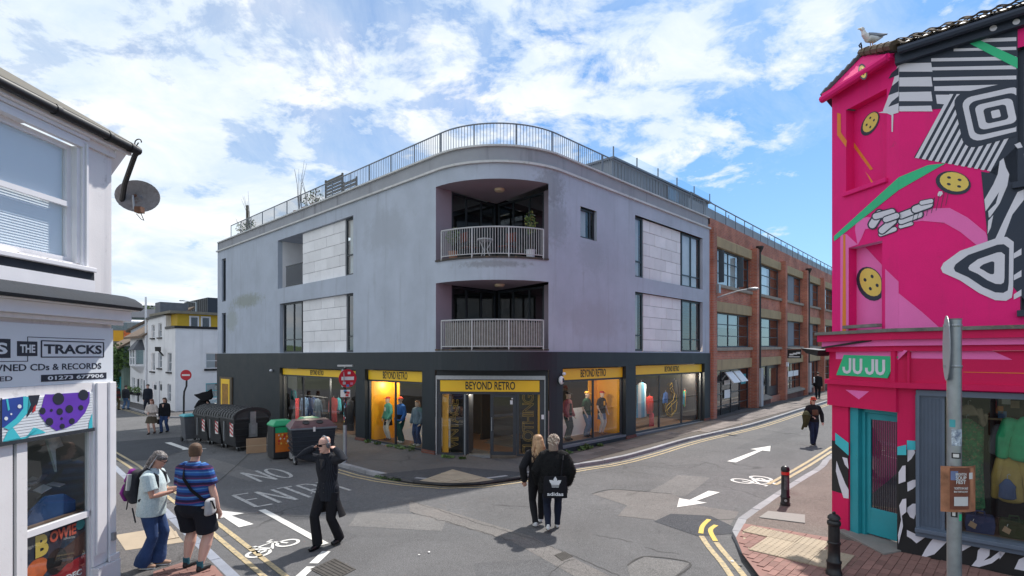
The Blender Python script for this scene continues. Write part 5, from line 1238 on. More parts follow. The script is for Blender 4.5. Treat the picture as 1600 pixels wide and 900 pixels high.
mb = MB(); mb.poly([RP(-.05, .0, -.03), RP(LJ, .0, -.03), RP(LJ, TOP, -.03), rt, ap+Vector((0, 0, -.04))], SLATE); back = Vector((VX.x*3, VX.y*3, -1.4))
mb.poly([RP(LJ, TOP, -.03), RP(LJ, TOP, -.03)+back, rt+back, rt], SLATE); mb.poly([fA, ap, rt, rt+back, fA+Vector((VX.x*5, VX.y*5, 0))], SLATE); mb.build('roof', pk)
mt = MB(); n = 7
prof = [(-.5+i/n, .5+.36*sin(2*pi*i/n+.6)) for i in range(n+1)]
wt, lt = .21, .30
for (l0, l1, dz) in ((0, lt+.05, .0),):
 a_ = [Vector((x*wt*1.08, 0, .018+y*.045)) for x, y in prof]; b_ = [Vector((x*wt*1.08, l1, .0+y*.045)) for x, y in prof]
 vs = a_+b_+[p+Vector((0, 0, -.014)) for p in a_]; k = n+1
 mt.add(vs, [(i, i+1, k+i+1, k+i) for i in range(n)]+[(2*k+i, 2*k+i+1, i+1, i) for i in range(n)], TILE)
base_t = None; rotz = atan2(JD.y, JD.x)
Rt = Matrix.Rotation(rotz, 4, 'Z') @ Matrix.Rotation(math.atan(pit), 4, 'X')
for row in range(7):
 for i in range(38):
  up = row*lt*.82; s = -.63*min(up, 1.0)+wt*(i+.45)
  if s > LJ-.2: continue
  p = RP(s, up-.03, .02); e = Rt.to_euler(); e.x += random.uniform(-.02, .02); e.y += random.uniform(-.03, .03)
  if base_t is None: base_t = mt.build('roof_tile', pk, smooth=True, loc=p, rot=e)
  else: share(base_t, 'roof_tile', pk, p, e)
for i in range(5):      # hip tiles up to the corner, then the ridge
 t0, t1 = i/5, (i+1.15)/5; m2 = MB(); a_ = RP(-.03, .05, .05).lerp(ap+Vector((0, 0, .05)), t0); b_ = RP(-.03, .05, .05).lerp(ap+Vector((0, 0, .05)), t1)
 m2.tube([a_, b_], [.075, .062], TILE, 8); m2.build('hip_tile', pk, smooth=True)
mb = MB()
for i in range(7):
 a_ = fA.lerp(ap, i/7); b_ = fA.lerp(ap, (i+.96)/7); m2 = MB(); m2.tube([a_+Vector((0, 0, .01)), b_+Vector((0, 0, .03))], [.045, .05], SLATE, 6); m2.build('verge_slate', pk)
mb = MB(); mb.tube([ap+Vector((0, 0, 0)), ap+Vector((-.03, -.03, .14)), ap+Vector((-.06, -.06, .17)), ap+Vector((-.09, -.06, .13)), ap+Vector((-.06, -.05, .10))], .012, BLACK, 6); mb.build('hip_iron', pk)
fn = (fB-fA).cross(ap-fA).normalized()
if fn.y > 0: fn = -fn
def facet(px, py, n):
 d = Vector(((px-800)/K, 1, (H0-py)/K)); o_ = Vector((0, 0, CZ)); t = (fA+fn*n-o_).dot(fn)/d.dot(fn); return o_+d*t
for k, (rx, ry, m_) in enumerate(((7, 12.5, NAVY), (5.2, 10, MYEL))):
 m2 = MB(); m2.poly([facet(1348+rx*cos(t)+1.5*sin(t), 112+ry*sin(t), .004+.002*k) for t in (i*pi/8 for i in range(16))], m_); m2.build('mural_button', pk)
for dx, dy_ in ((-1.6, -4), (1.6, -3), (-1.6, 3), (1.4, 4)): m2 = MB(); m2.poly([facet(1348+dx+.8*cos(t), 112+dy_+1.8*sin(t), .0085) for t in (i*pi/4 for i in range(8))], NAVY); m2.build('mural_button', pk)
# ================================================================ RECORD SHOP on the left edge
RO = Vector((-5.24, 7.2)); RD = Vector((.059, .998)).normalized(); RN_ = Vector((RD.y, -RD.x))
rs = thing('record_shop', 'white painted record shop with black and white fascia lettering and a tall sash window above', 'building')
def VP(s, n, z): q = RO+RD*s+RN_*n; return Vector((q.x, q.y, z))
def VQ(px, py=None, n=0.0): return pq(px, py, RO, RD, RN_, n)
LILAC = M('white_paint_cool', (.77, .75, .75), .6, .05, 1.4, .1, 70, stain=((.45, .43, .42), .3, 5), streak=((.45, .45, .48), .5, 5))
LEADB = M('hood_lead', (.040, .046, .056), .75, .2, 5, .2, 30, spec=.15)
SN = -4.2
zhood = VQ(175, 467)[1]; ze = VQ(175, 300)[1]+.12
ww = [VQ(4), VQ(121, None, .0), VQ(104, 408)[1], VQ(104, 222)[1]]
wx0 = ww[1]-1.02
DOORO = [VQ(38), VQ(146, None, .05)-.001, .1, VQ(150, 612, .02)[1]-.001, .06, LILAC]
mb = MB(); cells(mb, VP, SN, 0, -.3, 5.75, [[wx0-.02, ww[1], ww[2], ww[3], .16, WGLOSS], DOORO], LILAC)
mb.poly([VP(0, 0, -.3), VP(0, -6, -.3), VP(0, -6, 5.75), VP(0, 0, 5.75)], LILAC); mb.build('wall', rs)
# sash window
w_ = window(rs, VP, wx0, ww[1]-.03, ww[2], ww[3], -.05, (), (), .06, WGLOSS, glass('sash_glass', (.95, .97, .98), 1.0, 1.45, .01), dep=.05)
zm = ww[2]+(ww[3]-ww[2])*.49
mb = MB(); bar(mb, VP, wx0+.06, ww[1]-.09, -.07, -.03, zm-.03, zm+.03, WGLOSS); mb.build('meeting_rail', w_)
mb = MB(); qs = [wx0+(ww[1]-wx0)*i/40 for i in range(41)]; BLIND = M('white_blind', (.74, .79, .84), .8, .03, 1)
for i in range(46):
 z = ww[2]+.03+(ww[3]-ww[2]-.03)*i/46; mb.poly([VP(wx0, -.115, z), VP(ww[1]-.07, -.115, z), VP(ww[1]-.07, -.127, z+(ww[3]-ww[2])/46+.004), VP(wx0, -.127, z+(ww[3]-ww[2])/46+.004)], BLIND)
mb.build('slatted_blind', w_, kind='stuff')
mb = MB(); bar(mb, VP, ww[1]-.03, ww[1]+.02, -.14, .02, ww[2], ww[3], WGLOSS); bar(mb, VP, ww[1]+.021, ww[1]+.055, .001, .05, ww[2]-.04, ww[3]+.06, WGLOSS); bar(mb, VP, ww[1]+.057, ww[1]+.085, .001, .07, ww[2]-.04, ww[3]+.06, WGLOSS)
bar(mb, VP, wx0-.3, ww[1]+.02, .001, .06, ww[3]+.001, ww[3]+.06, WGLOSS); mb.build('architrave', rs)
mb = MB()
for k, (n1, z0, z1) in enumerate(((.05, .062, .10), (.075, .101, .145), (.10, .146, .20))): bar(mb, VP, wx0-.4, ww[1]+.09+.012*k, .001, n1, ww[3]+z0, ww[3]+z1, WGLOSS)
mb.build('window_cornice', rs, bevel=.008)
mb = MB(); bar(mb, VP, wx0-.4, ww[1]+.11, .001, .16, ww[2]-.10, ww[2]-.045, WGLOSS); mb.build('window_sill', rs, bevel=.008)
mb = MB(); bar(mb, VP, wx0-.4, ww[1]+.11, .001, .12, ww[2]-.20, ww[2]-.101, LEADB); mb.build('lead_apron', rs)
mb = MB(); bar(mb, VP, wx0-.4, ww[1]+.10, .001, .14, zhood+.02, ww[2]-.201, WGLOSS); mb.build('apron_board', rs)
# moss on the sill
MOSS = M('moss', (.16, .12, .04), .95, .5, 20); mb = MB()
for i in range(60): p = VP(ww[1]+.10-random.random()**.7*1.3, random.uniform(.02, .15), ww[2]-.045); r = random.uniform(.005, .014); mb.ell(p, (r, r*1.4, r*.6), MOSS, 5, 3)
mb.build('moss', rs, kind='stuff')
# eaves, gutter
eg = .12; zg = VQ(205, 236, eg)[1]
mb = MB(); bar(mb, VP, SN, .16, -.1, eg-.04, zg-.06, zg-.01, WGLOSS); bar(mb, VP, SN, .20, eg-.04, eg+.0, zg-.06, zg+.05, WGLOSS); bar(mb, VP, SN, .03, .001, .04, zg-.16, zg-.061, LILAC); mb.build('soffit', rs)
mb = MB(); mb.tube([VP(SN, eg+.05, zg+.02), VP(.26, eg+.05, zg+.02)], .055, BLACK, 10); mb.tube([VP(.24, eg+.05, zg), VP(.26, eg-.0, zg-.03), Vector((-5.36, 7.62, zg-.36)), Vector((-5.50, 7.75, zg-.62))], .034, BLACK, 8)
for s in (-1.0, -.25, .12): mb.tube([VP(s-.03, eg+.05, zg+.02), VP(s+.03, eg+.05, zg+.02)], .064, BLACK, 10)
mb.build('gutter', rs, smooth=True)
mb = MB(); mb.prism([VP(SN, eg+.08, zg+.07), VP(SN, -3, zg+1.9), VP(SN, -3, zg+1.8), VP(SN, eg-.02, zg+.0)], RD.to_3d()*(4.2+.24), M('mossy_slate', (.13, .12, .10), .85, .35, 4, .3, 30, stain=((.28, .20, .06), .5, 7))); mb.build('roof', rs)
mb = MB(); c = VP(.26, eg+.03, zg+.14); mb.tube([c+Vector((cos(a)*r+.03, 0, sin(a)*r)) for a, r in ((i*.55, .028+.006*i) for i in range(10))], .008, BLACK, 5); mb.tube([c+Vector((.02, 0, .0)), c+Vector((-.05, 0, -.1))], .008, BLACK, 5); mb.build('gutter_hook', rs)
mb = MB(); mb.prism([VP(.001, .1, zg-.03), VP(.001, -.3, zg-.55), VP(.001, -.5, zg-.55), VP(.001, -.5, zg-.03)], RD.to_3d()*.16, WGLOSS); mb.build('barge_board', rs)
# hood over the shop front
mb = MB(); prof = [(0, .0), (.12, -.01), (.26, -.05), (.36, -.11), (.40, -.17), (.36, -.20), (0, -.19)]
mb.loft([[VP(s, n*k, zhood+.05+z) for n, z in prof] for s, k in ((SN, 1), (-.02, 1), (.10, .93), (.22, .55), (.27, .1))], LEADB); mb.build('hood', rs, smooth=True)
PINKSH = LILAC
zf1, zf0 = VQ(197, 486, .20)[1], VQ(197, 502, .20)[1]
mb = MB(); bar(mb, VP, SN, .12, .001, .30, zf1+.001, zhood-.141, LILAC); bar(mb, VP, SN, .10, .001, .20, zf0, zf1, WGLOSS); bar(mb, VP, SN, .06, .001, .12, zf0-.05, zf0-.001, LILAC); mb.build('hood_cornice', rs, bevel=.006)
zs1, zs0 = VQ(171, 513, .02)[1], VQ(171, 596, .02)[1]
SIGNW = M('sign_board_white', (.70, .74, .78), .4, .03, 1)
mb = MB(); bar(mb, VP, SN, -.01, .001, .03, zs0, zs1-.002, SIGNW); fs = mb.build('fascia_board', rs)
INK = M('sign_ink', (.015, .02, .035), .5, .05, 2)
def vbox(x0, x1, yt, yb, xr=None): # box measured at its right end
 s0, s1 = VQ(x0, None, .03), VQ(x1, None, .03); xr = xr or x1; return s0, s1, VQ(xr, yb, .03)[1], VQ(xr, yt, .03)[1]
s0, s1, z0, z1 = vbox(64, 162, 535.5, 557.5)
mb = MB()
for a in ((s0, s1, z0-.008, z0+.004), (s0, s1, z1-.004, z1+.008), (s0-.004, s0+.012, z0, z1), (s1-.012, s1+.004, z0, z1)): bar(mb, VP, a[0], a[1], .031, .034, a[2], a[3], INK)
mb.build('sign_outline', fs)
textbox('TRACKS', 'sign_lettering', fs, INK, VP, s0+.035, s1-.035, z0+.035, z1-.035, .031, .03)
s0, s1, z0b, z1b = vbox(26.5, 58, 536, 555); mb = MB(); bar(mb, VP, s0, s1, .031, .034, z0+.01, z1-.01, INK); mb.build('sign_plate', fs); textbox('THE', 'sign_lettering', fs, SIGNW, VP, s0+.03, s1-.03, z0+.045, z1-.045, .0345, .03)
s1 = VQ(16, None, .03); s0 = s1-1.15; mb = MB(); bar(mb, VP, s0, s1, .031, .034, z0-.01, z1+.01, INK); mb.build('sign_plate', fs); textbox('ACROSS', 'sign_lettering', fs, SIGNW, VP, s0+.04, s1-.035, z0+.03, z1-.03, .0345, .03)
mb = MB(); a = VQ(43, None, .03)
for q in ((a, VQ(163, None, .03), z1+.035, z1+.042), (a-.004, a+.004, z1-.01, z1+.042), (a-.004, a+.004, z0-.05, z0+.01), (a-2, a, z0-.05, z0-.043)): bar(mb, VP, *q[:2], .031, .033, *q[2:], INK)
mb.build('sign_rule', fs)
s1, zb, zt = VQ(158, None, .03), VQ(158, 576, .03)[1], VQ(158, 567, .03)[1]; sA = VQ(44, None, .03); textbox('PRE-OWNED CDs & RECORDS', 'sign_lettering', fs, INK, VP, s1-(s1-sA)*1.78, s1, zb, zt, .031, .01)
s0, s1, z0, z1 = vbox(64, 166, 582, 591.5); mb = MB(); bar(mb, VP, s0, s1, .031, .034, z0, z1, INK); mb.build('sign_plate', fs); textbox('01273 677906', 'sign_lettering', fs, SIGNW, VP, s0+.08, s1-.05, z0+.016, z1-.016, .0345, .02)
s1 = VQ(19, None, .03); zb = VQ(19, 595, .03)[1]; textbox('LIMITED', 'sign_lettering', fs, INK, VP, s1-.42, s1, zb, zb+.05, .031, .005)
# shop front: beam, pilaster, shutter, door
zbm = VQ(150, 612, .02)[1]
mb = MB(); bar(mb, VP, SN, -.06, .001, .04, zbm, zs0-.002, LILAC); mb.build('beam', rs)
px0 = VQ(146, None, .05); mb = MB(); bar(mb, VP, px0, -.001, .001, .05, .36, zs0-.003, WGLOSS); bar(mb, VP, px0+.03, -.16, .051, .075, .5, zs0-.004, WGLOSS); bar(mb, VP, -.13, -.02, .051, .085, .40, zs0-.004, WGLOSS); bar(mb, VP, px0-.01, .012, .001, .12, .08, .355, WGLOSS); bar(mb, VP, -.16, .01, .086, .11, .36, .44, WGLOSS); mb.build('pilaster', rs, bevel=.008)
mb = MB(); bar(mb, VP, -.11, -.06, .085, .12, .62, .72, STEEL); mb.build('padlock_box', rs)
# roller shutter, painted
shx0, shx1 = SN, VQ(144.5, None, .06); zsh = VQ(144, 671, .06)[1]
BL1 = M('shutter_blue', (.02, .06, .30), .5, .2, 4); PUR = M('shutter_purple', (.12, .035, .40), .5, .12, 4)
mb = MB()
for i in range(14):
 a = zsh+.02+(zbm-zsh-.02)*i/14; b = zsh+.02+(zbm-zsh-.02)*(i+1)/14
 mb.loft([[VP(s, .03, a), VP(s, .062, a+.002), VP(s, .062, b-.004), VP(s, .03, b)] for s in (shx0, shx1)], SIGNW)
sh = mb.build('roller_shutter', rs, kind='stuff')
mb = MB(); bar(mb, VP, shx0, shx1+.02, .02, .075, zsh-.02, zsh+.02, LEADB); mb.build('shutter_bar', rs)
def ps(pxs, lay, mat, name='shutter_mural'): m2 = MB(); m2.poly([VP(s, .064+.0012*lay, z) for s, z in (VQ(x, y, .064) for x, y in pxs)], mat); m2.build(name, sh)
ps([(3, 624), (40, 619), (46, 630), (36, 650), (20, 666), (3, 668)], 1, BL1); ps([(70, 616), (80, 616), (140, 612), (140, 628), (133, 645), (120, 660), (105, 668), (88, 673), (72, 662), (62, 648)], 1, PUR)
ps([(36, 619), (44, 620), (48, 632), (42, 646), (30, 660), (14, 672), (6, 668), (24, 654), (36, 638)], 2, CYAN); ps([(12, 674), (20, 668), (36, 690), (52, 668), (60, 670), (72, 676), (40, 682), (18, 687), (4, 690)], 2, CYAN); ps([(0, 622), (3, 622), (3, 692), (0, 692)], 2, INK)
ps([(44, 618), (62, 617), (58, 632), (48, 644), (42, 652)], 2, INK); ps([(52, 636), (56, 632), (55, 642), (50, 645)], 3, RED)
ps([(9, 624), (12, 623), (15, 640), (12, 642)], 3, CYAN); ps([(139, 660), (144, 645), (144.4, 669), (138, 670)], 2, CYAN)
for x, y, r in ((91, 623, 9), (130, 617, 8), (108, 639, 6), (93, 643, 5), (77, 659, 6), (126, 637, 4), (112, 658, 4.5), (97, 666, 4), (66, 642, 5), (96, 654, 2), (80, 641, 2.2)): ps([(x+r*cos(t), y+r*1.05*sin(t)) for t in (i*pi/7 for i in range(14))], 3, INK)
for x, y, r in ((30, 635, 3.2), (9, 654, 3), (17, 647, 1.6)): ps([(x+r*cos(t), y+r*sin(t)) for t in (i*pi/5 for i in range(10))], 4, SIGNW)
# glazed door: two lights
dx0, dx1 = VQ(38), VQ(144); zr1, zr0 = VQ(140, 797)[1], VQ(140, 806)[1]
mb = MB(); bar(mb, VP, dx0-.12, dx0, -.05, .035, .1, zbm-.002, LILAC); bar(mb, VP, dx0, px0-.001, -.04, .02, zr0, zr1, WGLOSS); bar(mb, VP, dx0, px0-.001, -.04, .02, .1, .22, WGLOSS); bar(mb, VP, px0-.025, px0-.001, -.04, .02, .22, zbm-.002, LILAC)
bar(mb, VP, dx0-.16, dx0-.121, -.05, .0, .1, zbm-.002, INK); bar(mb, VP, SN, dx0-.161, -.05, .03, .1, zbm-.002, LILAC); df = mb.build('window_frame', rs)
MB().poly([VP(dx0, -.01, zr1), VP(px0-.025, -.01, zr1), VP(px0-.025, -.01, zbm), VP(dx0, -.01, zbm)], GLASS).build('pane', df); MB().poly([VP(dx0, -.01, .22), VP(px0-.025, -.01, .22), VP(px0-.025, -.01, zr0), VP(dx0, -.01, zr0)], GLASS).build('pane', df)
mb = MB(); bar(mb, VP, SN, 0, -1.6, -1.55, -.2, zs0, DARKIN); mb.poly([VP(SN, -.1, zbm), VP(0, -.1, zbm), VP(0, -1.6, zbm), VP(SN, -1.6, zbm)], DARKIN); mb.poly([VP(-.06, -.03, 0), VP(-.06, -1.6, 0), VP(-.06, -1.6, zbm), VP(-.06, -.03, zbm)], M('grey_board', (.35, .33, .32), .8, .1, 2)); mb.build('inner_wall', rs)
# gig poster in the lower light
PB = M('poster_night', (.03, .04, .07), .5, .6, 3, stain=((.05, .12, .20), .6, 4)); PR_ = M('poster_red', (.36, .02, .03), .5, .3, 4); POr = M('poster_orange', (.75, .16, .04), .5, .4, 6); PBr = M('poster_brown', (.07, .03, .025), .5, .3, 4); PTe = M('poster_teal', (.06, .30, .30), .5, .3, 5)
zb_, zt_ = .22, zr0-.01; a, b = dx0+.02, px0-.03; W_ = b-a; H_ = zt_-zb_
po = MB(); bar(po, VP, a, b, -.03, -.025, zb_, zt_, PB); pst = po.build('gig_poster', rs)
def pp(pts, lay, mat): m2 = MB(); m2.poly([VP(a+W_*x, -.024+.0012*lay, zb_+H_*y) for x, y in pts], mat); m2.build('poster_print', pst)
circ = lambda x, y, r, k=1.0: [(x+r*cos(t), y+r*k*sin(t)) for t in (i*pi/9 for i in range(18))]
pp([(0, 0), (1, 0), (1, .42), (.7, .40), (.5, .30), (.25, .34), (0, .26)], 1, PR_); pp(circ(.2, .50, .17, .9), 1, POr); pp([(.55, .62), (1, .80), (1, .45), (.62, .42)], 1, PBr); pp(circ(.9, .92, .08), 1, PTe); pp(circ(.5, .5, .17, 1.1), 2, BLACK); pp(circ(.72, .47, .09), 2, PBr)
textbox('B', 'poster_lettering', pst, MYEL, VP, a+W_*.16, a+W_*.36, zb_+H_*.66, zb_+H_*.98, -.02, .05); textbox('OWIE', 'poster_lettering', pst, M('poster_coral', (.70, .12, .07), .5), VP, a+W_*.38, a+W_*.82, zb_+H_*.80, zb_+H_*.97, -.02, .04)
textbox('20th DEC', 'poster_lettering', pst, SIGNW, VP, a+W_*.34, a+W_*.92, zb_+H_*.13, zb_+H_*.22, -.02, .03); textbox('ARCADE 2', 'poster_lettering', pst, SIGNW, VP, a+W_*.30, a+W_*.92, zb_+H_*.02, zb_+H_*.11, -.02, .03)
# shelf of stock behind the upper glass: a blue cover and jumbled records
BLUEC = M('blue_cover', (.02, .06, .16), .5, .4, 3)
zsf = zr1+.02; mb = MB(); bar(mb, VP, dx0, px0-.03, -.9, -.05, zr0-.02, zsf, WOODFL); mb.build('display_shelf', rs)
# satellite dish on the gable end
sd_ = thing('satellite_dish', 'rusty grey satellite dish on the wall below the white gable', 'satellite dish', (-5.27, 7.75, 5.22))
RUST = M('rusty_steel', (.13, .06, .035), .8, .4, 12); DISH = M('dish_grey', (.20, .19, .20), .7, .25, 14, .1, 60, stain=((.12, .07, .05), .45, 9))
mb = MB(); T = Matrix.Rotation(radians(12), 4, 'Y') @ Matrix.Rotation(radians(8), 4, 'Z') @ Matrix.Rotation(radians(78), 4, 'X'); rings = []
for j in range(7): r = .31*j/6; rings.append([T @ Vector((r*cos(2*pi*i/28)*1.08, r*sin(2*pi*i/28)*.86, -.06+.06*(j/6)**2)) for i in range(28)])
rings[0] = [p*.02 for p in rings[0]]
mb.loft(rings+[[p+T.to_3x3() @ Vector((0, 0, .014)) for p in r] for r in rings[::-1]], DISH); mb.build('dish', sd_, smooth=True, loc=(.0, 0, .03))
mb = MB(); mb.tube([(-.33, .16, .05), (-.18, .10, .05), (-.02, -.02, .04)], .022, RUST, 6); mb.tube([(-.33, .16, .14), (-.33, .16, -.1)], .03, RUST, 6); mb.tube([(-.05, -.04, .03), (.02, -.12, -.2), (.16, -.2, -.25)], .016, STEEL, 6); mb.box(.12, .22, -.26, -.16, -.29, -.2, RUST); mb.tube([(.18, -.2, -.28), (.22, -.18, -.40), (.12, -.1, -.36), (-.02, 0, -.25)], .006, BLACK, 5); mb.build('arm', sd_); sd_.scale = (.88, .88, .88)
# ================================================================ FAR LEFT STREET
WO = Vector((-20.92, 34.2)); WZ = -.55
def HP(s, n, z): q = WO+UX*s-VX*n; return Vector((q.x, q.y, z))       # street face going left
def HQ(px, py=None, n=0.0): return pq(px, py, WO, UX, -VX, n)
def IP(s, n, z): q = WO+VX*s-UX*n; return Vector((q.x, q.y, z))       # side face
def IQ(px, py=None, n=0.0): return pq(px, py, WO, VX, -UX, n)
def sash(parent, P, Q, x0, x1, y0, y1, rev=.1, frame=None, bars=1, ref=None):
 s0, s1 = sorted((Q(x0), Q(x1))); ref = ref or (x0+x1)/2; z1, z0 = Q(ref, y0)[1], Q(ref, y1)[1]
 return [s0, s1, z0, z1, rev, None]
def place_sash(parent, P, o, frame=None, nq=1, nz=1, gm=None, n=-.07):
 return window(parent, P, o[0]+.005, o[1]-.005, o[2]+.005, o[3]-.005, n, [o[0]+(o[1]-o[0])*(k+1)/(nq+1) for k in range(nq)], [o[2]+(o[3]-o[2])*(k+1)/(nz+1) for k in range(nz)], .05, frame or WGLOSS, gm or GLASSD, dep=.04)
wh = thing('white_house', 'white rendered corner house with a yellow rooftop room and small sash windows', 'house')
sA, sB, sC_ = 0, HQ(259), HQ(230.5)
zlo, zhi, zhi2 = HQ(272, 513)[1], HQ(258.7, 492.5)[1], HQ(231, 499.5)[1]
tall = [sash(wh, HP, HQ, *a) for a in ((236.8, 241.6, 507.5, 528), (247.6, 252.8, 505, 527), (236.2, 242, 551.5, 580), (247.3, 253, 551, 575), (261.7, 268, 551, 581), (261.7, 267.2, 600, 628))]
doors = [sash(wh, HP, HQ, *a) for a in ((238.5, 244.7, 597, 634), (248.2, 253.2, 596, 636))]
mb = MB()
opl = [t[:5] for t in tall+doors]
cells(mb, HP, sB, sC_, WZ-.8, zhi2, opl, WHITE2); mb.poly([HP(sB, 0, zhi2), HP(sC_, 0, zhi2), HP(sC_, 0, zhi2+.02), HP(sB, 0, zhi)], WHITE2)
cells(mb, HP, sA, sB, WZ-.8, zlo, opl, WHITE2)
mb.poly([HP(sB, 0, zlo), HP(sB, -6, zlo), HP(sB, -6, zhi), HP(sB, 0, zhi)], WHITE2)
iw = [IQ(321.5), IQ(321.5)+1.9, IQ(324, 576)[1], IQ(324, 551.5)[1], .1]; iw2 = [iw[0], iw[1], IQ(324, 622)[1], IQ(324, 599)[1], .1]
cells(mb, IP, 0, 9, WZ-.8, zlo, [iw, iw2], WHITE2); mb.build('wall', wh)
for t in tall[:5]: place_sash(wh, HP, t, nz=1, nq=0)
place_sash(wh, HP, tall[5], nq=0)
for d, m_ in zip(doors, (WGLOSS, LILAC)): m2 = MB(); bar(m2, HP, d[0], d[1], -.1, -.05, d[2], d[3], m_); dr_ = m2.build('door', wh); m2 = MB(); bar(m2, HP, d[0]+.15, d[1]-.15, -.049, -.04, d[2]+1.1, d[3]-.2, DARKF); m2.build('pane', dr_)
for t in tall[:5]: m2 = MB(); bar(m2, HP, t[0]-.08, t[1]+.08, .001, .1, t[2]-.1, t[2]-.005, BLACK); m2.build('window_sill', wh)
place_sash(wh, IP, iw, nq=1, nz=1, frame=WGLOSS); place_sash(wh, IP, iw2, nq=1, nz=1, frame=CYAN)
m2 = MB(); bar(m2, IP, iw[0]-.1, iw[1]+.1, .001, .1, iw[2]-.14, iw[2]-.005, BLACK); m2.build('window_sill', wh)
m2 = MB(); bar(m2, IP, -.05, 9, -.05, .06, zlo, zlo+.16, BLACK); bar(m2, HP, -.05, sB, -.05, .06, zlo+.001, zlo+.161, BLACK); bar(m2, HP, sB-.05, sC_, -.3, .1, zhi-.04, zhi+.09, BLACK) if False else None; m2.build('parapet_cap', wh)
m2 = MB(); m2.hexa([HP(sB-.05, .12, zhi), HP(sC_, .12, zhi2), HP(sC_, -.4, zhi2), HP(sB-.05, -.4, zhi), HP(sB-.05, .12, zhi+.12), HP(sC_, .12, zhi2+.12), HP(sC_, -.4, zhi2+.12), HP(sB-.05, -.4, zhi+.12)], BLACK); m2.build('verge', wh)
YH = M('yellow_render', (.62, .40, .03), .7, .08, 2); zy = IQ(300, 496)[1]+.25
m2 = MB(); m2.prism([IP(.3, -.7, zlo), IP(9, -.7, zlo), IP(9, -5, zlo), IP(.3, -5, zlo)], (0, 0, zy-zlo), YH); pr_ = m2.build('rooftop_room', wh)
m2 = MB(); m2.prism([IP(-.2, -.35, zy), IP(9, -.35, zy), IP(9, -5.2, zy), IP(-.2, -5.2, zy)], (0, 0, .16), M('flat_roof_felt', (.22, .2, .16), .9, .2, 3)); m2.build('flat_roof', pr_)
for f0, f1 in ((295.5, 311), (313.5, 329)):
 s0, s1 = IQ(f0, None, -.7), IQ(f1, None, -.7); m2 = MB(); bar(m2, IP, s0, s1, -.70, -.66, zlo+.1, zy-.1, WGLOSS); w_ = m2.build('window', wh); m2 = MB(); bar(m2, IP, s0+.1, s1-.1, -.659, -.65, zlo+.16, zy-.2, GLASSD); m2.build('pane', w_)
m2 = MB(); m2.tube([HP(sC_+.1, .08, WZ), HP(sC_+.1, .08, zhi2+1.6)], .07, WGLOSS, 6); m2.build('downpipe', wh)
m2 = MB(); x = HQ(258); m2.tube([HP(x, .1, HQ(258, 556)[1]), HP(x, .35, HQ(258, 548)[1])], .05, BLACK, 6); m2.box(-.12, .12, -.12, .12, -.12, .16, BLACK, Matrix.Translation(HP(x, .4, HQ(258, 546)[1]))); m2.build('wall_lamp', wh)
# lower bay-windowed cottage
wc = thing('white_cottage', 'low white cottage with a small oriel window and tiled roof beside the tall white house', 'house')
s0, s1 = sC_+.02, HQ(203.5); ztop = HQ(204, 526)[1]
op2 = [sash(wc, HP, HQ, *a) for a in ((206, 210, 547, 571), (206.2, 211, 590, 612), (218, 222.5, 591, 612))]; dr2 = [sash(wc, HP, HQ, *a) for a in ((213.8, 217.4, 592, 628), (224, 227.6, 594, 631))]
mb = MB(); cells(mb, HP, s0, s1, WZ-.8, ztop, [o[:5] for o in op2+dr2], WHITE2); mb.poly([HP(s1, 0, -1), HP(s1, -6, -1), HP(s1, -6, ztop), HP(s1, 0, ztop)], WHITE2); mb.build('wall', wc)
for o in op2: place_sash(wc, HP, o, nq=0)
for d in dr2: m2 = MB(); bar(m2, HP, d[0], d[1], -.1, -.05, d[2], d[3], DARKF); m2.build('door', wc)
ox0, ox1 = sorted((HQ(214), HQ(226))); oz0, oz1 = HQ(220, 571)[1], HQ(220, 547)[1]
m2 = MB(); m2.loft([[HP(ox0, 0, z), HP(ox0+.35, .5, z), HP(ox1-.35, .5, z), HP(ox1, 0, z)] for z in (oz0-.05, oz0+.1)], WGLOSS); m2.loft([[HP(ox0+.6*k, 0, z), HP(ox0+.35+.35*k, .5*(1-k)+.02, z), HP(ox1-.35-.35*k, .5*(1-k)+.02, z), HP(ox1-.6*k, 0, z)] for z, k in ((oz0-.05, 0), (oz0-.5, .8))], WGLOSS); m2.loft([[HP(ox0, 0, z), HP(ox0+.35, .48, z), HP(ox1-.35, .48, z), HP(ox1, 0, z)] for z in (oz0+.1, oz1)], GLASSD, cap=False)
for a_, n_ in ((ox0+.02, .01), (ox0+.35, .49), ((ox0+ox1)/2, .49), (ox1-.35, .49), (ox1-.02, .01)): m2.tube([HP(a_, n_, oz0), HP(a_, n_, oz1)], .055, WGLOSS, 5)
m2.tube([HP(ox0+.35, .5, (oz0+oz1)/2), HP(ox1-.35, .5, (oz0+oz1)/2)], .04, WGLOSS, 5); ov = m2.build('oriel_window', wc)
m2 = MB(); m2.loft([[HP(ox0-.15, 0, oz1), HP(ox0+.25, .65, oz1), HP(ox1-.25, .65, oz1), HP(ox1+.15, 0, oz1)], [HP(ox0+.6, 0, oz1+.75), HP(ox0+.7, .15, oz1+.75), HP(ox1-.7, .15, oz1+.75), HP(ox1-.6, 0, oz1+.75)]], SLATE); m2.build('oriel_roof', ov)
ROOFT = M('old_roof_tiles', (.17, .12, .085), .9, .35, 3, .4, 12, stain=((.26, .2, .1), .4, 5))
m2 = MB(); m2.prism([HP(s0, .35, ztop-.05), HP(s0, -3, ztop+2.2), HP(s0, -3, ztop+2.05), HP(s0, .35, ztop-.2)], (HP(s1+.4, 0, 0)-HP(s0, 0, 0)), ROOFT); m2.build('roof', wc)
m2 = MB(); m2.prism([HP(s0+.1, -.8, ztop+.3), HP(s0+1.4, -.8, ztop+.3), HP(s0+1.4, -2.6, ztop+.3), HP(s0+.1, -2.6, ztop+.3)], (0, 0, 2.1), M('slate_cladding', (.12, .13, .15), .7, .2, 3)); m2.build('dormer', wc)
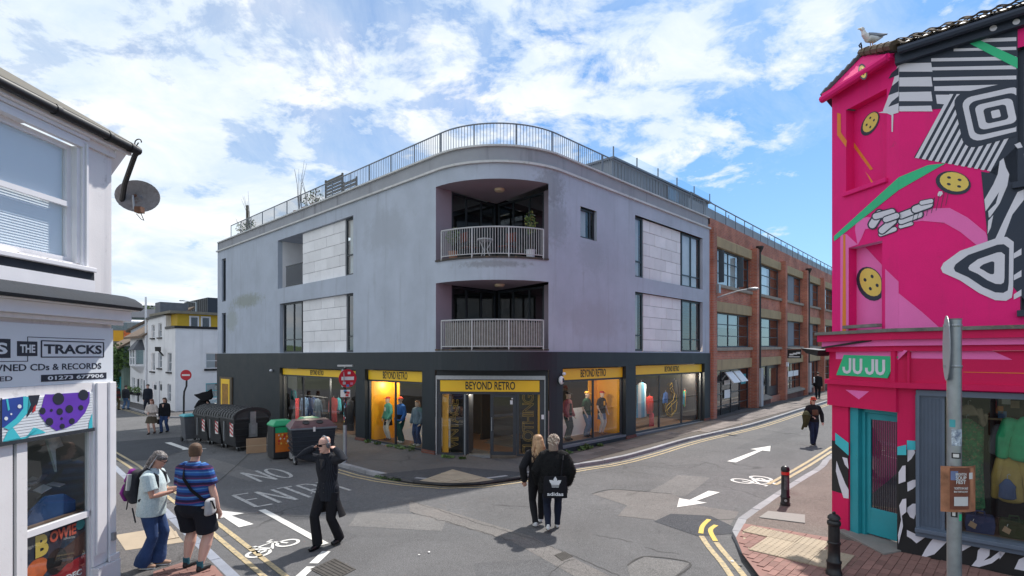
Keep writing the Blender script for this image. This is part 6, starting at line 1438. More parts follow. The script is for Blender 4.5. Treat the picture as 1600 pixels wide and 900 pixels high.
def leaves(mb, c, r, n, size, mats, flat=1.0):
 for _ in range(n):
  while True:
   d = Vector((random.uniform(-1, 1), random.uniform(-1, 1), random.uniform(-1, 1)))
   if .15 < d.length < 1: break
  p = Vector(c)+Vector((d.x*r[0], d.y*r[1], d.z*r[2])); s = size*random.uniform(.6, 1.3)
  a = Vector((random.gauss(0, 1), random.gauss(0, 1), random.gauss(0, 1)*flat)).normalized(); b = a.orthogonal().normalized()*s*.6; a = a*s
  mb.poly([p-a, p+b, p+a*1.1, p-b], random.choice(mats))
for i, (px, py) in enumerate(((208.5, 612), (220, 613))):
 c = HP(HQ(px), .25, HQ(px, py)[1]); t = thing('window_box', 'planted window box under the %s ground floor window of the white cottage' % ('left' if i == 0 else 'right'), 'planter', c, atan2(UX.y, UX.x), 'window boxes on the white cottage')
 m2 = MB(); m2.box(-.5, .5, -.12, .12, -.2, .0, BLACK); m2.build('trough', t); m2 = MB(); leaves(m2, (0, 0, .18), (.55, .2, .25), 120, .07, [FOL2, FOL3]); m2.build('foliage', t, kind='stuff')
# green-walled building with ivy
gh = thing('green_house', 'green rendered house with clay tiled roof and ivy at the street end', 'house')
s2, s3 = s1+.6, HQ(185.5); zt3 = HQ(195, 541)[1]; GRW = M('green_render', (.16, .22, .19), .8, .2, 2, streak=((.08, .1, .08), .6, 3))
mb = MB(); bar(mb, HP, s2, s3, -5, .3, WZ-1, zt3, GRW); mb.build('wall', gh)
mb = MB(); mb.prism([HP(s2-.3, .7, zt3-.1), HP(s2-.3, -2.6, zt3+2.0), HP(s2-.3, -2.6, zt3+1.8), HP(s2-.3, .7, zt3-.25)], HP(s3+.5, 0, 0)-HP(s2-.3, 0, 0), ROOFT); mb.build('roof', gh)
mb = MB(); bar(mb, HP, HQ(196.5), HQ(190), .301, .33, HQ(193, 615)[1], HQ(193, 588)[1], TEAL); mb.build('wall_mural', gh)
mb = MB()
for k in range(9): leaves(mb, HP(s2+random.uniform(0, 2.6), .45, random.uniform(WZ+1.6, zt3-.4)), (.9, .35, .9), 240, .13, [FOL1, FOL2, FOL2, FOL3])
iv = tag(mb.build('ivy'), 'green ivy climbing the wall of the green house', 'ivy', kind=None)
# blue building closing the view, with white letters
bh = thing('blue_building', 'dark blue building with white capital letters behind the two walkers', 'building')
sE = s3+3; zt4 = HQ(180, 546)[1]
mb = MB(); c0 = HP(sE, 4.5, 0); NAVB = M('navy_wall', (.035, .05, .075), .7, .15, 2)
mb.prism([HP(sE, 9, WZ-1), HP(sE, .4, WZ-1), HP(sE+6, .4, WZ-1), HP(sE+6, 9, WZ-1)], (0, 0, zt4+1), NAVB); mb.build('wall', bh)
mb = MB(); mb.prism([HP(sE-.4, 9, zt4-.3), HP(sE-.4, .3, zt4-.3), HP(sE+3, .3, zt4+1.7), HP(sE+3, 9, zt4+1.7)], (0, 0, .2), ROOFT); mb.build('roof', bh)
EPl = lambda s, n, z: HP(sE-n, s, z)
textbox('CON', 'wall_lettering', bh, WGLOSS, lambda s, n, z: HP(sE-n, 3.9-s, z), 0, 2.4, WZ+3.1, WZ+3.8, .02, .03)
mb = MB(); bar(mb, lambda q, n, z: HP(sE-n, q, z), .5, 8.8, .0, .03, WZ+1.9, WZ+2.3, WGLOSS); mb.build('fascia_board', bh)
# terrace with a painted parapet further up the hill
tb = thing('terrace_building', 'building with orange and teal painted parapet below a white canopy on the hillside', 'building', (-60, 82, 0), radians(25))
mb = MB(); mb.box(-9, 9, 0, 8, -3, 6.9, M('terrace_wall', (.25, .22, .20), .8, .3, 1)); mb.build('wall', tb)
for i in range(9):
 mb = MB(); mb.box(-6+i*1.3, -4.75+i*1.3, -.06, 0, 5.2, 6.8, random.choice([POr, PTe, RED, ORANGE, CYAN, WHITE])); mb.build('painted_panel', tb)
mb = MB(); mb.prism([(-9, -.6, 8.0), (5, -.6, 8.0), (5, 3, 8.4), (-9, 3, 8.4)], (0, 0, .2), WHITE); mb.tube([(-8, 0, 6.9), (-8, 0, 8.1)], .08, STEEL, 6); mb.tube([(4, 0, 6.9), (4, 0, 8.1)], .08, STEEL, 6); mb.build('canopy', tb)
# dark clad block on brick, behind the corner building
dc = thing('dark_clad_block', 'dark metal clad block on an orange brick base behind the yellow rooftop room', 'building', (-38, 69, 0), A46)
mb = MB(); mb.box(0, 9, -.0, 9, -2, 7.4, ORBRICK); mb.build('brick_base', dc)
mb = MB(); mb.box(-.2, 9.2, -.2, 9.2, 7.4, 10.3, M('dark_cladding', (.035, .042, .055), .6, .1, 1)); cl_ = mb.build('upper_storey', dc)
for i in range(12): m2 = MB(); m2.box(-.24, -.2, .3+i*.75, .36+i*.75, 7.45, 10.25, BLACK); m2.build('seam', cl_)
mb = MB(); mb.box(5, 6.4, -.04, .02, 5.6, 6.9, GLASSD); mb.build('window', dc); mb = MB(); mb.box(6, 8, -.24, -.19, 8, 9.8, GLASSD); mb.build('window', dc)
# white gable house behind the yellow room
gb = thing('gabled_house', 'white gabled house with brown roof behind the yellow rooftop room', 'house', (-42, 66, 0), A46-.5)
mb = MB(); mb.prism([(-3.2, 0, -2), (3.2, 0, -2), (3.2, 0, 6.0), (0, 0, 7.9), (-3.2, 0, 6.0)], (0, 8, 0), WHITE2); mb.build('wall', gb)
mb = MB(); mb.prism([(-3.6, -.4, 5.75), (0, -.4, 8.0), (3.6, -.4, 5.75), (3.6, -.4, 6.0), (0, -.4, 8.3), (-3.6, -.4, 6.0)], (0, 8.8, 0), ROOFT); mb.build('roof', gb)
mb = MB(); mb.prism([(-.9, -.05, 5.9), (.9, -.05, 5.9), (0, -.05, 7.0)], (0, .04, 0), GLASSD); mb.build('gable_window', gb)
# hill with houses and trees
HILLM = M('hill_green', (.075, .115, .045), .95, .35, .06)
mb = MB(); nx, ny = 40, 16; pts = []
def hill(x, y): return -3+14.5*ss(95, 230, y+.25*abs(x+60))+3*sin(x*.045)+2*sin(x*.11+y*.05)
for j in range(ny):
 for i in range(nx): x = -260+i*8.5; y = 92+j*16; pts.append((x, y, hill(x, y) if x < 20 else -3))
mb.add(pts, [(j*nx+i, j*nx+i+1, (j+1)*nx+i+1, (j+1)*nx+i) for j in range(ny-1) for i in range(nx-1)], HILLM)
mb.build('hill', smooth=True, kind='structure')
def tree(name, label, x, y, z, h, w, mats, group, n=420, sz=None):
 t = thing(name, label, 'tree', (x, y, z), 0, group); m2 = MB(); m2.tube([(0, 0, -.5), (w*.03, 0, h*.3), (w*.08, w*.05, h*.7)], [h*.045, h*.03, h*.012], M_TRUNK, 6)
 for k in range(4): a = k*1.6; m2.tube([(0, 0, h*.3), (cos(a)*w*.4, sin(a)*w*.4, h*.62)], [h*.018, h*.007], M_TRUNK, 5)
 m2.build('trunk', t); m2 = MB()
 for k in range(8): a = k*.8+random.random(); r = random.uniform(.1, .34)*w; leaves(m2, (cos(a)*r, sin(a)*r, h*random.uniform(.45, .85)), (w*.26, w*.26, h*.19), n//8, sz or w*.055, mats)
 m2.build('crown', t, kind='stuff'); return t
M_TRUNK = M('bark', (.09, .07, .05), .9, .3, 6)
for i in range(26):
 px = 178+i*6.3+random.uniform(-2, 2); Y = random.uniform(150, 235); x = (px-800)/K*Y
 k = i % 3; tree('hill_tree', 'one of the leafy green trees covering the hillside behind the white houses', x, Y, hill(x, Y), random.uniform(4, 7), random.uniform(7, 11), ((FOL3, FOL1), (FOL2, FOL1), (FOL1, FOL3))[k], 'trees on the hillside', 320)
hl = ('far grey roofed house among the hillside trees, leftmost', 'far pale house with wide windows on the hill crest', 'far white walled house on the hill below the crest', 'far brown roofed house above the yellow rooftop room', 'far slate roofed house at the left foot of the hill')
for i, (px, py, Y, w, h) in enumerate(((212, 490, 170, 9, 4.5), (238, 486, 190, 13, 5.5), (225, 494, 150, 8, 4), (288, 489, 185, 7, 3.5), (203, 497, 140, 8, 4))):
 x = (px-800)/K*Y; z = CZ+(H0-py)/K*Y; t = thing('hill_house', hl[i], 'house', (x, Y, z-h), random.uniform(-.3, .5))
 m2 = MB(); m2.box(-w/2, w/2, 0, 7, -3, h, (WHITE2, WHITE2, GRW, WHITE2, PM)[i]); wl_ = m2.build('wall', t)
 m2 = MB(); m2.prism([(-w/2-.4, -.4, h), (w/2+.4, -.4, h), (w/2-1, 3.5, h+2), (-w/2+1, 3.5, h+2)], (0, .01, .2), SLATE if i != 3 else ROOFT); m2.build('roof', t)
 for k in range(3): m2 = MB(); m2.box(-w*.36+k*w*.28, -w*.18+k*w*.28, -.06, -.01, h*.35, h*.8, GLASSD); m2.build('window', t)
# tall street lamp on the far side
sl = thing('street_lamp', 'tall grey street lamp with a long arm behind the white houses', 'street lamp', ((306-800)/K*60, 60, -.5))
mb = MB(); zt5 = CZ+(H0-472.5)/K*60+.5; mb.tube([(0, 0, 0), (0, 0, zt5)], [.11, .06], STEEL, 8); mb.build('pole', sl); mb = MB(); mb.tube([(0, 0, zt5), (-.5, 0, zt5+.05), (-1.35, 0, zt5+.18)], .045, STEEL, 6); mb.box(-1.75, -1.3, -.12, .12, zt5+.14, zt5+.24, STEEL); mb.build('arm', sl)
# ================================================================ STREET FURNITURE
def at_uv(px, py, dz=0.0): return gp(px, py, dz)
STREET_RZ = A46
BINB = M('bin_black_plastic', (.020, .021, .024), .45, .25, 3, .08, 30, stain=((.06, .06, .06), .3, 6))
BINL = M('bin_lid_dark', (.045, .046, .050), .5, .25, 4, .08, 30, stain=((.11, .11, .11), .35, 6))
HAZW = M('hazard_white', (.72, .70, .68), .5, .05, 3); HAZR = M('hazard_red', (.50, .025, .03), .5, .05, 3)
def comm_bin():
 t = thing('street_bin', '', 'bin')
 D, Ln, hr, ht = 1.15, 1.30, 1.08, .31
 mb = MB(); ins = .07
 rg = lambda z, k: [(k, k, z), (D-k, k, z), (D-k, Ln-k, z), (k, Ln-k, z)]
 mb.loft([rg(.14, .10), rg(.30, .075), rg(1.0, .01), rg(hr-.05, 0)], BINB); mb.build('body', t, bevel=.015)
 mb = MB(); mb.loft([rg(hr-.05, -.025), rg(hr+.01, -.025)], BINL); mb.build('rim', t, bevel=.01)
 mb = MB(); n = 14; A_ = [(D/2-(D/2+.01)*cos(pi*i/n), hr+.01+ht*sin(pi*i/n)**.85) for i in range(n+1)]
 mb.loft([[(x, y, z) for x, z in A_]+[(D, y, hr), (0, y, hr)] for y in (.0, Ln)], BINL); lid = mb.build('lid', t, smooth=True)
 for k in range(6):       # raised ribs across the lid
  y = .08+k*(Ln-.16)/5; m2 = MB(); m2.loft([[(D/2-(D/2+.03)*cos(pi*i/n), yy, hr+.012+(ht+.018)*sin(pi*i/n)**.85) for i in range(n+1)]+[(D/2-(D/2-.0)*cos(pi*i/n), yy, hr+.0+(ht-.0)*sin(pi*i/n)**.85) for i in range(n, -1, -1)] for yy in (y-.02, y+.02)], BINB); m2.build('lid_rib', lid)
 for k in range(2, 9):
  a = pi*k/n*1.0; m2 = MB(); x, z = D/2-(D/2+.022)*cos(a), hr+.012+(ht+.012)*sin(a)**.85; m2.box(x-.012, x+.012, .1, Ln-.1, z-.02, z+.006, BINB); m2.build('lid_rib', lid)
 m2 = MB(); m2.loft([[(D/2-(D/2+.035)*cos(pi*i/n), yy, hr+.012+(ht+.025)*sin(pi*i/n)**.85) for i in range(n+1)]+[(D/2-(D/2-.05)*cos(pi*i/n), yy, hr-.02+(ht-.04)*sin(pi*i/n)**.85) for i in range(n, -1, -1)] for yy in (-.03, .0)], BINB); m2.build('lid_edge', lid)
 m2 = MB(); m2.box(D*.5-.09, D*.5+.09, -.065, -.025, .45, 1.28, STEEL); m2.box(D*.5-.13, D*.5+.13, -.075, -.02, .45, .9, STEEL); m2.box(D*.5-.06, D*.5+.06, -.09, -.075, .55, .85, M('zinc_plate', (.42, .44, .46), .4, .1, 6, metal=.6)); m2.build('lift_bracket', t)
 m2 = MB(); m2.box(-.025, -.0, Ln*.62, Ln*.66, .3, .95, STEEL); m2.build('edge_strip', t)
 for k in range(4): m2 = MB(); z = .3+k*.2; m2.box(-.012+.05*(1-(z-.3)/.75), D-.1, -.015+.05*(1-(z-.3)/.75), .05, z, z+.03, BINB); m2.build('body_rib', t)
 st = MB(); st.box(.0, .012, .04, .30, .50, .92, HAZW);
 s_ = st.build('hazard_sticker', t, loc=(-.028, 0, 0))
 for k in range(3): m2 = MB(); z = .53+k*.13; m2.prism([(-.002, .04, z), (-.002, .30, z+.10), (-.002, .30, z+.165), (-.002, .04, z+.065)], (-.002, 0, 0), HAZR); m2.build('hazard_stripe', s_)
 for x in (.18, D-.18):
  for y in (.18, Ln-.18):
   w = MB(); w.tube([(x-.03, y, .07), (x+.03, y, .07)], .07, BLACK, 12); w.box(x-.04, x+.04, y-.05, y+.05, .09, .16, STEEL); w.build('wheel', t)
 return t
b0 = gp(366, 707); binp = comm_bin()
lab = ['near black dome lidded street bin with a steel bracket and flattened cardboard box against it', 'middle black dome lidded street bin in the row of three', 'farthest black dome lidded street bin beside the wheelie bins']
for k in range(3):
 o = binp if k == 0 else copy_tree(binp); p = b0+UX*(1.50*k+.02*k)+VX*(.05*k)
 o.location = (p.x, p.y, hz(p.x, p.y)); o.rotation_euler = (0, 0, STREET_RZ+random.uniform(-.03, .03)); o['label'] = lab[k]; o['group'] = 'dome lidded street bins along the kerb'
 o.rotation_euler.x = 0
def rim_box(mb, x0, x1, y0, y1, z0, z1, m, k=.03): mb.loft([[(x0+k, y0+k, z0), (x1-k, y0+k, z0), (x1-k, y1-k, z0), (x0+k, y1-k, z0)], [(x0, y0, z1), (x1, y0, z1), (x1, y1, z1), (x0, y1, z1)]], m)
# wheelie bins with turquoise lids
WHG = M('wheelie_grey', (.09, .095, .11), .5, .2, 4); LIDT = M('turquoise_lid', (.06, .36, .40), .5, .15, 4)
def wheelie():
 t = thing('wheelie_bin', '', 'bin'); mb = MB(); rim_box(mb, 0, .56, 0, .55, .12, .98, WHG, .06); mb.build('body', t, bevel=.02)
 mb = MB(); mb.loft([[(-.03, -.03, .98), (.59, -.03, .98), (.59, .6, .98), (-.03, .6, .98)], [(-.03, -.03, 1.01), (.59, -.03, 1.01), (.59, .6, 1.01), (-.03, .6, 1.01)], [(.06, .04, 1.07), (.5, .04, 1.07), (.5, .5, 1.07), (.06, .5, 1.07)]], LIDT); mb.build('lid', t, bevel=.01)
 for x in (.06, .5): w = MB(); w.tube([(x-.03, .5, .1), (x+.03, .5, .1)], .1, BLACK, 12); w.build('wheel', t)
 w = MB(); w.tube([(.06, .62, .95), (.5, .62, .95)], .018, WHG, 6); w.build('handle', t); return t
wp = wheelie(); wl = ['grey wheelie bin with turquoise lid, street side of the pair', 'grey wheelie bin with turquoise lid, next to the farthest street bin']
for k in range(2):
 o = wp if k == 0 else copy_tree(wp); p = b0+UX*(4.75+.1*k)+VX*(-.12+.66*k); o.location = (p.x, p.y, hz(p.x, p.y)); o.rotation_euler = (0, 0, STREET_RZ+.1*k); o['label'] = wl[k]; o['group'] = 'wheelie bins past the street bins'
# cardboard
p = gp(385, 709); t = tag(MB().box(0, .58, 0, .13, .0, .47, CARD).build('cardboard_box', bevel=.006), 'brown cardboard box standing on the road against the near street bin', 'cardboard box'); t.location = (p.x, p.y, hz(p.x, p.y)); t.rotation_euler = (-.1, 0, STREET_RZ-.32)
MB().box(.0, .58, -.003, -.001, .225, .25, M('parcel_tape', (.42, .30, .19), .3, .05, 2)).build('tape', t)
# green-lidded recycling bins
LIDG = M('lid_green', (.02, .34, .14), .45, .15, 3); ORP = M('orange_panel', (.62, .16, .02), .5, .12, 4)
def recycle():
 t = thing('recycling_bin', '', 'recycling bin'); mb = MB(); mb.box(0, .60, 0, .62, .03, .98, BINB); mb.build('body', t, bevel=.015)
 mb = MB(); mb.loft([[(-.02, -.02, .98), (.62, -.02, .98), (.62, .64, .98), (-.02, .64, .98)], [(-.02, -.02, 1.03), (.62, -.02, 1.03), (.62, .64, 1.03), (-.02, .64, 1.03)], [(.08, .06, 1.15), (.52, .06, 1.15), (.52, .55, 1.15), (.08, .55, 1.15)]], LIDG); mb.build('lid', t, bevel=.015)
 mb = MB(); mb.box(.05, .57, -.008, -.001, .79, .96, LIDG); mb.build('top_panel', t)
 mb = MB(); mb.box(.05, .57, -.008, -.001, .22, .785, ORP); pn = mb.build('front_panel', t)
 for k in range(12): m2 = MB(); x, z, r = random.uniform(.14, .48), random.uniform(.45, .74), random.uniform(.018, .035); m2.add([(x+r*cos(a), -.010-.0006*k, z+r*1.3*sin(a)) for a in (i*pi/4 for i in range(8))], [tuple(range(8))], random.choice([HAZW, MYEL, RED, HAZW])); m2.build('panel_print', pn)
 return t
rp = recycle(); p = gp(427.5, 719)
for k, l in enumerate(('black recycling bin with green lid and orange front, beside the cardboard box', 'green lidded recycling bin standing behind the orange fronted one')):
 o = rp if k == 0 else copy_tree(rp); q = p+VX*(.95*k)+UX*(.1*k); o.location = (q.x, q.y, hz(q.x, q.y)); o.rotation_euler = (0, 0, STREET_RZ-.12); o['label'] = l; o['group'] = 'green lidded recycling bins'
# four-wheeled euro bin
eb = thing('wheeled_container', 'black four wheeled waste container with a maroon lid and two round holes', 'waste container'); p = gp(455, 728); eb.location = (p.x, p.y, hz(p.x, p.y)); eb.rotation_euler = (0, 0, STREET_RZ-.30)
BINN = M('container_blue_black', (.020, .026, .036), .45, .2, 3, .08, 30, stain=((.06, .065, .075), .3, 7)); LIDM = M('container_lid_maroon', (.10, .035, .04), .45, .35, 4, stain=((.20, .10, .08), .4, 8))
mb = MB(); rim_box(mb, 0, 1.22, 0, .92, .25, 1.02, BINN, .07); mb.build('body', eb, bevel=.02)
mb = MB(); mb.box(-.03, 1.25, -.035, .95, .99, 1.04, M('container_rim', (.16, .18, .20), .5, .1, 4)); mb.build('rim', eb, bevel=.008)
mb = MB(); mb.loft([[(-.03, -.035, 1.04), (1.25, -.035, 1.04), (1.25, .95, 1.04), (-.03, .95, 1.04)], [(.02, .05, 1.10), (1.2, .05, 1.10), (1.2, .9, 1.10), (.02, .9, 1.10)], [(.14, .32, 1.22), (1.08, .32, 1.22), (1.08, .85, 1.22), (.14, .85, 1.22)]], LIDM); ld = mb.build('lid', eb, bevel=.01)
for x in (.42, .80): m2 = MB(); nrm = Vector((0, -.406, .914)); c = Vector((x, .19, 1.168)); a_ = Vector((1, 0, 0)); b_ = nrm.cross(a_); m2.loft([[c+nrm*h+(a_*cos(i*pi/8)+b_*sin(i*pi/8))*r for i in range(16)] for h, r in ((-.01, .10), (.012, .10), (.012, .075), (.004, .072))], BLACK); m2.build('filling_hole', ld)
for k in range(5):
 z = .38+k*.13; m2 = MB(); m2.box(.02, 1.2, -.012+.03*(1-k/5), .1, z, z+.02, BINN); m2.build('body_rib', eb)
 m2 = MB(); m2.box(-.012+.03*(1-k/5), .1, .06, .86, z, z+.02, BINN); m2.build('body_rib', eb)
m2 = MB(); m2.box(.58, .64, -.06, -.035, .93, 1.06, HAZW); m2.build('latch', eb)
for x, y, a in ((.12, .1, .3), (1.1, .1, -.4), (.12, .82, 1.2), (1.1, .82, .6)):
 w = MB(); T = Matrix.Translation((x, y, .1)) @ Matrix.Rotation(a, 4, 'Z'); f = lambda p: T @ Vector(p)
 w.tube([f((-.025, 0, 0)), f((.025, 0, 0))], .1, BLACK, 14); w.tube([f((-.03, 0, 0)), f((.03, 0, 0))], .045, HAZW, 10); w.hexa([f(q) for q in ((-.04, -.03, -.02), (-.03, -.03, -.02), (-.03, .05, -.02), (-.04, .05, -.02), (-.04, -.03, .16), (-.03, -.03, .16), (-.03, .07, .16), (-.04, .07, .16))], STEEL); w.hexa([f(q) for q in ((.03, -.03, -.02), (.04, -.03, -.02), (.04, .05, -.02), (.03, .05, -.02), (.03, -.03, .16), (.04, -.03, .16), (.04, .07, .16), (.03, .07, .16))], STEEL); w.build('wheel', eb)
# ---------------------------------------------------------------- signs
def disc(mb, c, nrm, r, mat, th=.012, n=28):
 nrm = Vector(nrm).normalized(); a = nrm.cross(Vector((0, 0, 1))).normalized(); b = a.cross(nrm)
 mb.loft([[Vector(c)+nrm*h+(a*cos(2*pi*i/n)+b*sin(2*pi*i/n))*r for i in range(n)] for h in (0, th)], mat); return a, b
def plate(mb, c, nrm, w, h, mat, th=.004):
 nrm = Vector(nrm).normalized(); a = nrm.cross(Vector((0, 0, 1))).normalized(); b = a.cross(nrm); c = Vector(c)
 mb.prism([c+a*x*w/2+b*y*h/2 for x, y in ((-1, -1), (1, -1), (1, 1), (-1, 1))], nrm*th, mat)
SIGNRED = M('sign_red', (.50, .012, .025), .4, .05, 3); SIGNBK = M('sign_back_grey', (.32, .34, .37), .5, .08, 4)
STK = [HAZW, HAZR, LIDT, MYEL, BLACK, M('sticker_pink', (.6, .2, .3), .5), M('sticker_blue', (.08, .25, .5), .5)]
def stickers(pole, r, z0, z1, n, par):
 for k in range(n):
  a = random.uniform(-2.6, -.4); z = random.uniform(z0, z1); w = random.uniform(.2, .5); h = random.uniform(.03, .08); m2 = MB()
  m2.loft([[(cos(a+w*i/4)*(r+.002+.0004*k), sin(a+w*i/4)*(r+.002+.0004*k), zz) for zz in (z, z+h)] for i in range(5)], random.choice(STK), cap=False); m2.build('sticker', par)
p = gp(539, 722, .1); np_ = thing('sign_post', 'grey post with red no entry sign and stickers on the pavement corner', 'sign post', (p.x, p.y, hz(*p)+.09))
mb = MB(); hp_ = 2.66; mb.tube([(0, 0, 0), (0, 0, 1.05)], .055, STEEL, 12); mb.tube([(0, 0, 1.0), (0, 0, hp_)], .045, BLACK, 12); mb.build('pole', np_, smooth=True)
stickers(None, .045, 1.1, 1.95, 26, np_)
n1 = Vector((.62, -.78, 0)); c = Vector((.09, -.06, 2.36)); mb = MB(); disc(mb, c, n1, .255, SIGNRED); ne = mb.build('no_entry_sign', np_)
mb = MB(); plate(mb, c+n1*.0125, n1, .36, .095, HAZW); mb.build('white_bar', ne)
for dx, dz, k in ((.04, .15, 0), (-.1, -.13, 0), (.11, -.15, 5), (.0, -.20, 6)): m2 = MB(); plate(m2, c+n1*.013+Vector((dx*.78, dx*.62, dz)), n1, .08, .07, STK[k]); m2.build('sticker', ne)
n2 = Vector((-.85, -.45, 0)); mb = MB(); disc(mb, Vector((-.07, .02, 2.36)), n2, .255, SIGNBK); mb.build('second_sign', np_)
mb = MB(); plate(mb, (.03, -.06, 1.94), (.2, -1, 0), .26, .2, HAZW); sp2 = mb.build('time_plate', np_)
for k in range(5): m2 = MB(); plate(m2, (.03+random.uniform(-.09, .09), -.066-.001*k, 1.94+random.uniform(-.07, .07)), (.2, -1, 0), .08, .06, random.choice(STK)); m2.build('sticker', sp2)
mb = MB(); mb.box(-.20, .22, -.05, .05, hp_+.03, hp_+.08, STEEL); mb.tube([(0, 0, hp_), (0, 0, hp_+.04)], .03, STEEL, 8); mb.build('sign_light', np_)
# far no-entry sign on a cranked post
Y = 25.0; p = Vector(((290-800)/K*Y, Y)); fs_ = thing('sign_post', 'no entry sign on a cranked dark post beyond the wheelie bins', 'sign post', (p.x, p.y, hz(*p)))
zc = CZ-30/K*Y-hz(*p); mb = MB(); mb.tube([(-.08, 0, 0), (-.08, 0, zc-1.0), (-.06, 0, zc-.75), (.04, 0, zc-.5), (.05, 0, zc+.1)], .04, BLACK, 8); mb.build('pole', fs_)
mb = MB(); disc(mb, (.05, -.05, zc), (.1, -1, 0), .24, SIGNRED); ne = mb.build('no_entry_sign', fs_); mb = MB(); plate(mb, (.05, -.064, zc), (.1, -1, 0), .34, .075, HAZW); mb.build('white_bar', ne)
# ---------------------------------------------------------------- bollards
IRON = M('bollard_black', (.014, .014, .016), .38, .2, 6, .1, 40, stain=((.05, .05, .05), .3, 8))
def bollard(px, py, h, label, red):
 p = gp(px, py, .1); t = thing('bollard', label, 'bollard', (p.x, p.y, hz(*p)+.1), 0, 'black bollards on the pavement by the pink shop'); k = h/.8; mb = MB()
 pr = [(.098, 0), (.098, .05), (.085, .07), (.085, .16), (.092, .17), (.092, .19), (.075, .21), (.072, .40), (.080, .41), (.080, .43), (.070, .44), (.068, .64), (.080, .65), (.084, .675), (.080, .70), (.062, .715), (.062, .73)]
 if red: pr = [(.092, 0), (.092, .05), (.080, .06), (.080, .15), (.09, .16), (.09, .18), (.075, .20), (.073, .70), (.08, .71), (.08, .735)]
 mb.lathe([(r, z*k) for r, z in pr], IRON, 20); mb.build('post', t, smooth=True)
 mb = MB(); z = pr[-1][1]*k; mb.lathe([(.078, z), (.074, z+.03), (.05, z+.055), (.016, z+.068)], IRON, 20)
 if not red: mb.lathe([(.02, z+.06), (.024, z+.085), (.004, z+.1)], IRON, 12)
 mb.build('cap', t, smooth=True)
 if red:
  mb = MB(); mb.lathe([(.076, .625*k), (.076, .685*k)], M('bollard_red_band', (.60, .03, .02), .35, .05, 3), 20); mb.build('reflective_band', t)
  mb = MB(); mb.loft([[(.0755*cos(a), .0755*sin(a), z) for z in (.33*k, .6*k)] for a in (-2.3+i*.18 for i in range(7))], M('bollard_notice', (.08, .085, .09), .5, .5, 30), cap=False); mb.build('notice', t)
  mb = MB(); disc(mb, (-.03, -.075, .11*k), (-.35, -1, 0), .025, STEEL); mb.build('badge', t)
bollard(1227, 789, .76, 'black bollard with a red band at the kerb, farther from the camera', True)
bollard(1303, 899, .82, 'black ringed cast iron bollard nearest the camera', False)
# ---------------------------------------------------------------- steel post with a round sign seen edge-on
Y = 5.16; p = Vector((691/K*Y, Y)); zg_ = hz(*p)+.1; gs = thing('sign_post', 'galvanised steel post with stickers and a round sign turned edge on', 'sign post', (p.x, p.y, zg_)); hg = CZ+57/K*Y-zg_
mb = MB(); mb.tube([(0, 0, 0), (0, 0, hg)], .057, STEEL, 24); mb.build('pole', gs, smooth=True); mb = MB(); mb.lathe([(.059, hg-.006), (.059, hg+.006)], M('pole_cap', (.2, .2, .21), .6), 20); mb.build('cap', gs)
mb = MB(); zc = CZ+12/K*Y-zg_; disc(mb, (-.078, -.01, zc), (-.84, .55, 0), .303, SIGNBK, .006, 36); sg = mb.build('round_sign', gs)
for dz in (.21, -.17): mb = MB(); mb.lathe([(.060, zc+dz-.012), (.063, zc+dz), (.060, zc+dz+.012)], STEEL, 20); mb.box(-.09, -.05, -.02, .02, zc+dz-.012, zc+dz+.012, STEEL); mb.build('clamp', gs)
def pole_sticker(py0, py1, a0, a1, mat, lay=0):
 z0, z1 = CZ-(py1-H0)/K*(Y-.06)-zg_, CZ-(py0-H0)/K*(Y-.06)-zg_; m2 = MB(); m2.loft([[(.0578*cos(a0+(a1-a0)*i/6)*(1+.012*lay), .0578*sin(a0+(a1-a0)*i/6)*(1+.012*lay), z) for z in (z0, z1)] for i in range(7)], mat, cap=False); return m2.build('sticker', gs)
pole_sticker(656, 668, -2.9, -2.1, LIDT); pole_sticker(671, 697, -2.6, -1.0, M('sticker_white_blue', (.55, .62, .68), .4, .6, 30, stain=((.03, .06, .16), .9, 20))); pole_sticker(708, 717, -2.6, -1.3, BLACK); pole_sticker(709.5, 715, -2.4, -1.6, HAZW, 1); pole_sticker(729, 735, -2.7, -2.0, BLACK); pole_sticker(798, 809, -2.7, -1.8, BLACK); pole_sticker(800, 807, -2.5, -2.1, HAZW, 1); pole_sticker(804, 814, -1.6, -1.0, GREEN)
# laminated poster strapped round the post
pb = thing('poster_board', 'brown laminated food festival poster strapped to the steel post', 'poster', (p.x, p.y, zg_))
POB = M('poster_copper', (.36, .15, .08), .35, .5, 8, stain=((.42, .20, .12), .6, 6)); z0, z1 = CZ-(802-H0)/K*(Y-.1)-zg_, CZ-(730-H0)/K*(Y-.1)-zg_
def QP(x, n, z): # board bent gently round the post
 return Vector((x, -.064-n-.0+.9*max(0, abs(x)-.05)**1.5, z))
mb = MB(); xs = [-.155+.33*i/16 for i in range(17)]; mb.loft([[QP(x, 0, z0), QP(x, .003, z0), QP(x, .003, z1), QP(x, 0, z1)] for x in xs], POB); brd = mb.build('board', pb)
def pbr(x0, x1, a, b, mat, lay=1): m2 = MB(); m2.loft([[QP(x0+(x1-x0)*i/6, .004+.001*lay, z0+(z1-z0)*v) for v in (a, b)] for i in range(7)], mat, cap=False); return m2.build('poster_print', brd)
pbr(-.09, .09, .06, .97, M('poster_dark_rust', (.20, .06, .035), .4, .4, 6)); pbr(-.085, -.02, .70, .90, M('poster_blue_sky', (.16, .20, .36), .4, .3, 6), 2); pbr(-.06, .07, .14, .34, M('poster_pale_block', (.62, .60, .60), .4, .1, 3), 6); pbr(.10, .145, .25, .97, M('poster_peach', (.45, .20, .11), .4, .3, 5), 2); pbr(.085, .13, .72, .86, HAZW, 3)
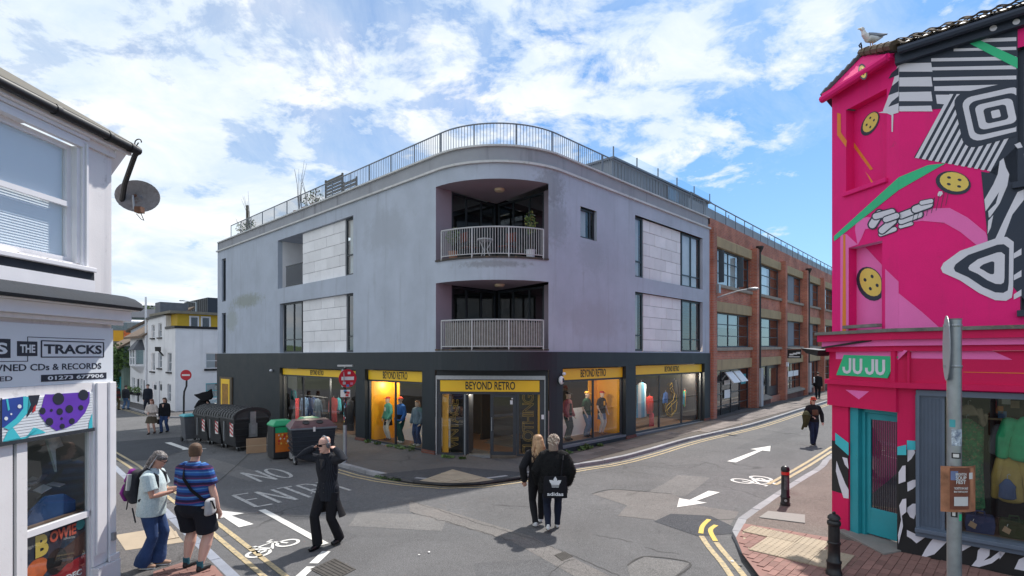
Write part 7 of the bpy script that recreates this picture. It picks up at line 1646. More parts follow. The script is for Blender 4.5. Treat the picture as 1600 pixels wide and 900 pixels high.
for tx, a, b, w in (('BRIGHTON', .80, .86, .10), ('SOUP', .71, .79, .10), ('FEST', .62, .70, .09), ('TICKETS ON SALE', .50, .55, .13), ('BOOK YOUR PLACE NOW', .43, .47, .13)): textbox(tx, 'poster_lettering', brd, HAZW, QP, -w/2+.005, w/2+.005, z0+(z1-z0)*a, z0+(z1-z0)*b, .0085, .02, .001)
# ---------------------------------------------------------------- weeds at the foot of the corner building
wk = 0
for q0, q1, cnt in ((WQ(578), WQ(655), 6), (WQ(692), WQ(728), 3), (WQ(882), WQ(935), 5), (WQ(860), WQ(872), 2)):
 for k in range(cnt):
  q = q0+(q1-q0)*(k+random.random())/cnt; w = g2w(GP(q, .12)); t = thing('weed', 'small green weed growing at the foot of the shopfront', 'weed', (w.x, w.y, hz(w.x, w.y)+.1), random.random()*6, 'weeds along the shopfront base')
  m2 = MB(); h = random.uniform(.06, .2); leaves(m2, (0, 0, h*.5), (.14, .14, h*.6), 60, .035, [FOL1, FOL2, FOL2]); m2.build('foliage', t, kind='stuff')
m2 = MB()
for x, y in ((590, 746), (600, 748), (612, 750), (620, 751), (1192, 888), (1202, 896), (862, 753)): g_ = gp(x, y); leaves(m2, (g_.x, g_.y, hz(*g_)+.02), (.12, .06, .04), 40, .022, [FOL1, FOL2])
m2.build('gutter_grass', kind='stuff'); tag(bpy.data.objects['gutter_grass'], 'scraps of green grass growing along the kerb gutters', 'grass')
# ---------------------------------------------------------------- parked car in the side street
cp = CC+UX*26+VX*1.2; pc = thing('parked_car', 'blue grey car parked in the side street behind the bins', 'car', (cp.x, cp.y, hz(*cp)), A46); CARB = M('car_paint', (.10, .16, .20), .25, .05, 2, coat=.6, metal=.3)
mb = MB(); sec = [(-.1, .35, .55, .80), (.15, .25, .78, .84), (1.0, .22, .88, .86), (1.5, .22, .95, .86), (3.4, .22, .95, .86), (3.9, .25, .85, .82), (4.05, .35, .7, .76)]
mb.loft([[(x, -hw, zb), (x, hw, zb), (x, hw, (zb+zt)/2+.1), (x, hw*.94, zt), (x, -hw*.94, zt), (x, -hw, (zb+zt)/2+.1)] for x, zb, zt, hw in sec], CARB); mb.build('body', pc, bevel=.03)
mb = MB(); mb.loft([[(1.0, -.74, .90), (1.0, .74, .90), (3.5, .74, .94), (3.5, -.74, .94)], [(1.75, -.6, 1.40), (1.75, .6, 1.40), (3.1, .6, 1.42), (3.1, -.6, 1.42)]], GLASSD); mb.build('windows', pc); mb = MB(); mb.loft([[(1.72, -.62, 1.39), (1.72, .62, 1.39), (3.15, .62, 1.41), (3.15, -.62, 1.41)], [(1.95, -.5, 1.46), (1.95, .5, 1.46), (2.95, .5, 1.47), (2.95, -.5, 1.47)]], CARB); mb.build('roof', pc)
for x in (.75, 3.2):
 for y in (-.76, .76): w = MB(); w.tube([(x, y-.1, .3), (x, y+.1, .3)], .31, BLACK, 16); o_ = w.build('wheel', pc); w = MB(); w.tube([(x, y-.105, .3), (x, y+.105, .3)], .19, STEEL, 12); w.build('rim', o_)
for y in (-.6, .6): w = MB(); w.ell((-.02, y, .62), (.08, .16, .08), HAZW, 10, 6); w.build('headlight', pc)
# ================================================================ PEOPLE
def voxel_obj(mb, name, parent, vox, it=6, mats=None, fac=.5):
 me = bpy.data.meshes.new('tmp'); me.from_pydata(mb.v, [], mb.f); o = newobj('tmp', me)
 md = o.modifiers.new('r', 'REMESH'); md.mode = 'VOXEL'; md.voxel_size = vox; md.adaptivity = 0
 sm = o.modifiers.new('s', 'SMOOTH'); sm.iterations = it; sm.factor = fac
 m2 = bpy.data.meshes.new_from_object(o.evaluated_get(bpy.context.evaluated_depsgraph_get())); bpy.data.objects.remove(o); bpy.data.meshes.remove(me)
 m2.materials.clear()
 for m in mb.mats: m2.materials.append(m)
 m2.polygons.foreach_set('use_smooth', [True]*len(m2.polygons)); m2.polygons.foreach_set('material_index', [0]*len(m2.polygons)); m2.name = name
 return newobj(name, m2, parent)
def eloft(mb, pts, rad, side, mat, n=14, cap=True):
 """tapered elliptical limb; rad = (a along side, b across)"""
 pts = [Vector(p) for p in pts]; rad = [(r, r) if isinstance(r, (int, float)) else r for r in rad]; side = Vector(side); rings = []
 def ring(c, t, a, b):
  s = (side-t*side.dot(t)); s = s.normalized() if s.length > 1e-4 else t.orthogonal().normalized(); w = t.cross(s)
  return [c+s*(a*cos(2*pi*i/n))+w*(b*sin(2*pi*i/n)) for i in range(n)]
 T = [(pts[min(i+1, len(pts)-1)]-pts[max(i-1, 0)]).normalized() for i in range(len(pts))]
 if cap:
  a, b = rad[0]; m_ = min(a, b)
  rings += [ring(pts[0]-T[0]*m_*.55*k, T[0], a*f, b*f) for k, f in ((1, .35), (.7, .75))]
 for p, t, (a, b) in zip(pts, T, rad): rings.append(ring(p, t, a, b))
 if cap:
  a, b = rad[-1]; m_ = min(a, b)
  rings += [ring(pts[-1]+T[-1]*m_*.55*k, T[-1], a*f, b*f) for k, f in ((.7, .75), (1, .35))]
 mb.loft(rings, mat)
def ik(a, b, l1, l2, pole):
 a, b = Vector(a), Vector(b); d = b-a; L_ = min(d.length, (l1+l2)*.999); u = d.normalized(); x = (l1*l1-l2*l2+L_*L_)/(2*L_); h = sqrt(max(0, l1*l1-x*x)); p = Vector(pole); p = (p-u*p.dot(u)).normalized(); return a+u*x+p*h, a+u*L_
class Fig:
 """standing figure, canonical pose faces -Y with its own left at +X; yaw turns it about Z"""
 def __init__(s, name, label, cat, loc, H, yaw, feet=((.09, 0, 0), (-.09, 0, 0)), hands=None, elbows=((.6, .6, -.3), (-.6, .6, -.3)), lean=(0, 0), head=(0, 0), bulk=1.0, belly=0.0, skin=None, vox=.010, group=None, drop=0.0, knees=((.1, -1, 0), (-.1, -1, 0)), hipx=1.0):
  s.t = thing(name, label, cat, loc, yaw, group); s.H = H; s.vox = vox; s.skin = skin or SKIN; s.bulk = bulk; s.belly = belly
  h = H; s.feet = [Vector((f[0]*h/1.75, f[1]*h/1.75, f[2])) for f in feet]
  s.hip = Vector(((feet[0][0]+feet[1][0])/2*h/1.75, (feet[0][1]+feet[1][1])/2*h/1.75, .515*h-drop)); s.chest = s.hip+Vector((lean[0]*.6, lean[1]*.6, .20*h)); s.neck = s.hip+Vector((lean[0], lean[1], .325*h))
  s.sh = [s.neck+Vector((k*.096*h*(.80+.20*bulk), .0, -.046*h)) for k in (1, -1)]; s.hj = [s.hip+Vector((k*.052*h*hipx, 0, 0)) for k in (1, -1)]
  hands = hands or ((.22*h/1.75*bulk, -.02, .46*h), (-.22*h/1.75*bulk, -.02, .46*h))
  s.el, s.wr, s.kn, s.an = [], [], [], []
  for k in (0, 1):
   e, w = ik(s.sh[k], hands[k], .172*h, .152*h, elbows[k]); s.el.append(e); s.wr.append(w)
   an = s.feet[k]+Vector((0, .02, .045*h)); kk, an2 = ik(s.hj[k], an, .245*h, .245*h, knees[k]); s.kn.append(kk); s.an.append(an2)
  s.hy, s.hp = head
  s.HM = Matrix.Translation(s.neck+Vector((0, -.012*h, .013*h))) @ Matrix.Rotation(s.hy, 4, 'Z') @ Matrix.Rotation(s.hp, 4, 'X'); s.k = h/1.75
 def hd(s, x, y, z): return s.HM @ (Vector((x, y, z))*s.k)
 def body(s, gloves=False, face=True):
  mb = MB(); h, k, m, b = s.H, s.k, s.skin, s.bulk; X = (1, 0, 0)
  eloft(mb, [s.hip-Vector((0, 0, .03*h)), s.hip+Vector((0, 0, .08*h)), s.chest, s.neck-Vector((0, 0, .03*h))], [(.088*h*b, .062*h*b), (.076*h*b, .055*h*b), (.092*h*b, .062*h*b), (.07*h, .045*h)], X, m)
  eloft(mb, [s.neck-Vector((0, 0, .03*h)), s.hd(0, .01, .06)], [.036*h, .031*h], X, m)
  for q in (0, 1):
   eloft(mb, [s.sh[q], s.sh[q].lerp(s.el[q], .5), s.el[q], s.el[q].lerp(s.wr[q], .35), s.wr[q]], [.030*h*b, .026*h*b, .022*h*b, .021*h*b, .0145*h], X, m, 10)
   eloft(mb, [s.hj[q], s.hj[q].lerp(s.kn[q], .5), s.kn[q], s.kn[q].lerp(s.an[q], .35), s.an[q]], [.052*h*b, .043*h*b, .031*h*b, .034*h*b, .02*h], X, m, 10)
   eloft(mb, [s.an[q]+Vector((0, .01, -.01*h)), s.feet[q]+Vector((0, -.03, .02*h)), s.feet[q]+Vector((0, -.08*k, .014*h))], [.020*h, .014*h, .010*h], X, m, 10)
   # hand
   d = (s.wr[q]-s.el[q]).normalized(); sd = Vector((1, 0, 0)) if abs(d.x) < .7 else Vector((0, 1, 0)); sd = (sd-d*sd.dot(d)).normalized(); nn = d.cross(sd); o = s.wr[q]
   eloft(mb, [o, o+d*.045*k, o+d*.085*k], [(.020*k, .014*k), (.038*k, .015*k), (.036*k, .013*k)], nn if False else sd, m, 10)
   for i, (ln, of) in enumerate(((.066, .030), (.076, .010), (.070, -.010), (.054, -.029))):
    c = o+d*.085*k+sd*of*k; cu = nn*(.02+.006*i)*(1 if q == 0 else -1)*k; eloft(mb, [c, c+d*ln*.5*k+cu*.4, c+d*ln*.85*k+cu*1.5], [.0095*k, .0090*k, .0075*k], sd, m, 7)
   th = sd*(1 if (sd.y < 0 or sd.x*(1 if q else -1) > 0) else -1); c = o+d*.03*k+th*.032*k; eloft(mb, [c-th*.01*k, c+(d*.6+th*.6)*.03*k, c+(d*.85+th*.35)*.062*k], [.013*k, .011*k, .0085*k], nn, m, 7)
  prof = ((.0, .030, .034, -.050), (.022, .048, .055, -.030), (.05, .058, .076, -.014), (.085, .066, .086, -.006), (.115, .071, .092, 0), (.15, .074, .096, .004), (.185, .073, .095, .008), (.212, .060, .080, .012), (.230, .034, .046, .014))
  mb.loft([[s.hd(w*cos(2*pi*i/16), y+d_*sin(2*pi*i/16), z+.02) for i in range(16)] for z, w, d_, y in prof], m)
  mb.loft([[s.hd(x*w, y, z) for x, y in ((-1, -.080), (1, -.080), (.5, -.080-dy), (-.5, -.080-dy))] for z, w, dy in ((.10, .014, .012), (.112, .017, .036), (.13, .011, .024), (.16, .007, .014))], m)
  for e in (1, -1): mb.ell(s.hd(e*.076, .012, .135), (.010*k, .02*k, .032*k), m, 8, 6, s.HM.to_3x3()); mb.ell(s.hd(e*.03, -.086, .155), (.02*k, .012*k, .008*k), m, 8, 4, s.HM.to_3x3())
  mb.ell(s.hd(0, -.094, .075), (.026*k, .010*k, .010*k), m, 8, 4, s.HM.to_3x3()); mb.ell(s.hd(0, -.088, .034), (.02*k, .014*k, .014*k), m, 8, 4, s.HM.to_3x3())
  o = voxel_obj(mb, 'body', s.t, s.vox*.8, 3)
  if face:
   for e in (1, -1):
    m2 = MB(); m2.ell(s.hd(e*.031, -.0905, .143), (.011*k, .006*k, .006*k), EYEM, 8, 6, s.HM.to_3x3()); m2.build('eye', s.t, smooth=True)
   m2 = MB(); m2.ell(s.hd(0, -.1005, .075), (.022*k, .006*k, .006*k), LIPM, 8, 4, s.HM.to_3x3()); m2.build('mouth', s.t, smooth=True)
  return o
 def top(s, mat, name='jacket', hem=-.05, sleeve=1.0, th=.012, chest=1.0, waist=1.0, hemw=1.0, sl=1.0, collar=True, it=5, vox=1.0, up=None):
  mb = MB(); h, b = s.H, s.bulk; X = (1, 0, 0); bl = s.belly
  H_ = s.hip+Vector((0, 0, hem*h)); y = Vector((0, -bl*.4, 0))
  pts = [H_, s.hip+Vector((0, 0, .02*h))+y*.5 if hem < 0 else H_+Vector((0, 0, .02)), s.hip+Vector((0, 0, .09*h))+y, s.chest+y*.5, s.chest+(s.neck-s.chest)*.50, s.chest+(s.neck-s.chest)*.82, s.neck+Vector((0, 0, .002*h))]
  r = [(.098*h*b*hemw+th, .070*h*b*hemw+th+bl*.4), (.096*h*b*hemw+th, .072*h*b+th+bl*.5), (.088*h*b*waist+th, .066*h*b*waist+th+bl*.6), (.102*h*b*chest+th, .070*h*b*chest+th+bl*.2), (.104*h*b*chest+th*.6, .060*h*b+th), (.070*h*b+th*.6, .048*h*b+th*.6), (.040*h+th*.4, .038*h+th*.4)]
  if hem > -.02: pts.pop(1); r.pop(1)
  eloft(mb, pts, r, X, mat, 20, cap=False)
  if collar: eloft(mb, [s.neck-Vector((0, 0, .02*h)), s.neck+Vector((0, -.004*h, .016*h))], [(.046*h+th*.5, .042*h+th*.5), (.040*h+th*.3, .038*h+th*.3)], X, mat, 14, cap=False)
  for q in (0, 1):
   a, e, w = s.sh[q], s.el[q], s.wr[q]; kx = Vector(((-.035 if q == 0 else .035)*h, 0, .012*h))
   P_ = [a+kx, a, a.lerp(e, .5), e, e.lerp(w, .5), w]; R_ = [.034*h*b+th*.8, .036*h*b*(.5+.5*sl)+th*.8, .033*h*b*sl+th*.9, .029*h*b*sl+th, .026*h*b*sl+th, .021*h*sl+th]
   if sleeve <= .5: P_ = [a+kx, a, a.lerp(e, sleeve*1.7)]; R_ = [.034*h*b+th*.7, .036*h*b*sl+th*.6, .036*h*b*sl+th*.7]
   eloft(mb, P_, R_, X, mat, 12, cap=sleeve > .5)
  return voxel_obj(mb, name, s.t, s.vox*vox, it)
 def legs(s, mat, name='trousers', length=1.0, th=.010, hemr=1.0, kneer=1.0, wais=.06, it=5):
  mb = MB(); h, b = s.H, s.bulk; X = (1, 0, 0)
  eloft(mb, [s.hip+Vector((0, -s.belly*.15, wais*h)), s.hip+Vector((0, 0, .02*h)), s.hip-Vector((0, 0, .045*h))], [(.084*h*b+th, .064*h*b+th+s.belly*.3), (.094*h*b+th, .074*h*b+th+s.belly*.2), (.09*h*b+th, .07*h*b+th)], X, mat, 18)
  for q in (0, 1):
   A, Kn, An = s.hj[q]-Vector((0, 0, .01*h)), s.kn[q], s.an[q]
   if length >= .9: P_ = [A, A.lerp(Kn, .5), Kn, Kn.lerp(An, .4), Kn.lerp(An, .8), An-Vector((0, 0, .012*h))]; R_ = [.056*h*b+th, .048*h*b+th, .035*h*kneer+th, .036*h*kneer+th, .03*h*hemr+th, .030*h*hemr+th]
   else: P_ = [A, A.lerp(Kn, .5), A.lerp(Kn, length*1.9)]; R_ = [.058*h*b+th, .054*h*b+th, .050*h*b+th*1.6]
   eloft(mb, P_, R_, X, mat, 14, cap=False)
  return voxel_obj(mb, name, s.t, s.vox, it)
 def skirt(s, mat, name='skirt', z0=.06, z1=-.2, r0=(.082, .062), r1=(.13, .11), n=26, pleat=.0):
  mb = MB(); h = s.H; rings = []
  for j in range(7):
   t = j/6; z = (z0+(z1-z0)*t)*h; a, b = [(r0[i]+(r1[i]-r0[i])*t**.8)*h for i in (0, 1)]
   rings.append([s.hip+Vector((a*(1+pleat*t*cos(9*u))*cos(u), b*(1+pleat*t*cos(9*u))*sin(u), z)) for u in (2*pi*i/(n*2) for i in range(n*2))])
  mb.loft(rings, mat); return mb.build(name, s.t, smooth=True)
 def shoes(s, mat, sole=None, hi=.0, name='shoe', ln=1.0):
  h, k = s.H, s.k
  for q in (0, 1):
   mb = MB(); f, a = s.feet[q], s.an[q]; pit = Vector((0, 0, 0)); X = (1, 0, 0); dirv = Vector((0, -1, 0)); lift = f.z
   toe = f+Vector((0, -.155*k*ln, .020*h-lift*.6 if lift > .02 else .020*h)); heel = f+Vector((0, .055*k, .024*h)); mid = f+Vector((0, -.05*k, .026*h))
   eloft(mb, [heel, mid, toe], [(.033*k, .036*k), (.042*k, .036*k), (.036*k, .024*k)], X, mat, 12)
   eloft(mb, [a+Vector((0, .01, -.02*h)), a+Vector((0, .005, .01*h+hi))], [.040*k, .038*k if hi < .05 else .045*k], X, mat, 12)
   o = voxel_obj(mb, name, s.t, s.vox*.8, 3)
   m2 = MB(); m2.loft([[p+Vector((w*cos(u), .0+.04*k*sin(u)*(1 if True else 0), dz)) for p, w, u in [(heel.lerp(toe, .5), 0, 0)]]*1 for dz in (0,)], sole or BLACK) if False else None
   m2 = MB(); pl_ = []
   for i in range(16):
    u = 2*pi*i/16; c = heel.lerp(toe, .5-.5*cos(u)*1.08); pl_.append(c+Vector((.042*k*sin(u)*1.02, 0, -.034*k)))
   m2.prism(pl_, (0, 0, .014*k), sole or mat); m2.build('sole', o)
 def hair_cap(s, mat, drop=.0, back=.0, name='hair', vol=1.08, front=True, it=3):
  mb = MB(); k = s.k
  for z, w, d, y in ((.245, .045, .06, .012),): pass
  prof = ((.125, .075, .060, .045), (.15, .079, .085, .022), (.185, .080, .100, .012), (.215, .074, .096, .012), (.240, .055, .074, .014), (.257, .025, .035, .016)) if front else ((.07, .070, .050, .052), (.11, .078, .062, .046), (.15, .081, .078, .036), (.185, .081, .088, .028), (.215, .073, .085, .026), (.240, .052, .065, .024), (.255, .02, .03, .022))
  mb.loft([[s.hd(w*vol*cos(2*pi*i/18), y+d*vol*sin(2*pi*i/18), z) for i in range(18)] for z, w, d, y in prof], mat)
  if drop:
   pts = [s.hd(0, .05, .20), s.hd(0, .085, .12), s.hd(0, .085+back*.5, .02), s.hd(0, .075+back, .02-drop)]; eloft(mb, pts, [(.075*k, .04*k), (.088*k, .045*k), (.092*k, .04*k), (.06*k, .022*k)], (1, 0, 0), mat, 14)
  return voxel_obj(mb, name, s.t, s.vox*.7, it)
 def strands(s, mat, n, drop, spread=.085, r=.007, par=None, wav=.02):
  mb = MB()
  for i in range(n):
   u = pi*(.02+.96*random.random()); x = cos(u)*spread; y = sin(u)*.095+.012; L_ = drop*random.uniform(.6, 1.1)
   p = [s.hd(x*.5, y*.5, .252), s.hd(x*.95, y*.95, .19), s.hd(x*1.08, y*1.02, .09), s.hd(x*1.1+random.uniform(-wav, wav), y*1.05, .09-L_*.5), s.hd(x*.9+random.uniform(-wav, wav)*1.6, y*1.0+random.uniform(-wav, wav), .09-L_)]
   mb.tube(p, [r, r*1.2, r*1.2, r, r*.4], random.choice(mat) if isinstance(mat, (list, tuple)) else mat, 5)
  o = mb.build('hair_strands', par or s.t, smooth=True, kind='stuff'); return o
EYEM = M('eye_dark', (.03, .02, .018), .2); LIPM = M('lips', (.36, .12, .10), .5); EYEW = EYEM
def cloth(name, col, **k): return M(name, col, k.pop('rough', .9), k.pop('var', .18), k.pop('sc', 6), k.pop('bump', .25), k.pop('bsc', 25), spec=.25, **k)
def stripes(name, cols, period, axis=2, warp=0.0):
 m = bpy.data.materials.new(name); nt = nodes_of(m); tc = N(nt, 'ShaderNodeTexCoord'); sp = N(nt, 'ShaderNodeSeparateXYZ'); L(nt, tc.outputs['Object'], sp.inputs[0])
 z = sp.outputs[axis]
 if warp: nz = N(nt, 'ShaderNodeTexNoise'); nz.inputs['Scale'].default_value = 4; L(nt, tc.outputs['Object'], nz.inputs[0]); z = math_n(nt, 'ADD', z, math_n(nt, 'MULTIPLY', nz.outputs[0], warp))
 f = math_n(nt, 'FRACT', math_n(nt, 'DIVIDE', z, period)); c = ramp(nt, f, cols, 'CONSTANT'); b = N(nt, 'ShaderNodeBsdfPrincipled'); b.inputs['Roughness'].default_value = .9; b.inputs['Specular IOR Level'].default_value = .2; L(nt, c, b.inputs['Base Color'])
 out = N(nt, 'ShaderNodeOutputMaterial'); L(nt, b.outputs[0], out.inputs[0]); return m
BLKC = cloth('black_cloth', (.012, .012, .015)); DENIM = cloth('denim', (.035, .065, .16), var=.3); DENIMD = cloth('dark_denim', (.018, .028, .065), var=.3); DENIML = cloth('light_denim', (.10, .17, .29), var=.35)
PIN = stripes('pinstripe', [(0, (.014, .016, .022)), (.90, (.06, .065, .08))], .022, 0)
def gpos(px, py, dz=0.0): p = gp(px, py, dz); return (p.x, p.y, hz(*p)+dz)
def cap_hat(f, mat, brim=True, name='cap'):
 mb = MB(); mb.loft([[f.hd(w*cos(2*pi*i/18), .010+d*sin(2*pi*i/18), z) for i in range(18)] for z, w, d in ((.185, .083, .104), (.215, .084, .104), (.245, .07, .088), (.262, .035, .05), (.266, .01, .012))], mat)
 if brim: mb.prism([f.hd(.075*cos(u), -.075-.11*sin(u), .192-.02*sin(u)) for u in (pi*i/10 for i in range(11))], f.HM.to_3x3() @ Vector((0, 0, .008*f.k)), mat)
 return mb.build(name, f.t, smooth=True)
# 1 --- man in a pinstripe suit adjusting headphones
f = Fig('person', 'bald person in a black pinstripe suit and sunglasses striding with both hands on headphones', 'person', gpos(513, 853), 1.75, radians(-22), feet=((.08, .15, .02), (-.08, -.17, 0)), hands=((.205, -.07, 1.545), (-.215, -.09, 1.545)), elbows=((1, -.35, -1.0), (-1, -.35, -1.0)), lean=(0, -.03), head=(radians(-14), radians(8)), skin=SKIN2, vox=.0085, drop=.015)
f.body(); f.top(PIN, 'suit_jacket', hem=-.085, th=.016, waist=.92, hemw=1.06); f.legs(BLKC, 'trousers', th=.012, hemr=1.25); f.shoes(M('black_leather', (.010, .010, .011), .25, .1, 8), hi=.05, name='boot')
sk = MB(); h = f.H; sk.loft([[f.hip+Vector((a*cos(u), b*sin(u)+y, z)) for u in (radians(-18)+radians(216)*i/16 for i in range(17))]+[f.hip+Vector(((a-.012)*cos(u), (b-.012)*sin(u)+y, z)) for u in (radians(198)-radians(216)*i/16 for i in range(17))] for z, a, b, y in ((-.06*h, .19, .14, 0), (-.15*h, .21, .17, .03), (-.235*h, .245, .22, .06))], BLKC); sk.build('coat_skirt', f.t, smooth=True)
for e in (.05, -.05):
 for z in (-.02, .05, .12): m2 = MB(); m2.ell(f.hip+Vector((e, -.155-.004*(z > 0), z*1.0+.02)), (.011, .006, .011), BLACK, 8, 5); m2.build('button', f.t)
m2 = MB(); m2.loft([[f.chest+Vector((x*w, -.128-dy, z)) for x in (-1, 1)] for z, w, dy in ((-.02, .005, .016), (.16, .05, .0))], M('shirt_black', (.02, .02, .022), .6), cap=False); m2.build('shirt_front', f.t)
for e in (1, -1): m2 = MB(); m2.prism([f.chest+Vector((e*.006, -.15, -.02)), f.chest+Vector((e*.085, -.135, .08)), f.chest+Vector((e*.06, -.118, .17)), f.chest+Vector((e*.035, -.118, .17))], (0, -.006, 0), PIN); m2.build('lapel', f.t)
m2 = MB(); SHG = M('sunglass', (.006, .006, .007), .08)
for e in (1, -1): m2.prism([f.hd(e*x, y, z) for x, y, z in ((.008, -.108, .165), (.062, -.092, .168), (.062, -.090, .130), (.015, -.106, .128))], f.HM.to_3x3() @ Vector((0, -.008, 0)), SHG); m2.tube([f.hd(e*.064, -.088, .16), f.hd(e*.082, .0, .155)], .004, SHG, 5)
m2.build('sunglasses', f.t)
hp_ = thing('headphones', 'silver over ear headphones worn by the bald suited person', 'headphones', f.t.location, f.t.rotation_euler.z); m2 = MB()
m2.tube([f.hd(.095*cos(u)*1.0, .01, .135+.135*sin(u)) for u in (pi*i/14 for i in range(15))], .010, STEEL, 6); m2.build('headband', hp_, smooth=True)
for e in (1, -1): m2 = MB(); m2.ell(f.hd(e*.092, .005, .13), (.022, .042, .048), M('ear_cup', (.10, .10, .11), .4), 12, 8, f.HM.to_3x3()); m2.build('ear_cup', hp_, smooth=True)
# 2 --- woman with a purple backpack
f = Fig('person', 'person with grey hair in a pale blouse and flared jeans looking at a phone', 'person', gpos(234, 886, .1), 1.60, radians(100), feet=((.08, -.09, 0), (-.07, .06, 0)), hands=((.06, -.33, 1.06), (-.05, -.31, 1.04)), elbows=((.5, .4, -1), (-.5, .4, -1)), lean=(0, -.02), head=(0, radians(30)), skin=SKIN, vox=.0085, bulk=1.06, belly=.05)
BLOU = cloth('blouse_pale_blue', (.45, .55, .57), var=.16, sc=30, stain=((.62, .66, .66), .8, 60))
f.body(); f.top(BLOU, 'blouse', hem=-.06, sleeve=.42, th=.022, sl=1.25, hemw=1.12, waist=1.08); f.legs(DENIM, 'jeans', hemr=1.85, kneer=1.05); f.shoes(M('canvas_beige', (.36, .22, .15), .8, .1, 8), HAZW)
GRH = M('hair_grey', (.10, .085, .08), .6, .5, 40, stain=((.42, .40, .40), .6, 30)); f.hair_cap(GRH, drop=.16, back=.0, vol=1.1); f.strands([GRH, M('hair_silver', (.42, .41, .42), .5), M('hair_brown', (.08, .05, .035), .5)], 90, .20)
m2 = MB()
for e in (1, -1): m2.tube([f.hd(e*.034+.022*cos(u), -.105, .150+.017*sin(u)) for u in (2*pi*i/10 for i in range(11))], .0028, BLACK, 4); m2.tube([f.hd(e*.056, -.103, .155), f.hd(e*.08, .0, .15)], .0028, BLACK, 4)
m2.build('glasses', f.t)
ph_ = tag(MB().box(-.038, .038, -.004, .004, -.075, .075, BLACK).build('phone', bevel=.003), 'black phone held in both hands by the person in the blouse', 'phone'); R_ = Matrix.Rotation(f.t.rotation_euler.z, 4, 'Z'); w = Vector(f.t.location)+R_ @ Vector((.0, -.42, 1.10)); ph_.location = w; ph_.rotation_euler = (radians(-60), 0, f.t.rotation_euler.z)
bk = thing('backpack', 'purple and grey hiking backpack worn by the person in the blouse', 'backpack', f.t.location, f.t.rotation_euler.z); PURB = cloth('pack_purple', (.16, .02, .17)); GRB = cloth('pack_charcoal', (.035, .035, .042)); c = f.chest
mb = MB(); eloft(mb, [c+Vector((0, .20, -.22)), c+Vector((0, .24, -.10)), c+Vector((0, .23, .05)), c+Vector((0, .18, .17))], [(.12, .07), (.15, .095), (.14, .085), (.09, .05)], (1, 0, 0), GRB, 16); voxel_obj(mb, 'pack_body', bk, .01, 4)
mb = MB(); eloft(mb, [c+Vector((0, .30, -.20)), c+Vector((0, .335, -.10)), c+Vector((0, .31, .0))], [(.09, .04), (.11, .05), (.085, .035)], (1, 0, 0), PURB, 14); voxel_obj(mb, 'front_pocket', bk, .009, 3); mb = MB(); eloft(mb, [c+Vector((0, .29, .05)), c+Vector((0, .24, .19))], [(.10, .045), (.07, .04)], (1, 0, 0), PURB, 14); voxel_obj(mb, 'lid_pocket', bk, .009, 3)
for e in (1, -1): mb = MB(); mb.tube([c+Vector((e*.09, .13, .16)), c+Vector((e*.10, .02, .22)), c+Vector((e*.115, -.12, .12)), c+Vector((e*.13, -.13, -.02)), c+Vector((e*.15, .10, -.2))], .018, GRB, 6); mb.build('shoulder_strap', bk, smooth=True)
mb = MB(); mb.tube([c+Vector((.06, .32, -.2)), c+Vector((.07, .35, -.36))], .008, GRB, 5); mb.tube([c+Vector((-.10, .2, -.3)), c+Vector((-.1, .16, -.5))], .01, GRB, 5); mb.tube([c+Vector((-.13, .24, -.05)), c+Vector((-.13, .22, .16))], .03, STEEL, 8); mb.build('loose_strap', bk, kind='stuff')
# 3 --- man in the striped polo shirt
f = Fig('person', 'person in a blue and purple striped polo shirt and black shorts seen from behind', 'person', gpos(304, 890, .1), 1.72, radians(168), feet=((.15, -.04, 0), (-.14, .04, 0)), hands=((.30, -.10, .80), (-.29, -.10, .82)), elbows=((.7, .5, 0), (-.7, .5, 0)), head=(radians(38), radians(4)), skin=SKIN2, vox=.009, bulk=1.28, belly=.12, hipx=1.5)
POLO = stripes('polo_stripes', [(0, (.025, .04, .13)), (.12, (.03, .10, .34)), (.26, (.08, .22, .46)), (.34, (.03, .07, .24)), (.46, (.16, .045, .12)), (.53, (.03, .02, .06)), (.68, (.03, .09, .30)), (.80, (.10, .24, .48)), (.88, (.09, .04, .12))], .215, 2, .02)
f.body(); f.top(POLO, 'polo_shirt', hem=-.01, sleeve=.44, th=.016, sl=1.12, waist=1.14, hemw=1.04); m2 = MB(); eloft(m2, [f.neck+Vector((0, .015, -.03)), f.neck+Vector((0, .01, .025))], [(.105, .085), (.082, .075)], (1, 0, 0), POLO, 14, cap=False); voxel_obj(m2, 'collar', f.t, .009, 2); f.legs(cloth('black_shorts', (.013, .015, .022)), 'shorts', length=.47, th=.018); f.shoes(M('trainer_black', (.012, .013, .016), .6, .2, 10), BLACK)
SOCK = cloth('sock_teal', (.03, .12, .16))
for q in (0, 1): m2 = MB(); eloft(m2, [f.an[q]-Vector((0, 0, .02)), f.an[q]+Vector((0, 0, .07))], [.040, .045], (1, 0, 0), SOCK, 12, cap=False); m2.build('sock', f.t, smooth=True)
HB = M('hair_brown_short', (.10, .055, .03), .7, .3, 40); f.hair_cap(HB, front=False, vol=1.03)
m2 = MB()
for e in (1, -1): m2.tube([f.hd(e*.034+.022*cos(u), -.105, .150+.017*sin(u)) for u in (2*pi*i/10 for i in range(11))], .003, BLACK, 4); m2.tube([f.hd(e*.056, -.103, .155), f.hd(e*.08, .0, .15)], .003, BLACK, 4)
m2.build('glasses', f.t); m2 = MB(); eloft(m2, [f.hd(0, -.092, .03), f.hd(0, -.08, .06)], [(.05, .03), (.064, .02)], (1, 0, 0), HB, 12); m2.build('beard', f.t, smooth=True)
cb2 = thing('crossbody_bag', 'pale grey crossbody bag on a black strap worn by the person in stripes', 'bag', f.t.location, f.t.rotation_euler.z); c = f.chest; mb = MB(); STR = cloth('strap_black', (.010, .010, .012))
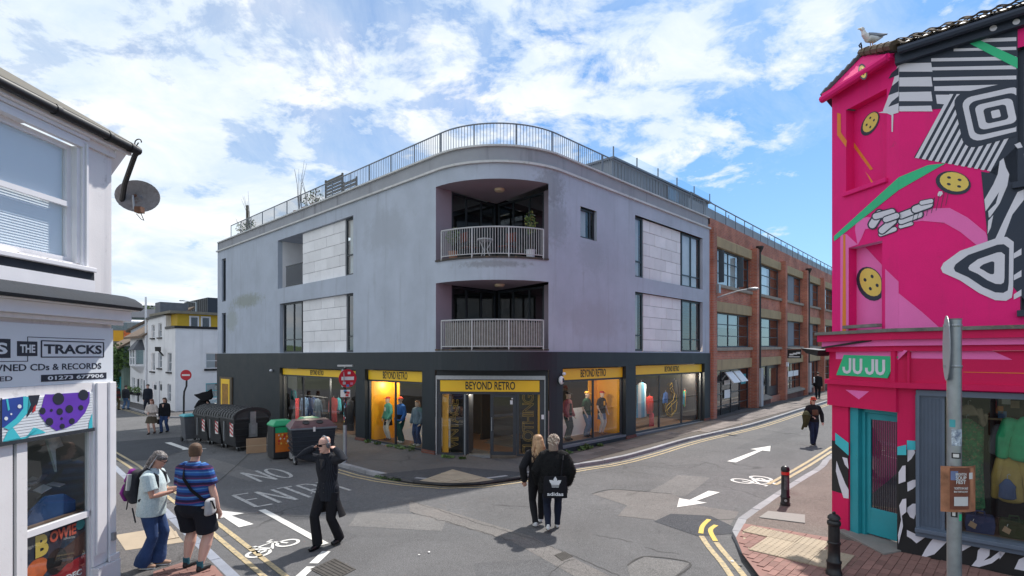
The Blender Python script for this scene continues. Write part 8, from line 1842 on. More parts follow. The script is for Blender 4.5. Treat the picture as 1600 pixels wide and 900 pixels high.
pts = [f.neck+Vector((.085, .0, .0)), f.neck+Vector((.065, .105, -.06)), c+Vector((.0, .185, .05)), c+Vector((-.12, .185, -.10)), c+Vector((-.235, .10, -.25))]
sp = []
for i in range(len(pts)-1):
 for j in range(5): sp.append(pts[i].lerp(pts[i+1], j/5))
sp.append(pts[-1]); rings = []
for i, p_ in enumerate(sp):
 t_ = (sp[min(i+1, len(sp)-1)]-sp[max(i-1, 0)]).normalized(); out = (p_-(c+Vector((0, 0, p_.z-c.z)))); out.z = 0; out = out.normalized() if out.length > .01 else Vector((0, 1, 0)); sd = t_.cross(out).normalized()*.019; rings.append([p_+sd, p_-sd, p_-sd+out*.006, p_+sd+out*.006])
mb.loft(rings, STR); mb.build('strap', cb2); mb = MB(); eloft(mb, [c+Vector((-.275, .03, -.44)), c+Vector((-.28, .04, -.26))], [(.045, .10), (.04, .085)], (1, 0, 0), cloth('bag_grey', (.42, .42, .43)), 14); voxel_obj(mb, 'pouch', cb2, .01, 3); mb = MB(); mb.tube([c+Vector((-.24, .1, -.25)), c+Vector((-.33, .06, -.27)), c+Vector((-.34, .02, -.38))], .012, STR, 5); mb.build('strap_end', cb2)
# 4 --- blonde woman in black
f = Fig('person', 'person with long blonde hair, black jacket and white trainers walking away', 'person', gpos(841, 820), 1.62, radians(186), feet=((.08, .16, .03), (-.08, -.20, 0)), hands=((.25, .02, .80), (-.23, -.16, .80)), elbows=((.7, .6, 0), (-.7, .6, 0)), head=(radians(14), radians(6)), skin=SKIN, vox=.0095, drop=.02)
f.body(); f.top(BLKC, 'jacket', hem=-.07, th=.018, sl=1.15); f.legs(BLKC, 'trousers', hemr=.95, th=.008); f.shoes(M('white_trainer', (.66, .67, .70), .5, .12, 14), HAZW)
BLO = [M('hair_blonde', (.46, .28, .15), .5, .3, 30), M('hair_pale_blonde', (.60, .42, .26), .5, .3, 30), M('hair_light_brown', (.32, .17, .09), .5, .3, 30)]; hc = f.hair_cap(BLO[0], drop=.26, back=.05, vol=1.12); f.strands(BLO, 170, .40, spread=.10, wav=.05)
pb2 = thing('carrier_bag', 'crumpled white carrier bag hanging from the blonde person', 'carrier bag', f.t.location, f.t.rotation_euler.z); w = f.wr[1]; mb = MB(); PLAS = M('white_plastic_bag', (.68, .70, .74), .4, .12, 8, .5, 14)
eloft(mb, [w+Vector((.06, .10, -.12)), w+Vector((.06, .10, -.22)), w+Vector((.06, .10, -.44)), w+Vector((.06, .10, -.52))], [(.02, .05), (.055, .09), (.065, .10), (.055, .09)], (1, 0, 0), PLAS, 14); o_ = voxel_obj(mb, 'bag', pb2, .011, 2); mb = MB(); mb.tube([w+Vector((.02, .03, -.05)), w+Vector((.05, .09, -.15))], .006, PLAS, 5); mb.build('handle', pb2)
# 5 --- woman in a black furry coat
f = Fig('person', 'person in a black furry coat and leggings with a curly grey bun walking away', 'person', gpos(865, 828), 1.63, radians(176), feet=((.10, .20, .06), (-.07, -.16, 0)), hands=((.25, -.08, .80), (-.23, -.10, .80)), elbows=((.7, .5, 0), (-.7, .5, 0)), lean=(-.02, -.02), head=(radians(-8), 0), skin=SKIN, vox=.0095, drop=.02, bulk=1.05)
FUR = cloth('black_fur', (.010, .010, .011), bump=.8, bsc=60); f.body(); ct = f.top(FUR, 'fur_coat', hem=-.10, th=.048, sl=1.25, hemw=1.25, waist=1.3, chest=1.15, it=4)
m2 = MB(); eloft(m2, [f.neck+Vector((0, .01, -.03)), f.neck+Vector((0, .0, .03))], [(.115, .10), (.085, .08)], (1, 0, 0), FUR, 16); voxel_obj(m2, 'fur_collar', f.t, .01, 3); f.legs(cloth('leggings_navy', (.014, .018, .035)), 'leggings', hemr=.85, kneer=1.0, th=.010); f.shoes(M('white_trainer_2', (.68, .67, .66), .5, .12, 14), M('sole_tan', (.22, .17, .13), .8))
mb = MB(); vs = ct.data.vertices; random.shuffle
for i in range(0, len(vs), max(1, len(vs)//2600)):
 v = vs[i]; a = v.normal.orthogonal().normalized()*.007; p_ = v.co-v.normal*.004; tip = v.co+v.normal*random.uniform(.010, .022)+Vector((random.uniform(-.01, .01), random.uniform(-.01, .01), random.uniform(-.022, 0))); mb.poly([p_-a, p_+a, tip], FUR)
mb.build('fur_tuft', ct, kind='stuff')
GRC = [M('hair_ash', (.50, .39, .31), .6, .3, 30), M('hair_ash_dark', (.26, .19, .15), .6, .3, 30), M('hair_ash_pale', (.68, .58, .48), .6, .3, 30)]; hc = f.hair_cap(GRC[1], drop=.05, vol=1.08); mb = MB()
for i in range(300):
 d = Vector((random.gauss(0, 1), random.gauss(0, 1), random.gauss(0, 1))).normalized(); c_ = Vector((.0, .045, .19)); p0 = c_+Vector((d.x*.088, d.y*.085, d.z*.10)); q_ = d.orthogonal().normalized()*.022
 mb.tube([f.hd(*(p0-q_)), f.hd(*(p0+d*.02)), f.hd(*(p0+q_)), f.hd(*(p0+q_*1.2-d*.015))], [.006, .007, .006, .003], random.choice(GRC), 5)
mb.build('hair_curls', f.t, smooth=True, kind='stuff')
tb_ = thing('tote_bag', 'black tote bag with a white three leaf sports logo carried on the furry coat', 'tote bag', f.t.location, f.t.rotation_euler.z); hip = f.hip; TOT = cloth('tote_black', (.012, .012, .016)); yb = .235
mb = MB(); eloft(mb, [hip+Vector((-.04, yb, -.20)), hip+Vector((-.04, yb+.01, -.05)), hip+Vector((-.04, yb, .16))], [(.20, .028), (.20, .045), (.19, .02)], (1, 0, 0), TOT, 20, cap=False); mb.build('bag', tb_, smooth=True)
TP = lambda s_, n, z: hip+Vector((-.04-s_, yb+.05+n-.10*abs(s_)**1.5, z)); LG = M('logo_white', (.72, .72, .74), .6)
textbox('adidas', 'logo_lettering', tb_, LG, TP, -.135, .135, -.155, -.095, .0, .02, .003)
mb = MB()
for a in (-.95, 0, .95):
 ln, wd = (.135 if a == 0 else .125), .040; ca, sa = cos(a), sin(a); pts = [(0, 0), (wd*.8, ln*.35), (wd*.75, ln*.65), (0, ln), (-wd*.75, ln*.65), (-wd*.8, ln*.35)]
 m2 = MB(); m2.poly([TP(x*ca+y*sa, .001+.001*(a == 0), .035+(-x*sa+y*ca)) for x, y in pts], LG); m2.build('logo_leaf', tb_)
for z in (.022, .002, -.018): m2 = MB(); m2.poly([TP(-.075, .006, z-.004), TP(.075, .006, z-.004), TP(.075, .006, z+.004), TP(-.075, .006, z+.004)], TOT); m2.build('logo_bar', tb_)
m2 = MB(); m2.poly([TP(-.05, .0, -.035), TP(.05, .0, -.035), TP(.07, .0, .045), TP(-.07, .0, .045)], LG); m2.build('logo_leaf', tb_)
mb = MB(); mb.tube([hip+Vector((-.14, yb-.02, .16)), hip+Vector((-.17, .15, .42)), f.sh[1]+Vector((0, .06, .05))], .012, TOT, 5); mb.build('handle', tb_)
# 6 --- woman in a red hat up the side street
f = Fig('person', 'person in a red hat and sunglasses walking with a green coat over one arm', 'person', gpos(1270, 695), 1.58, radians(-12), feet=((.07, .10, 0), (-.06, -.16, 0)), hands=((.26, -.10, .78), (-.10, -.24, .96)), elbows=((.7, .6, 0), (-.8, .4, -.3)), head=(0, 0), skin=SKIN2, vox=.011, bulk=1.06)
f.body(); f.top(cloth('dark_top', (.016, .016, .02)), 'jacket', hem=-.03, th=.018); f.legs(DENIMD, 'jeans', hemr=1.1); f.shoes(BLKC, HAZW); f.hair_cap(M('hair_red', (.36, .06, .03), .6, .2, 30), drop=.06, vol=1.12)
RH = cloth('red_hat', (.42, .05, .03)); mb = MB(); mb.loft([[f.hd(w*cos(2*pi*i/20), .010+d*sin(2*pi*i/20), z) for i in range(20)] for z, w, d in ((.17, .125, .145), (.20, .088, .108), (.235, .084, .100), (.265, .066, .08), (.275, .02, .03))], RH); mb.build('hat', f.t, smooth=True); m2 = MB()
for e in (1, -1): m2.prism([f.hd(e*x, y, z) for x, y, z in ((.008, -.108, .165), (.058, -.094, .168), (.058, -.092, .132), (.015, -.106, .130))], f.HM.to_3x3() @ Vector((0, -.008, 0)), SHG)
m2.build('sunglasses', f.t); m2 = MB(); eloft(m2, [f.chest+Vector((.02, -.12, .04)), f.chest+Vector((.03, -.13, -.12))], [(.09, .025), (.10, .03)], (1, 0, 0), cloth('patterned_top', (.14, .06, .04), stain=((.05, .08, .05), .8, 30)), 12); m2.build('patterned_front', f.t, smooth=True)
gc = thing('folded_coat', 'dark green coat carried over the arm of the person in the red hat', 'coat', f.t.location, f.t.rotation_euler.z); w = f.wr[1]; mb = MB(); eloft(mb, [w+Vector((-.14, .10, .12)), w+Vector((-.15, .04, .02)), w+Vector((-.17, .02, -.16)), w+Vector((-.20, .0, -.34))], [(.09, .09), (.14, .12), (.10, .09), (.06, .04)], (1, 0, 0), cloth('olive_coat', (.05, .05, .022), stain=((.12, .10, .05), .5, 12)), 12); eloft(mb, [w+Vector((-.20, .0, -.15)), w+Vector((-.30, -.02, -.42))], [(.05, .04), (.035, .03)], (1, 0, 0), TOT, 10); voxel_obj(mb, 'coat_body', gc, .013, 2)
def simple(label, px, py, dz, H, yaw, top_m, leg_m, shoe_m, hair_m, vox=.016, skirt=None, long=.0, walk=.14, group=None, **k):
 p = gpos(px, py, dz); f = Fig('person', label, 'person', p, H, yaw, feet=((.08, walk, .02), (-.07, -walk, 0)), skin=SKIN2, vox=vox, group=group, **k); f.body(); f.top(top_m, 'jacket', hem=-.04, th=.024, sl=1.1, hemw=1.05);
 if leg_m: f.legs(leg_m, 'trousers', hemr=1.1)
 f.shoes(shoe_m, BLACK)
 if hair_m: f.hair_cap(hair_m, drop=long, vol=1.1, front=True)
 return f
# 7 --- person walking up the far pavement
f = simple('small figure in black with a white shoulder bag walking up the far pavement', 1278, 622.5, .1, 1.62, radians(150), BLKC, BLKC, BLKC, M('hair_dark', (.03, .02, .015), .6, .2, 30))
t = thing('shoulder_bag', 'white shoulder bag carried by the figure on the far pavement', 'bag', f.t.location, f.t.rotation_euler.z); mb = MB(); eloft(mb, [f.chest+Vector((.20, .05, -.18)), f.chest+Vector((.20, .05, .10))], [(.05, .12), (.045, .11)], (1, 0, 0), PLAS, 12); mb.build('bag', t, smooth=True); mb = MB(); mb.tube([f.chest+Vector((.20, -.03, .1)), f.sh[0]+Vector((0, 0, .06)), f.chest+Vector((.20, .13, .1))], .01, PLAS, 5); mb.build('handle', t)
# 8, 9 --- couple coming down the street
OLIVE = cloth('olive_skirt', (.085, .070, .050)); BRH = M('hair_auburn', (.16, .05, .025), .6, .3, 30)
f = simple('person with auburn hair in a cream shawl, flared olive skirt and boots', 237, 678, 0, 1.56, radians(10), cloth('cream_shawl', (.50, .44, .40), stain=((.25, .16, .12), .4, 8)), None, M('brown_boot', (.05, .025, .02), .5, .2, 8), BRH, vox=.014, long=.2, hands=((.05, -.22, .98), (-.08, -.22, .95)))
f.skirt(OLIVE, 'skirt', .07, -.20, (.085, .065), (.16, .13), pleat=.05)
f = simple('person with dark hair in a black jacket and blue jeans beside the skirted one', 257, 676, 0, 1.60, radians(4), cloth('black_jacket', (.012, .013, .018)), DENIM, BLKC, M('hair_dark_brown', (.05, .022, .015), .6, .3, 30), vox=.014, long=.12)
m2 = MB(); m2.loft([[f.chest+Vector((x*w, -.135, z)) for x in (-1, 1)] for z, w in ((.02, .01), (.15, .05))], SKIN2, cap=False); m2.build('neckline', f.t)
t = thing('handbag', 'small black handbag in the hand of the dark haired person in jeans', 'handbag', f.t.location, f.t.rotation_euler.z); w = f.wr[1]; mb = MB(); eloft(mb, [w+Vector((-.02, 0, -.34)), w+Vector((-.02, 0, -.16))], [(.10, .05), (.085, .04)], (1, 0, 0), BLKC, 12); mb.build('bag', t, smooth=True); mb = MB(); mb.tube([w+Vector((-.09, 0, -.16)), w+Vector((-.02, 0, -.06)), w+Vector((.05, 0, -.16))], .009, BLKC, 5); mb.build('handle', t)
# 10, 11, 12 --- farther walkers
simple('tall person in dark clothes walking behind the couple', 231, 645, .1, 1.74, radians(8), cloth('navy_coat', (.015, .018, .028)), cloth('navy_trousers', (.02, .022, .032)), BLKC, M('hair_short_dark', (.05, .03, .02), .6, .3, 30))
simple('person in a red and dark jacket and khaki trousers walking away, far left', 181.5, 641, 0, 1.72, radians(185), stripes('red_jacket', [(0, (.12, .03, .025)), (.5, (.03, .028, .03))], .36, 2), cloth('khaki', (.11, .085, .045)), BLKC, M('hair_grey_short', (.14, .12, .11), .6, .3, 30))
simple('person in a dark jacket and light blue jeans walking beside the red jacket', 196.5, 640, 0, 1.62, radians(175), cloth('grey_jacket', (.03, .032, .04), stain=((.10, .04, .035), .4, 6)), DENIML, BLKC, M('hair_dark2', (.06, .04, .03), .6, .3, 30))
# 13 --- figure in black with flapping hood behind the bins
Y = 25.6; p = ((318-800)/K*Y, Y); f = Fig('person', 'person in a black coat and wind blown black hood standing behind the street bins', 'person', (p[0], p[1], hz(*p)), 1.72, radians(60), hands=((.10, -.20, 1.25), (-.20, -.1, .95)), vox=.015, skin=SKIN2); f.body(); f.top(BLKC, 'coat', hem=-.22, th=.04, hemw=1.3); f.legs(BLKC); f.shoes(BLKC)
mb = MB(); R_ = Matrix.Rotation(-f.t.rotation_euler.z, 4, 'Z')
def wv(x, y, z): return f.neck+(R_ @ Vector((x, y, z)))
mb.loft([[wv(-.42, -.05, .22), wv(-.42, .02, .21), wv(-.40, .02, .24), wv(-.40, -.05, .25)], [wv(-.2, -.18, .12), wv(-.2, .18, .12), wv(-.18, .16, .28), wv(-.18, -.16, .28)], [wv(.05, -.2, -.05), wv(.05, .2, -.05), wv(.05, .17, .36), wv(.05, -.17, .36)], [wv(.28, -.16, .0), wv(.28, .18, .0), wv(.26, .12, .40), wv(.26, -.12, .40)], [wv(.40, -.06, .12), wv(.40, .1, .12), wv(.36, .06, .50), wv(.36, -.06, .50)]], BLKC); mb.build('hood', f.t, smooth=True)
# ================================================================ THINGS IN WINDOWS, ON BALCONIES AND ROOFS
def c_(n, col): return cloth(n, col)
MANQ = M('mannequin_shell', (.55, .42, .34), .5, .05, 4)
def mann(px, py, z, H, yaw, label, top_m, sl, leg, shoe, hat=None, skirt=None, tights=None, n=-.62):
 w = WQ(px, None, n); g = g2w(GP(w, n)); f = Fig('mannequin', label, 'mannequin', (g.x, g.y, z), H, A46+yaw, skin=MANQ, vox=.016, hands=((.20, -.12, .50*H), (-.20, -.10, .50*H)), group='dressed mannequins in the display windows')
 f.body(face=False); f.top(top_m, 'top', hem=-.04, sleeve=sl, th=.02, vox=.9)
 if leg: f.legs(leg, 'trousers', hemr=1.25, th=.014)
 if tights: f.legs(tights, 'tights', th=.006, hemr=.8)
 if skirt: f.skirt(skirt, 'skirt', .06, -.17, (.09, .07), (.115, .095))
 f.shoes(shoe, hi=.02)
 if hat: cap_hat(f, hat)
 return f
CAPR = c_('cap_red', (.50, .05, .03)); JADE = c_('jade_knit', (.10, .34, .26)); WTI = c_('white_tights', (.62, .60, .56))
yl_, yr_ = -pi/2, 0
f = mann(606.6, 0, S2[2]+.02, 1.53, yl_-.1, 'mannequin in a red cap, jade green sweatshirt and white tights', JADE, 1, None, M('boot_brown', (.09, .03, .02)), CAPR, BLKC, WTI); m2 = MB(); eloft(m2, [f.chest+Vector((0, -.125, -.06)), f.chest+Vector((0, -.125, .06))], [(.06, .012), (.06, .012)], (1, 0, 0), WTI, 10); m2.build('print', f.t)
BJ = c_('blue_tracktop', (.03, .12, .38)); f = mann(626.7, 0, S2[2]+.02, 1.56, yl_, 'mannequin in a red cap, blue and black track top and dark green trousers', BJ, 1, c_('green_trousers', (.012, .075, .065)), HAZW, CAPR); m2 = MB(); eloft(m2, [f.hip+Vector((0, 0, .0)), f.hip+Vector((0, 0, .16))], [(.172, .142), (.168, .135)], (1, 0, 0), BLKC, 16, cap=False); m2.build('waist_panel', f.t, smooth=True)
f = mann(652.5, 0, S2[2]+.02, 1.5, yl_+.2, 'mannequin with fair hair, light denim jacket and jeans', c_('denim_jacket', (.16, .22, .28)), 1, DENIM, HAZW); f.hair_cap(BLO[2], drop=.1); f.strands(BLO[:1]+BLO[2:], 30, .15)
f = mann(887, 0, S3[2]+.02, 1.56, yr_+.15, 'mannequin in a black cap, dusty pink cardigan and dark trousers', c_('dusty_pink', (.30, .10, .11)), 1, c_('slate_trousers', (.03, .05, .055)), BLACK, BLKC); m2 = MB(); eloft(m2, [f.hip+Vector((0, -.03, .02)), f.chest+Vector((0, -.03, .05))], [(.12, .12), (.10, .115)], (1, 0, 0), BLKC, 14); m2.build('pinafore', f.t, smooth=True)
mann(916.8, 0, S3[2]+.02, 1.53, yr_+.1, 'mannequin in a mustard cap, bottle green top and blue jeans', c_('bottle_green', (.015, .05, .035)), .45, DENIML, BLACK, c_('cap_mustard', (.40, .20, .03)))
f = mann(940, 0, S3[2]+.02, 1.5, yr_, 'mannequin in a red beret, black printed tee and denim skirt', BLKC, .45, None, M('tan_boot', (.36, .20, .11)), CAPR, DENIML, WTI); m2 = MB(); eloft(m2, [f.chest+Vector((0, -.125, -.06)), f.chest+Vector((0, -.125, .08))], [(.055, .012), (.055, .012)], (1, 0, 0), ORANGE, 10); m2.build('print', f.t)
def garment(label, px, n, ztop, ln, mat, w=.22, d=.05, group='clothes hanging in the display windows', P=None, rz=None, cat='garment', name='garment', slv=True):
 if P is None: q = WQ(px, None, n); g = g2w(GP(q, n)); rz = A46-pi/2*(q < 0)+random.uniform(-.3, .3)
 else: g = P
 t = thing(name, label, cat, (g.x, g.y, ztop), rz, group); mb = MB(); X = (1, 0, 0)
 eloft(mb, [(0, 0, -ln), (0, 0, -ln*.55), (0, 0, -.10), (0, 0, -.02)], [(w*.95, d), (w*.85, d*.9), (w*.9, d*.8), (w*.35, d*.6)], X, mat, 16)
 if slv:
  for e in (1, -1): eloft(mb, [(e*w*.75, 0, -.07), (e*w*1.12, .01, -.30), (e*w*1.2, .02, -min(ln, .6))], [d*.9, d*.8, d*.7], X, mat, 8)
 m2 = MB(); m2.tube([(0, 0, -.02), (0, 0, .05), (.02, 0, .07), (.03, 0, .05)], .005, STEEL, 5); m2.build('hanger', t); mb.build('cloth', t, smooth=True); return t
z1_ = WQ(500, 622, -.9)[1]
for k, (nm, px, m_) in enumerate((('pale blue denim jacket on the left window rail', 476, DENIML), ('dark blue denim jacket beside the pale one on the left window rail', 483, DENIMD), ('mid blue denim jacket in the middle of the left window rail', 490, DENIM), ('blue grey shirt on the left window rail', 497, c_('grey_blue', (.10, .14, .19))), ('black jacket at the mullion end of the left window rail', 505, BLKC), ('teal folded jumper hung high at the left of the window', 459, c_('teal_knit', (.03, .27, .34))), ('black coat hanging left in the denim window', 449, BLKC), ('red striped top in the window behind the sign post', 521, c_('deep_red', (.25, .03, .03))), ('turquoise top in the window behind the sign post', 529, c_('turquoise_top', (.05, .30, .38))), ('long dark coat right of the sign post', 547, c_('dark_coat', (.02, .022, .03))))):
 garment(nm, px, -.75-.1*(k % 3), z1_-(.0 if k < 5 else (-.25 if k == 5 else -.1)), (.85, .9, .85, .8, .9, .45, 1.1, 1.0, .5, 1.2)[k], m_)
tag(MB().box(-.06, .06, -.06, .06, 0, 1.25, RED).build('display_post'), 'red display post in the denim window', 'display post').location = g2w(GP(WQ(464.5, None, -.5), -.5))+Vector((0, 0, S1[2]))
rl = MB(); rl.tube([GP(WQ(470, None, -.85), -.85, z1_+.06), GP(WQ(512, None, -.85), -.85, z1_+.06)], .015, STEEL, 6); o = tag(rl.build('clothes_rail'), 'steel clothes rail across the denim window', 'clothes rail'); o.location = (CC.x, CC.y, 0); o.rotation_euler = (0, 0, A46)
for k, (nm, px, dz, ln, m_, w, sv) in enumerate((('long pale blue and white cloth banner at the left of the far window', 1002, 1.95, 1.35, stripes('banner', [(0, (.10, .34, .52)), (.4, (.52, .58, .62)), (.8, (.22, .42, .55))], .5, 0), .42, False), ('red and white football jacket in the far window', 1015, 1.35, .7, c_('jacket_red', (.48, .03, .02)), .22, True), ('red trousers below the jacket in the far window', 1018, .62, .6, c_('trousers_red', (.40, .02, .04)), .16, False), ('blue sports top in the middle of the far window', 1040, 1.45, .45, BJ, .2, True), ('rainbow sleeved jacket at the right of the far window', 1070, 1.45, .7, stripes('rainbow', [(0, (.03, .25, .42)), (.3, (.03, .30, .16)), (.55, (.55, .36, .03)), (.75, (.45, .06, .03))], .3, 0), .2, True), ('orange shirt on the rail of the far window', 1080, 1.5, .45, MOR, .15, True), ('yellow top at the right end of the far window', 1090, 1.5, .5, MYEL, .16, True), ('black hooded top hung high in the far window', 1054, 1.95, .8, BLKC, .26, True))): garment(nm, px, -.7, S4[2]+dz*.92, ln, m_, w, slv=sv)
# ---- upper balcony
def put(q, n, z): g = g2w(GP(q, n)); return (g.x, g.y, z)
zb = B1[2]
def pot_plant(label, loc, pm, h, r, mats, n=150):
 t = thing('potted_plant', label, 'potted plant', loc); m2 = MB(); m2.lathe([(.11, 0), (.15, .3), (.16, .3), (.14, .29), (.13, .25)], pm, 16); m2.build('pot', t, smooth=True); m2 = MB(); m2.tube([(0, 0, .25), (.02, 0, h*.6)], .015, M_TRUNK, 5); m2.build('stem', t); m2 = MB(); leaves(m2, (0, 0, h*.8), (r, r, h*.28), n, .045, mats); m2.build('foliage', t, kind='stuff')
pot_plant('potted plant in a terracotta pot at the left of the upper balcony', put(WQ(708, None, -.35), -.35, zb), TERRA, .95, .22, [FOL2, M('leaf_olive', (.16, .17, .09), .6)]); pot_plant('shrub in a white pot at the right of the upper balcony', put(WQ(829, None, -.35), -.35, zb), WHITE, 1.35, .2, [FOL2, FOL2, M('leaf_yellow', (.22, .22, .06), .6)])
t = thing('balcony_table', 'ornate white metal balcony table', 'table', put(WQ(758, None, -.5), -.5, zb)); m2 = MB(); m2.lathe([(.24, .58), (.24, .61)], RAILW, 20); m2.build('table_top', t)
for k in range(3): a = k*2.1+.4; m2 = MB(); m2.tube([(.2*cos(a), .2*sin(a), .58), (.06*cos(a), .06*sin(a), .32), (.2*cos(a), .2*sin(a), 0)], .018, RAILW, 6); m2.build('leg', t, smooth=True)
CHM = c_('chair_red_brown', (.13, .035, .025))
for k, (px, l) in enumerate(((733, 'dark red folding chair left of the balcony table'), (793, 'dark red folding chair right of the balcony table'))):
 t = thing('balcony_chair', l, 'chair', put(WQ(px, None, -.75), -.75, zb), A46+(-.6 if k else 2.2)-pi/4, 'chairs on the upper balcony'); m2 = MB(); m2.box(-.2, .2, -.2, .2, .42, .45, CHM); m2.build('seat', t); m2 = MB(); m2.box(-.2, .2, .17, .2, .6, .88, CHM); m2.build('backrest', t)
 for e in (-.18, .18): m2 = MB(); m2.tube([(e, -.2, 0), (e, .19, .88)], .014, DARKF, 5); m2.build('leg', t); m2 = MB(); m2.tube([(e*.9, .2, 0), (e*.9, -.18, .43)], .014, DARKF, 5); m2.build('leg', t)
# ---- roof terraces
zt_ = ZP-.25
DECK = c_('weathered_screen', (.15, .14, .125)); FEN = M('fence_dark', (.06, .065, .075), .7, .2, 4)
def screen(name, label, cat, x0, x1, n, y0, y1, horiz, mat, cnt):
 q0, q1 = WQ(x0, None, n), WQ(x1, None, n); z0, z1 = zt_, WQ((x0+x1)/2, y0, n)[1]; t = thing(name, label, cat, (CC.x, CC.y, 0), A46)
 for i in range(cnt):
  m2 = MB()
  if horiz: a = z0+(z1-z0)*i/cnt; bar(m2, GP, q0, q1, n, n+.02, a, a+(z1-z0)/cnt*.72, mat)
  else: a = q0+(q1-q0)*i/cnt; bar(m2, GP, a, a+(q1-q0)/cnt*.8, n, n+.02, z0, z1, mat)
  m2.build('slat', t)
 for q in (q0, q1): m2 = MB(); bar(m2, GP, q-.04, q+.04, n-.06, n-.001, z0, z1+.03, mat); m2.build('post', t)
screen('fence_panel', 'dark vertical boarded panel behind the roof railing', 'fence', 399, 454, -.5, 345, 300, False, FEN, 26)
screen('slatted_screen', 'brown horizontal slatted screen on the roof terrace', 'screen', 508, 534, -1.0, 277, 300, True, DECK, 12); screen('slatted_screen', 'lower slatted screen beside the taller one on the roof terrace', 'screen', 536, 556, -1.0, 281, 300, True, DECK, 8)
def terr(px, n=-.7): return put(WQ(px, None, n), n, zt_)
def stick_plant(label, px, h, k, fol, pm):
 t = thing('roof_plant', label, 'plant', terr(px), 0, 'plants on the roof terrace'); m2 = MB(); m2.lathe([(.17, 0), (.24, .62), (.2, .62)], pm, 14); m2.build('pot', t, smooth=True); m2 = MB()
 for i in range(k): a = random.uniform(0, 6); d = random.uniform(.1, .45); m2.tube([(0, 0, .5), (cos(a)*d*.4, sin(a)*d*.4, h*.6), (cos(a)*d, sin(a)*d, h*random.uniform(.75, 1))], [.014, .01, .004], M_TRUNK, 4)
 m2.build('stem', t)
 if fol: m2 = MB(); leaves(m2, (0, 0, .9), (.3, .3, .4), fol, .05, [FOL2, MOSS]); m2.build('foliage', t, kind='stuff')
stick_plant('bare tall stemmed plant by the roof railing left of the screens', 467, 3.1, 5, 0, TERRA); stick_plant('thin bare plant beside the tall stemmed one on the roof', 481, 2.2, 2, 60, TERRA); stick_plant('yellowish shrub near the slatted screen on the roof', 494, 1.2, 2, 120, TERRA); stick_plant('plant in a blue pot near the left end of the roof', 391, 2.6, 5, 120, M('blue_glaze', (.12, .26, .34), .4)); stick_plant('low shrub at the far left end of the roof', 378, 1.5, 3, 120, DARKF)
tag(MB().box(-.05, .05, -.05, .05, 0, 2.0, DECK).build('roof_post'), 'short wooden post near the blue pot on the roof', 'post').location = terr(386.5)
for i, (a, b, l) in enumerate(((956, 966, 'white topped planter box on the roof, nearest the corner'), (967, 985, 'white topped planter box on the roof, second from the corner'), (986, 1000, 'white topped planter box on the roof, third from the corner'), (1017, 1034, 'white topped planter box on the roof near the brick building'))):
 q0, q1 = WQ(a, None, -1), WQ(b, None, -1); t = thing('roof_planter', l, 'planter', (CC.x, CC.y, 0), A46, 'planter boxes on the roof'); m2 = MB(); bar(m2, GP, q0, q1, -1.3, -1.0, zt_, ZP+.40, FEN); m2.build('box', t); m2 = MB(); bar(m2, GP, q0-.02, q1+.02, -1.34, -.96, ZP+.401, ZP+.50, WHITE); m2.build('top', t)
# ---- seagull
r = (1362-800)/K; sg_ = RP(-.50, 1.0, .09); t = thing('seagull', 'grey backed white seagull standing on the roof corner of the pink shop', 'seagull', sg_, .25); GW = M('gull_white', (.74, .74, .74), .8, .05, 8); GG = M('gull_grey', (.24, .26, .30), .8, .1, 8); k = 1.0
mb = MB(); eloft(mb, [(-.17, 0, .26), (-.15, 0, .20), (-.06, 0, .14), (.06, 0, .145), (.17, 0, .185), (.24, 0, .21)], [(.026, .028), (.040, .045), (.066, .066), (.064, .062), (.035, .03), (.012, .008)], (0, 1, 0), GW, 14); mb.ell((-.185, 0, .275), (.042, .032, .034), GW, 12, 8); voxel_obj(mb, 'body', t, .007, 3)
mb = MB()
for e in (1, -1): mb.loft([[(x, e*(.045+.02*(1-abs(u))), z0+(z1-z0)*(u+1)/2) for u in (-1, -.5, 0, .5, 1)] for x, z0, z1 in ((-.10, .13, .21), (.02, .12, .225), (.16, .17, .235), (.27, .225, .245))], GG, cap=False)
mb.build('wing', t, smooth=True, kind='stuff'); m2 = MB(); m2.loft([[(.25, e*.012, .238) for e in (-1, 1)], [(.34, e*.006, .258) for e in (-1, 1)]], BLACK, cap=False); m2.build('tail', t)
m2 = MB(); m2.tube([(-.22, 0, .272), (-.26, 0, .268), (-.275, 0, .258)], [.012, .009, .004], MYEL, 6); m2.build('beak', t); m2 = MB(); m2.ell((-.20, -.027, .285), (.006, .006, .006), BLACK, 6, 4); m2.build('eye', t)
for e in (.02, -.02): m2 = MB(); m2.tube([(.0, e, .10), (.01, e, .0)], .007, SKIN, 5); m2.tube([(.01, e, .004), (-.04, e, .004)], .007, SKIN, 5); m2.build('leg', t)
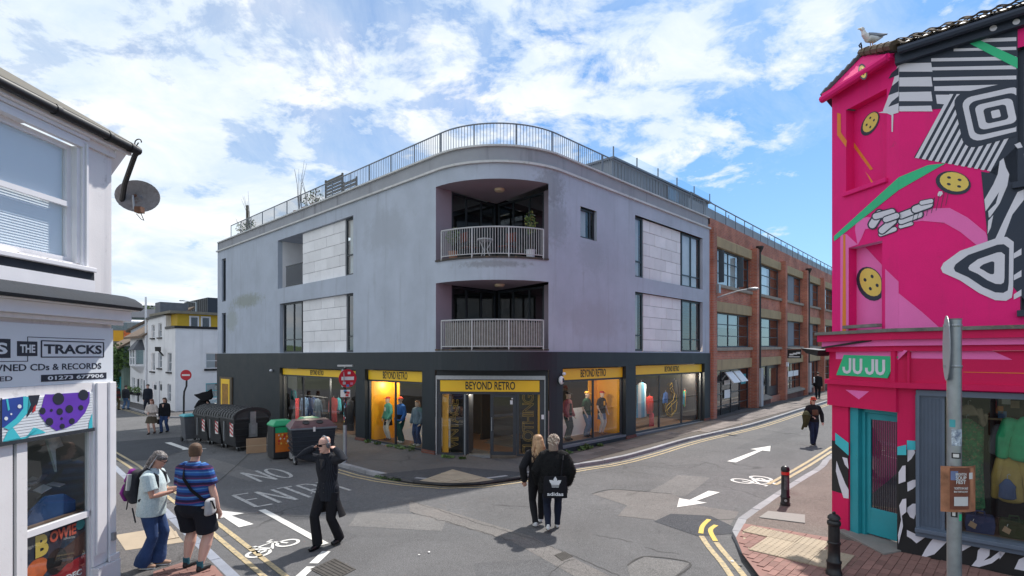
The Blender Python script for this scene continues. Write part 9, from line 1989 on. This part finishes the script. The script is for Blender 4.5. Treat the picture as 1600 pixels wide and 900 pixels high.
# ---- pink shop window
def jw(px, n=-.5): s_ = JQ(px, None, n); p = JP(s_, n, 0); return Vector((p.x, p.y, 0))
jz = lambda px, py, n=-.5: JQ(px, py, n)[1]; rzj = atan2(JD.y, JD.x)
GPAT = M('leafy_print', (.02, .13, .045), .8, .8, 14, stain=((.35, .12, .10), .6, 34))
t = garment('green leafy printed dress on the left of the pink shop window', 0, 0, jz(1510, 655), 1.25, GPAT, .22, .10, P=jw(1510), rz=rzj, group='clothes in the pink shop window', slv=False)
t = garment('knitted collar on a wooden hanger at the top of the pink shop window', 0, 0, jz(1513, 632, -.7), .14, c_('oat_knit', (.32, .24, .17)), .16, .05, P=jw(1513, -.7), rz=rzj, group='clothes in the pink shop window')
t = garment('mustard shirt hanging right of the post in the pink shop window', 0, 0, jz(1580, 712), .62, c_('mustard', (.36, .25, .07)), .14, .07, P=jw(1580), rz=rzj, group='clothes in the pink shop window'); t = garment('dark blue denim shorts under the mustard shirt', 0, 0, jz(1574, 748, -.4), .26, DENIM, .10, .05, P=jw(1574, -.4), rz=rzj, group='clothes in the pink shop window', slv=False)
t = garment('grey sweatshirt beside the green jacket in the pink shop window', 0, 0, jz(1582, 662, -.6), .42, c_('grey_marl', (.13, .135, .155)), .17, .10, P=jw(1584, -.6), rz=rzj, group='clothes in the pink shop window'); t = garment('bright green and white jacket at the right edge of the pink shop window', 0, 0, jz(1600, 652), .55, c_('jacket_green', (.03, .36, .17)), .20, .11, P=jw(1603, -.45), rz=rzj, group='clothes in the pink shop window')
def hold(label, px, w, h, d, mat, n=-.38):
 p = jw(px, n); t = thing('holdall', label, 'bag', (p.x, p.y, ZS-.018), rzj+.08, 'bags on the pink shop window shelf'); mb = MB(); mb.loft([[(x*w*k, y*d*k, z) for x, y in ((-1, -1), (-.2, -1.12), (.2, -1.12), (1, -1), (1.06, 0), (1, 1), (-1, 1), (-1.06, 0))] for z, k in ((0, .96), (h*.5, 1.05), (h*.92, .98), (h, .85))], mat); mb.build('body', t, smooth=True)
 m2 = MB(); m2.box(-w*.5, w*.5, -d*1.2, -d*1.06, h*.80, h*.98, mat); m2.build('flap', t); m2 = MB(); m2.tube([(-w*.35, -d*.6, h), (-w*.3, -d*.6, h+.06), (w*.3, -d*.6, h+.06), (w*.35, -d*.6, h)], .014, mat, 6); m2.build('handle', t); m2 = MB(); m2.prism([(-w*.85, -d*1.22, h*.38), (-w*.35, -d*1.22, h*.22), (-w*.2, -d*1.22, h*.5), (-w*.65, -d*1.22, h*.68)], (0, -.004, 0), CARD); m2.build('price_tag', t); m2 = MB(); m2.tube([(-w*.5, -d*1.2, h*.65), (-w*.35, -d*1.1, h*.95)], .003, HAZW, 4); m2.build('tag_string', t)
hold('navy canvas holdall with a brown paper tag on the window shelf', 1531, .155, .24, .10, c_('navy_canvas', (.022, .038, .10))); hold('olive green square bag with a brown paper tag on the window shelf', 1584, .15, .24, .09, c_('olive_canvas', (.035, .045, .02)))
mb = MB(); p = jw(1532, -.9)
WOOD = M('pale_wood', (.34, .24, .13), .6, .2, 5); t = thing('wooden_stand', 'pale wooden stand with a rail in the pink shop window', 'display stand', (p.x, p.y, ZS-.02), rzj); hh = jz(1535, 653, -.9)-ZS
for x in (-.02, .62): m2 = MB(); m2.box(x, x+.05, -.02, .03, 0, hh, WOOD); m2.build('upright', t)
m2 = MB(); m2.box(-.02, .67, -.021, .031, hh+.001, hh+.03, WOOD); m2.build('rail', t)
for i, (px, py, m_) in enumerate(((1528, 627, MOR), (1536, 630, HAZW), (1537, 641, HAZW), (1550, 622, CARD), (1551, 631, RED), (1561, 640, MOR), (1566, 648, STK[6]), (1572, 626, HAZW), (1586, 632, CARD), (1546, 652, PTe))):
 p = JP(JQ(px, None, -1.46), -1.46, jz(px, py, -1.46)); t = tag(MB().box(-.05, .05, -.012, 0, -.055, .055, m_).build('picture_card'), 'small %s card pinned to the back wall of the pink shop window' % ('orange leftmost', 'upper left white', 'lower left white', 'upper middle brown', 'red', 'right hand orange', 'blue', 'right hand white', 'rightmost brown', 'teal')[i], 'card', 'cards pinned in the pink shop window'); t.location = p; t.rotation_euler = (0, 0, rzj)
# ---- record shop window
s0 = VQ(92, None, -.25); zz = zsf
bc = tag(MB().prism([VP(VQ(50), -.10, zz), VP(VQ(130), -.10, zz), VP(VQ(130), -.10, zz+.13), VP(VQ(112), -.10, zz+.25), VP(VQ(86), -.10, zz+.27), VP(VQ(64), -.10, zz+.16)], (-.04, 0, 0), BLUEC).build('blue_cover'), 'dark blue curved display card in the record shop window', 'display card')
for i in range(16):
 a = random.random(); p = VP(VQ(44)+(VQ(132)-VQ(44))*(i+.5)/16, -.3-.3*random.random(), zz+.28+.14*random.random()); t = tag(MB().box(-.07, .07, -.06, .06, -.006, .006, random.choice([HAZW, HAZW, CARD, SIGNBK, LIDT])).build('disc_case'), 'loose disc case in the jumble on the record shop window shelf', 'disc case', 'disc cases in the record shop window'); t.location = p; t.rotation_euler = (random.uniform(-.9, .9), random.uniform(-.6, .6), random.uniform(0, 3))
mb = MB(); mb.prism([VP(VQ(100), -.22, zz+.95), VP(VQ(116), -.22, zz+1.0), VP(VQ(126), -.22, zz+.8), VP(VQ(114), -.22, zz+.78), VP(VQ(116), -.22, zz+.5)], (-.03, 0, 0), M('pale_print', (.42, .47, .45), .6, .3, 8)); tag(mb.build('hanging_print'), 'pale angular print hanging in the record shop window', 'print')
for i in range(14):
 px, py = random.choice(((905, 738), (1000, 715), (560, 742), (930, 860), (640, 860), (1160, 880), (760, 760), (480, 770))); g = gp(px+random.uniform(-40, 40), py+random.uniform(-6, 10)); m2 = MB(); r = random.uniform(.012, .035); m2.prism([(r*cos(a)*random.uniform(.6, 1.2), r*sin(a)*random.uniform(.6, 1.2), 0) for a in (0, 1.3, 2.6, 3.9, 5.2)], (0, 0, .006), random.choice([HAZW, CARD, WHG, HAZW])); t = tag(m2.build('litter'), 'tiny scrap of litter lying on the road', 'litter', 'litter scraps on the road'); t.location = (g.x, g.y, hz(*g)+.012)
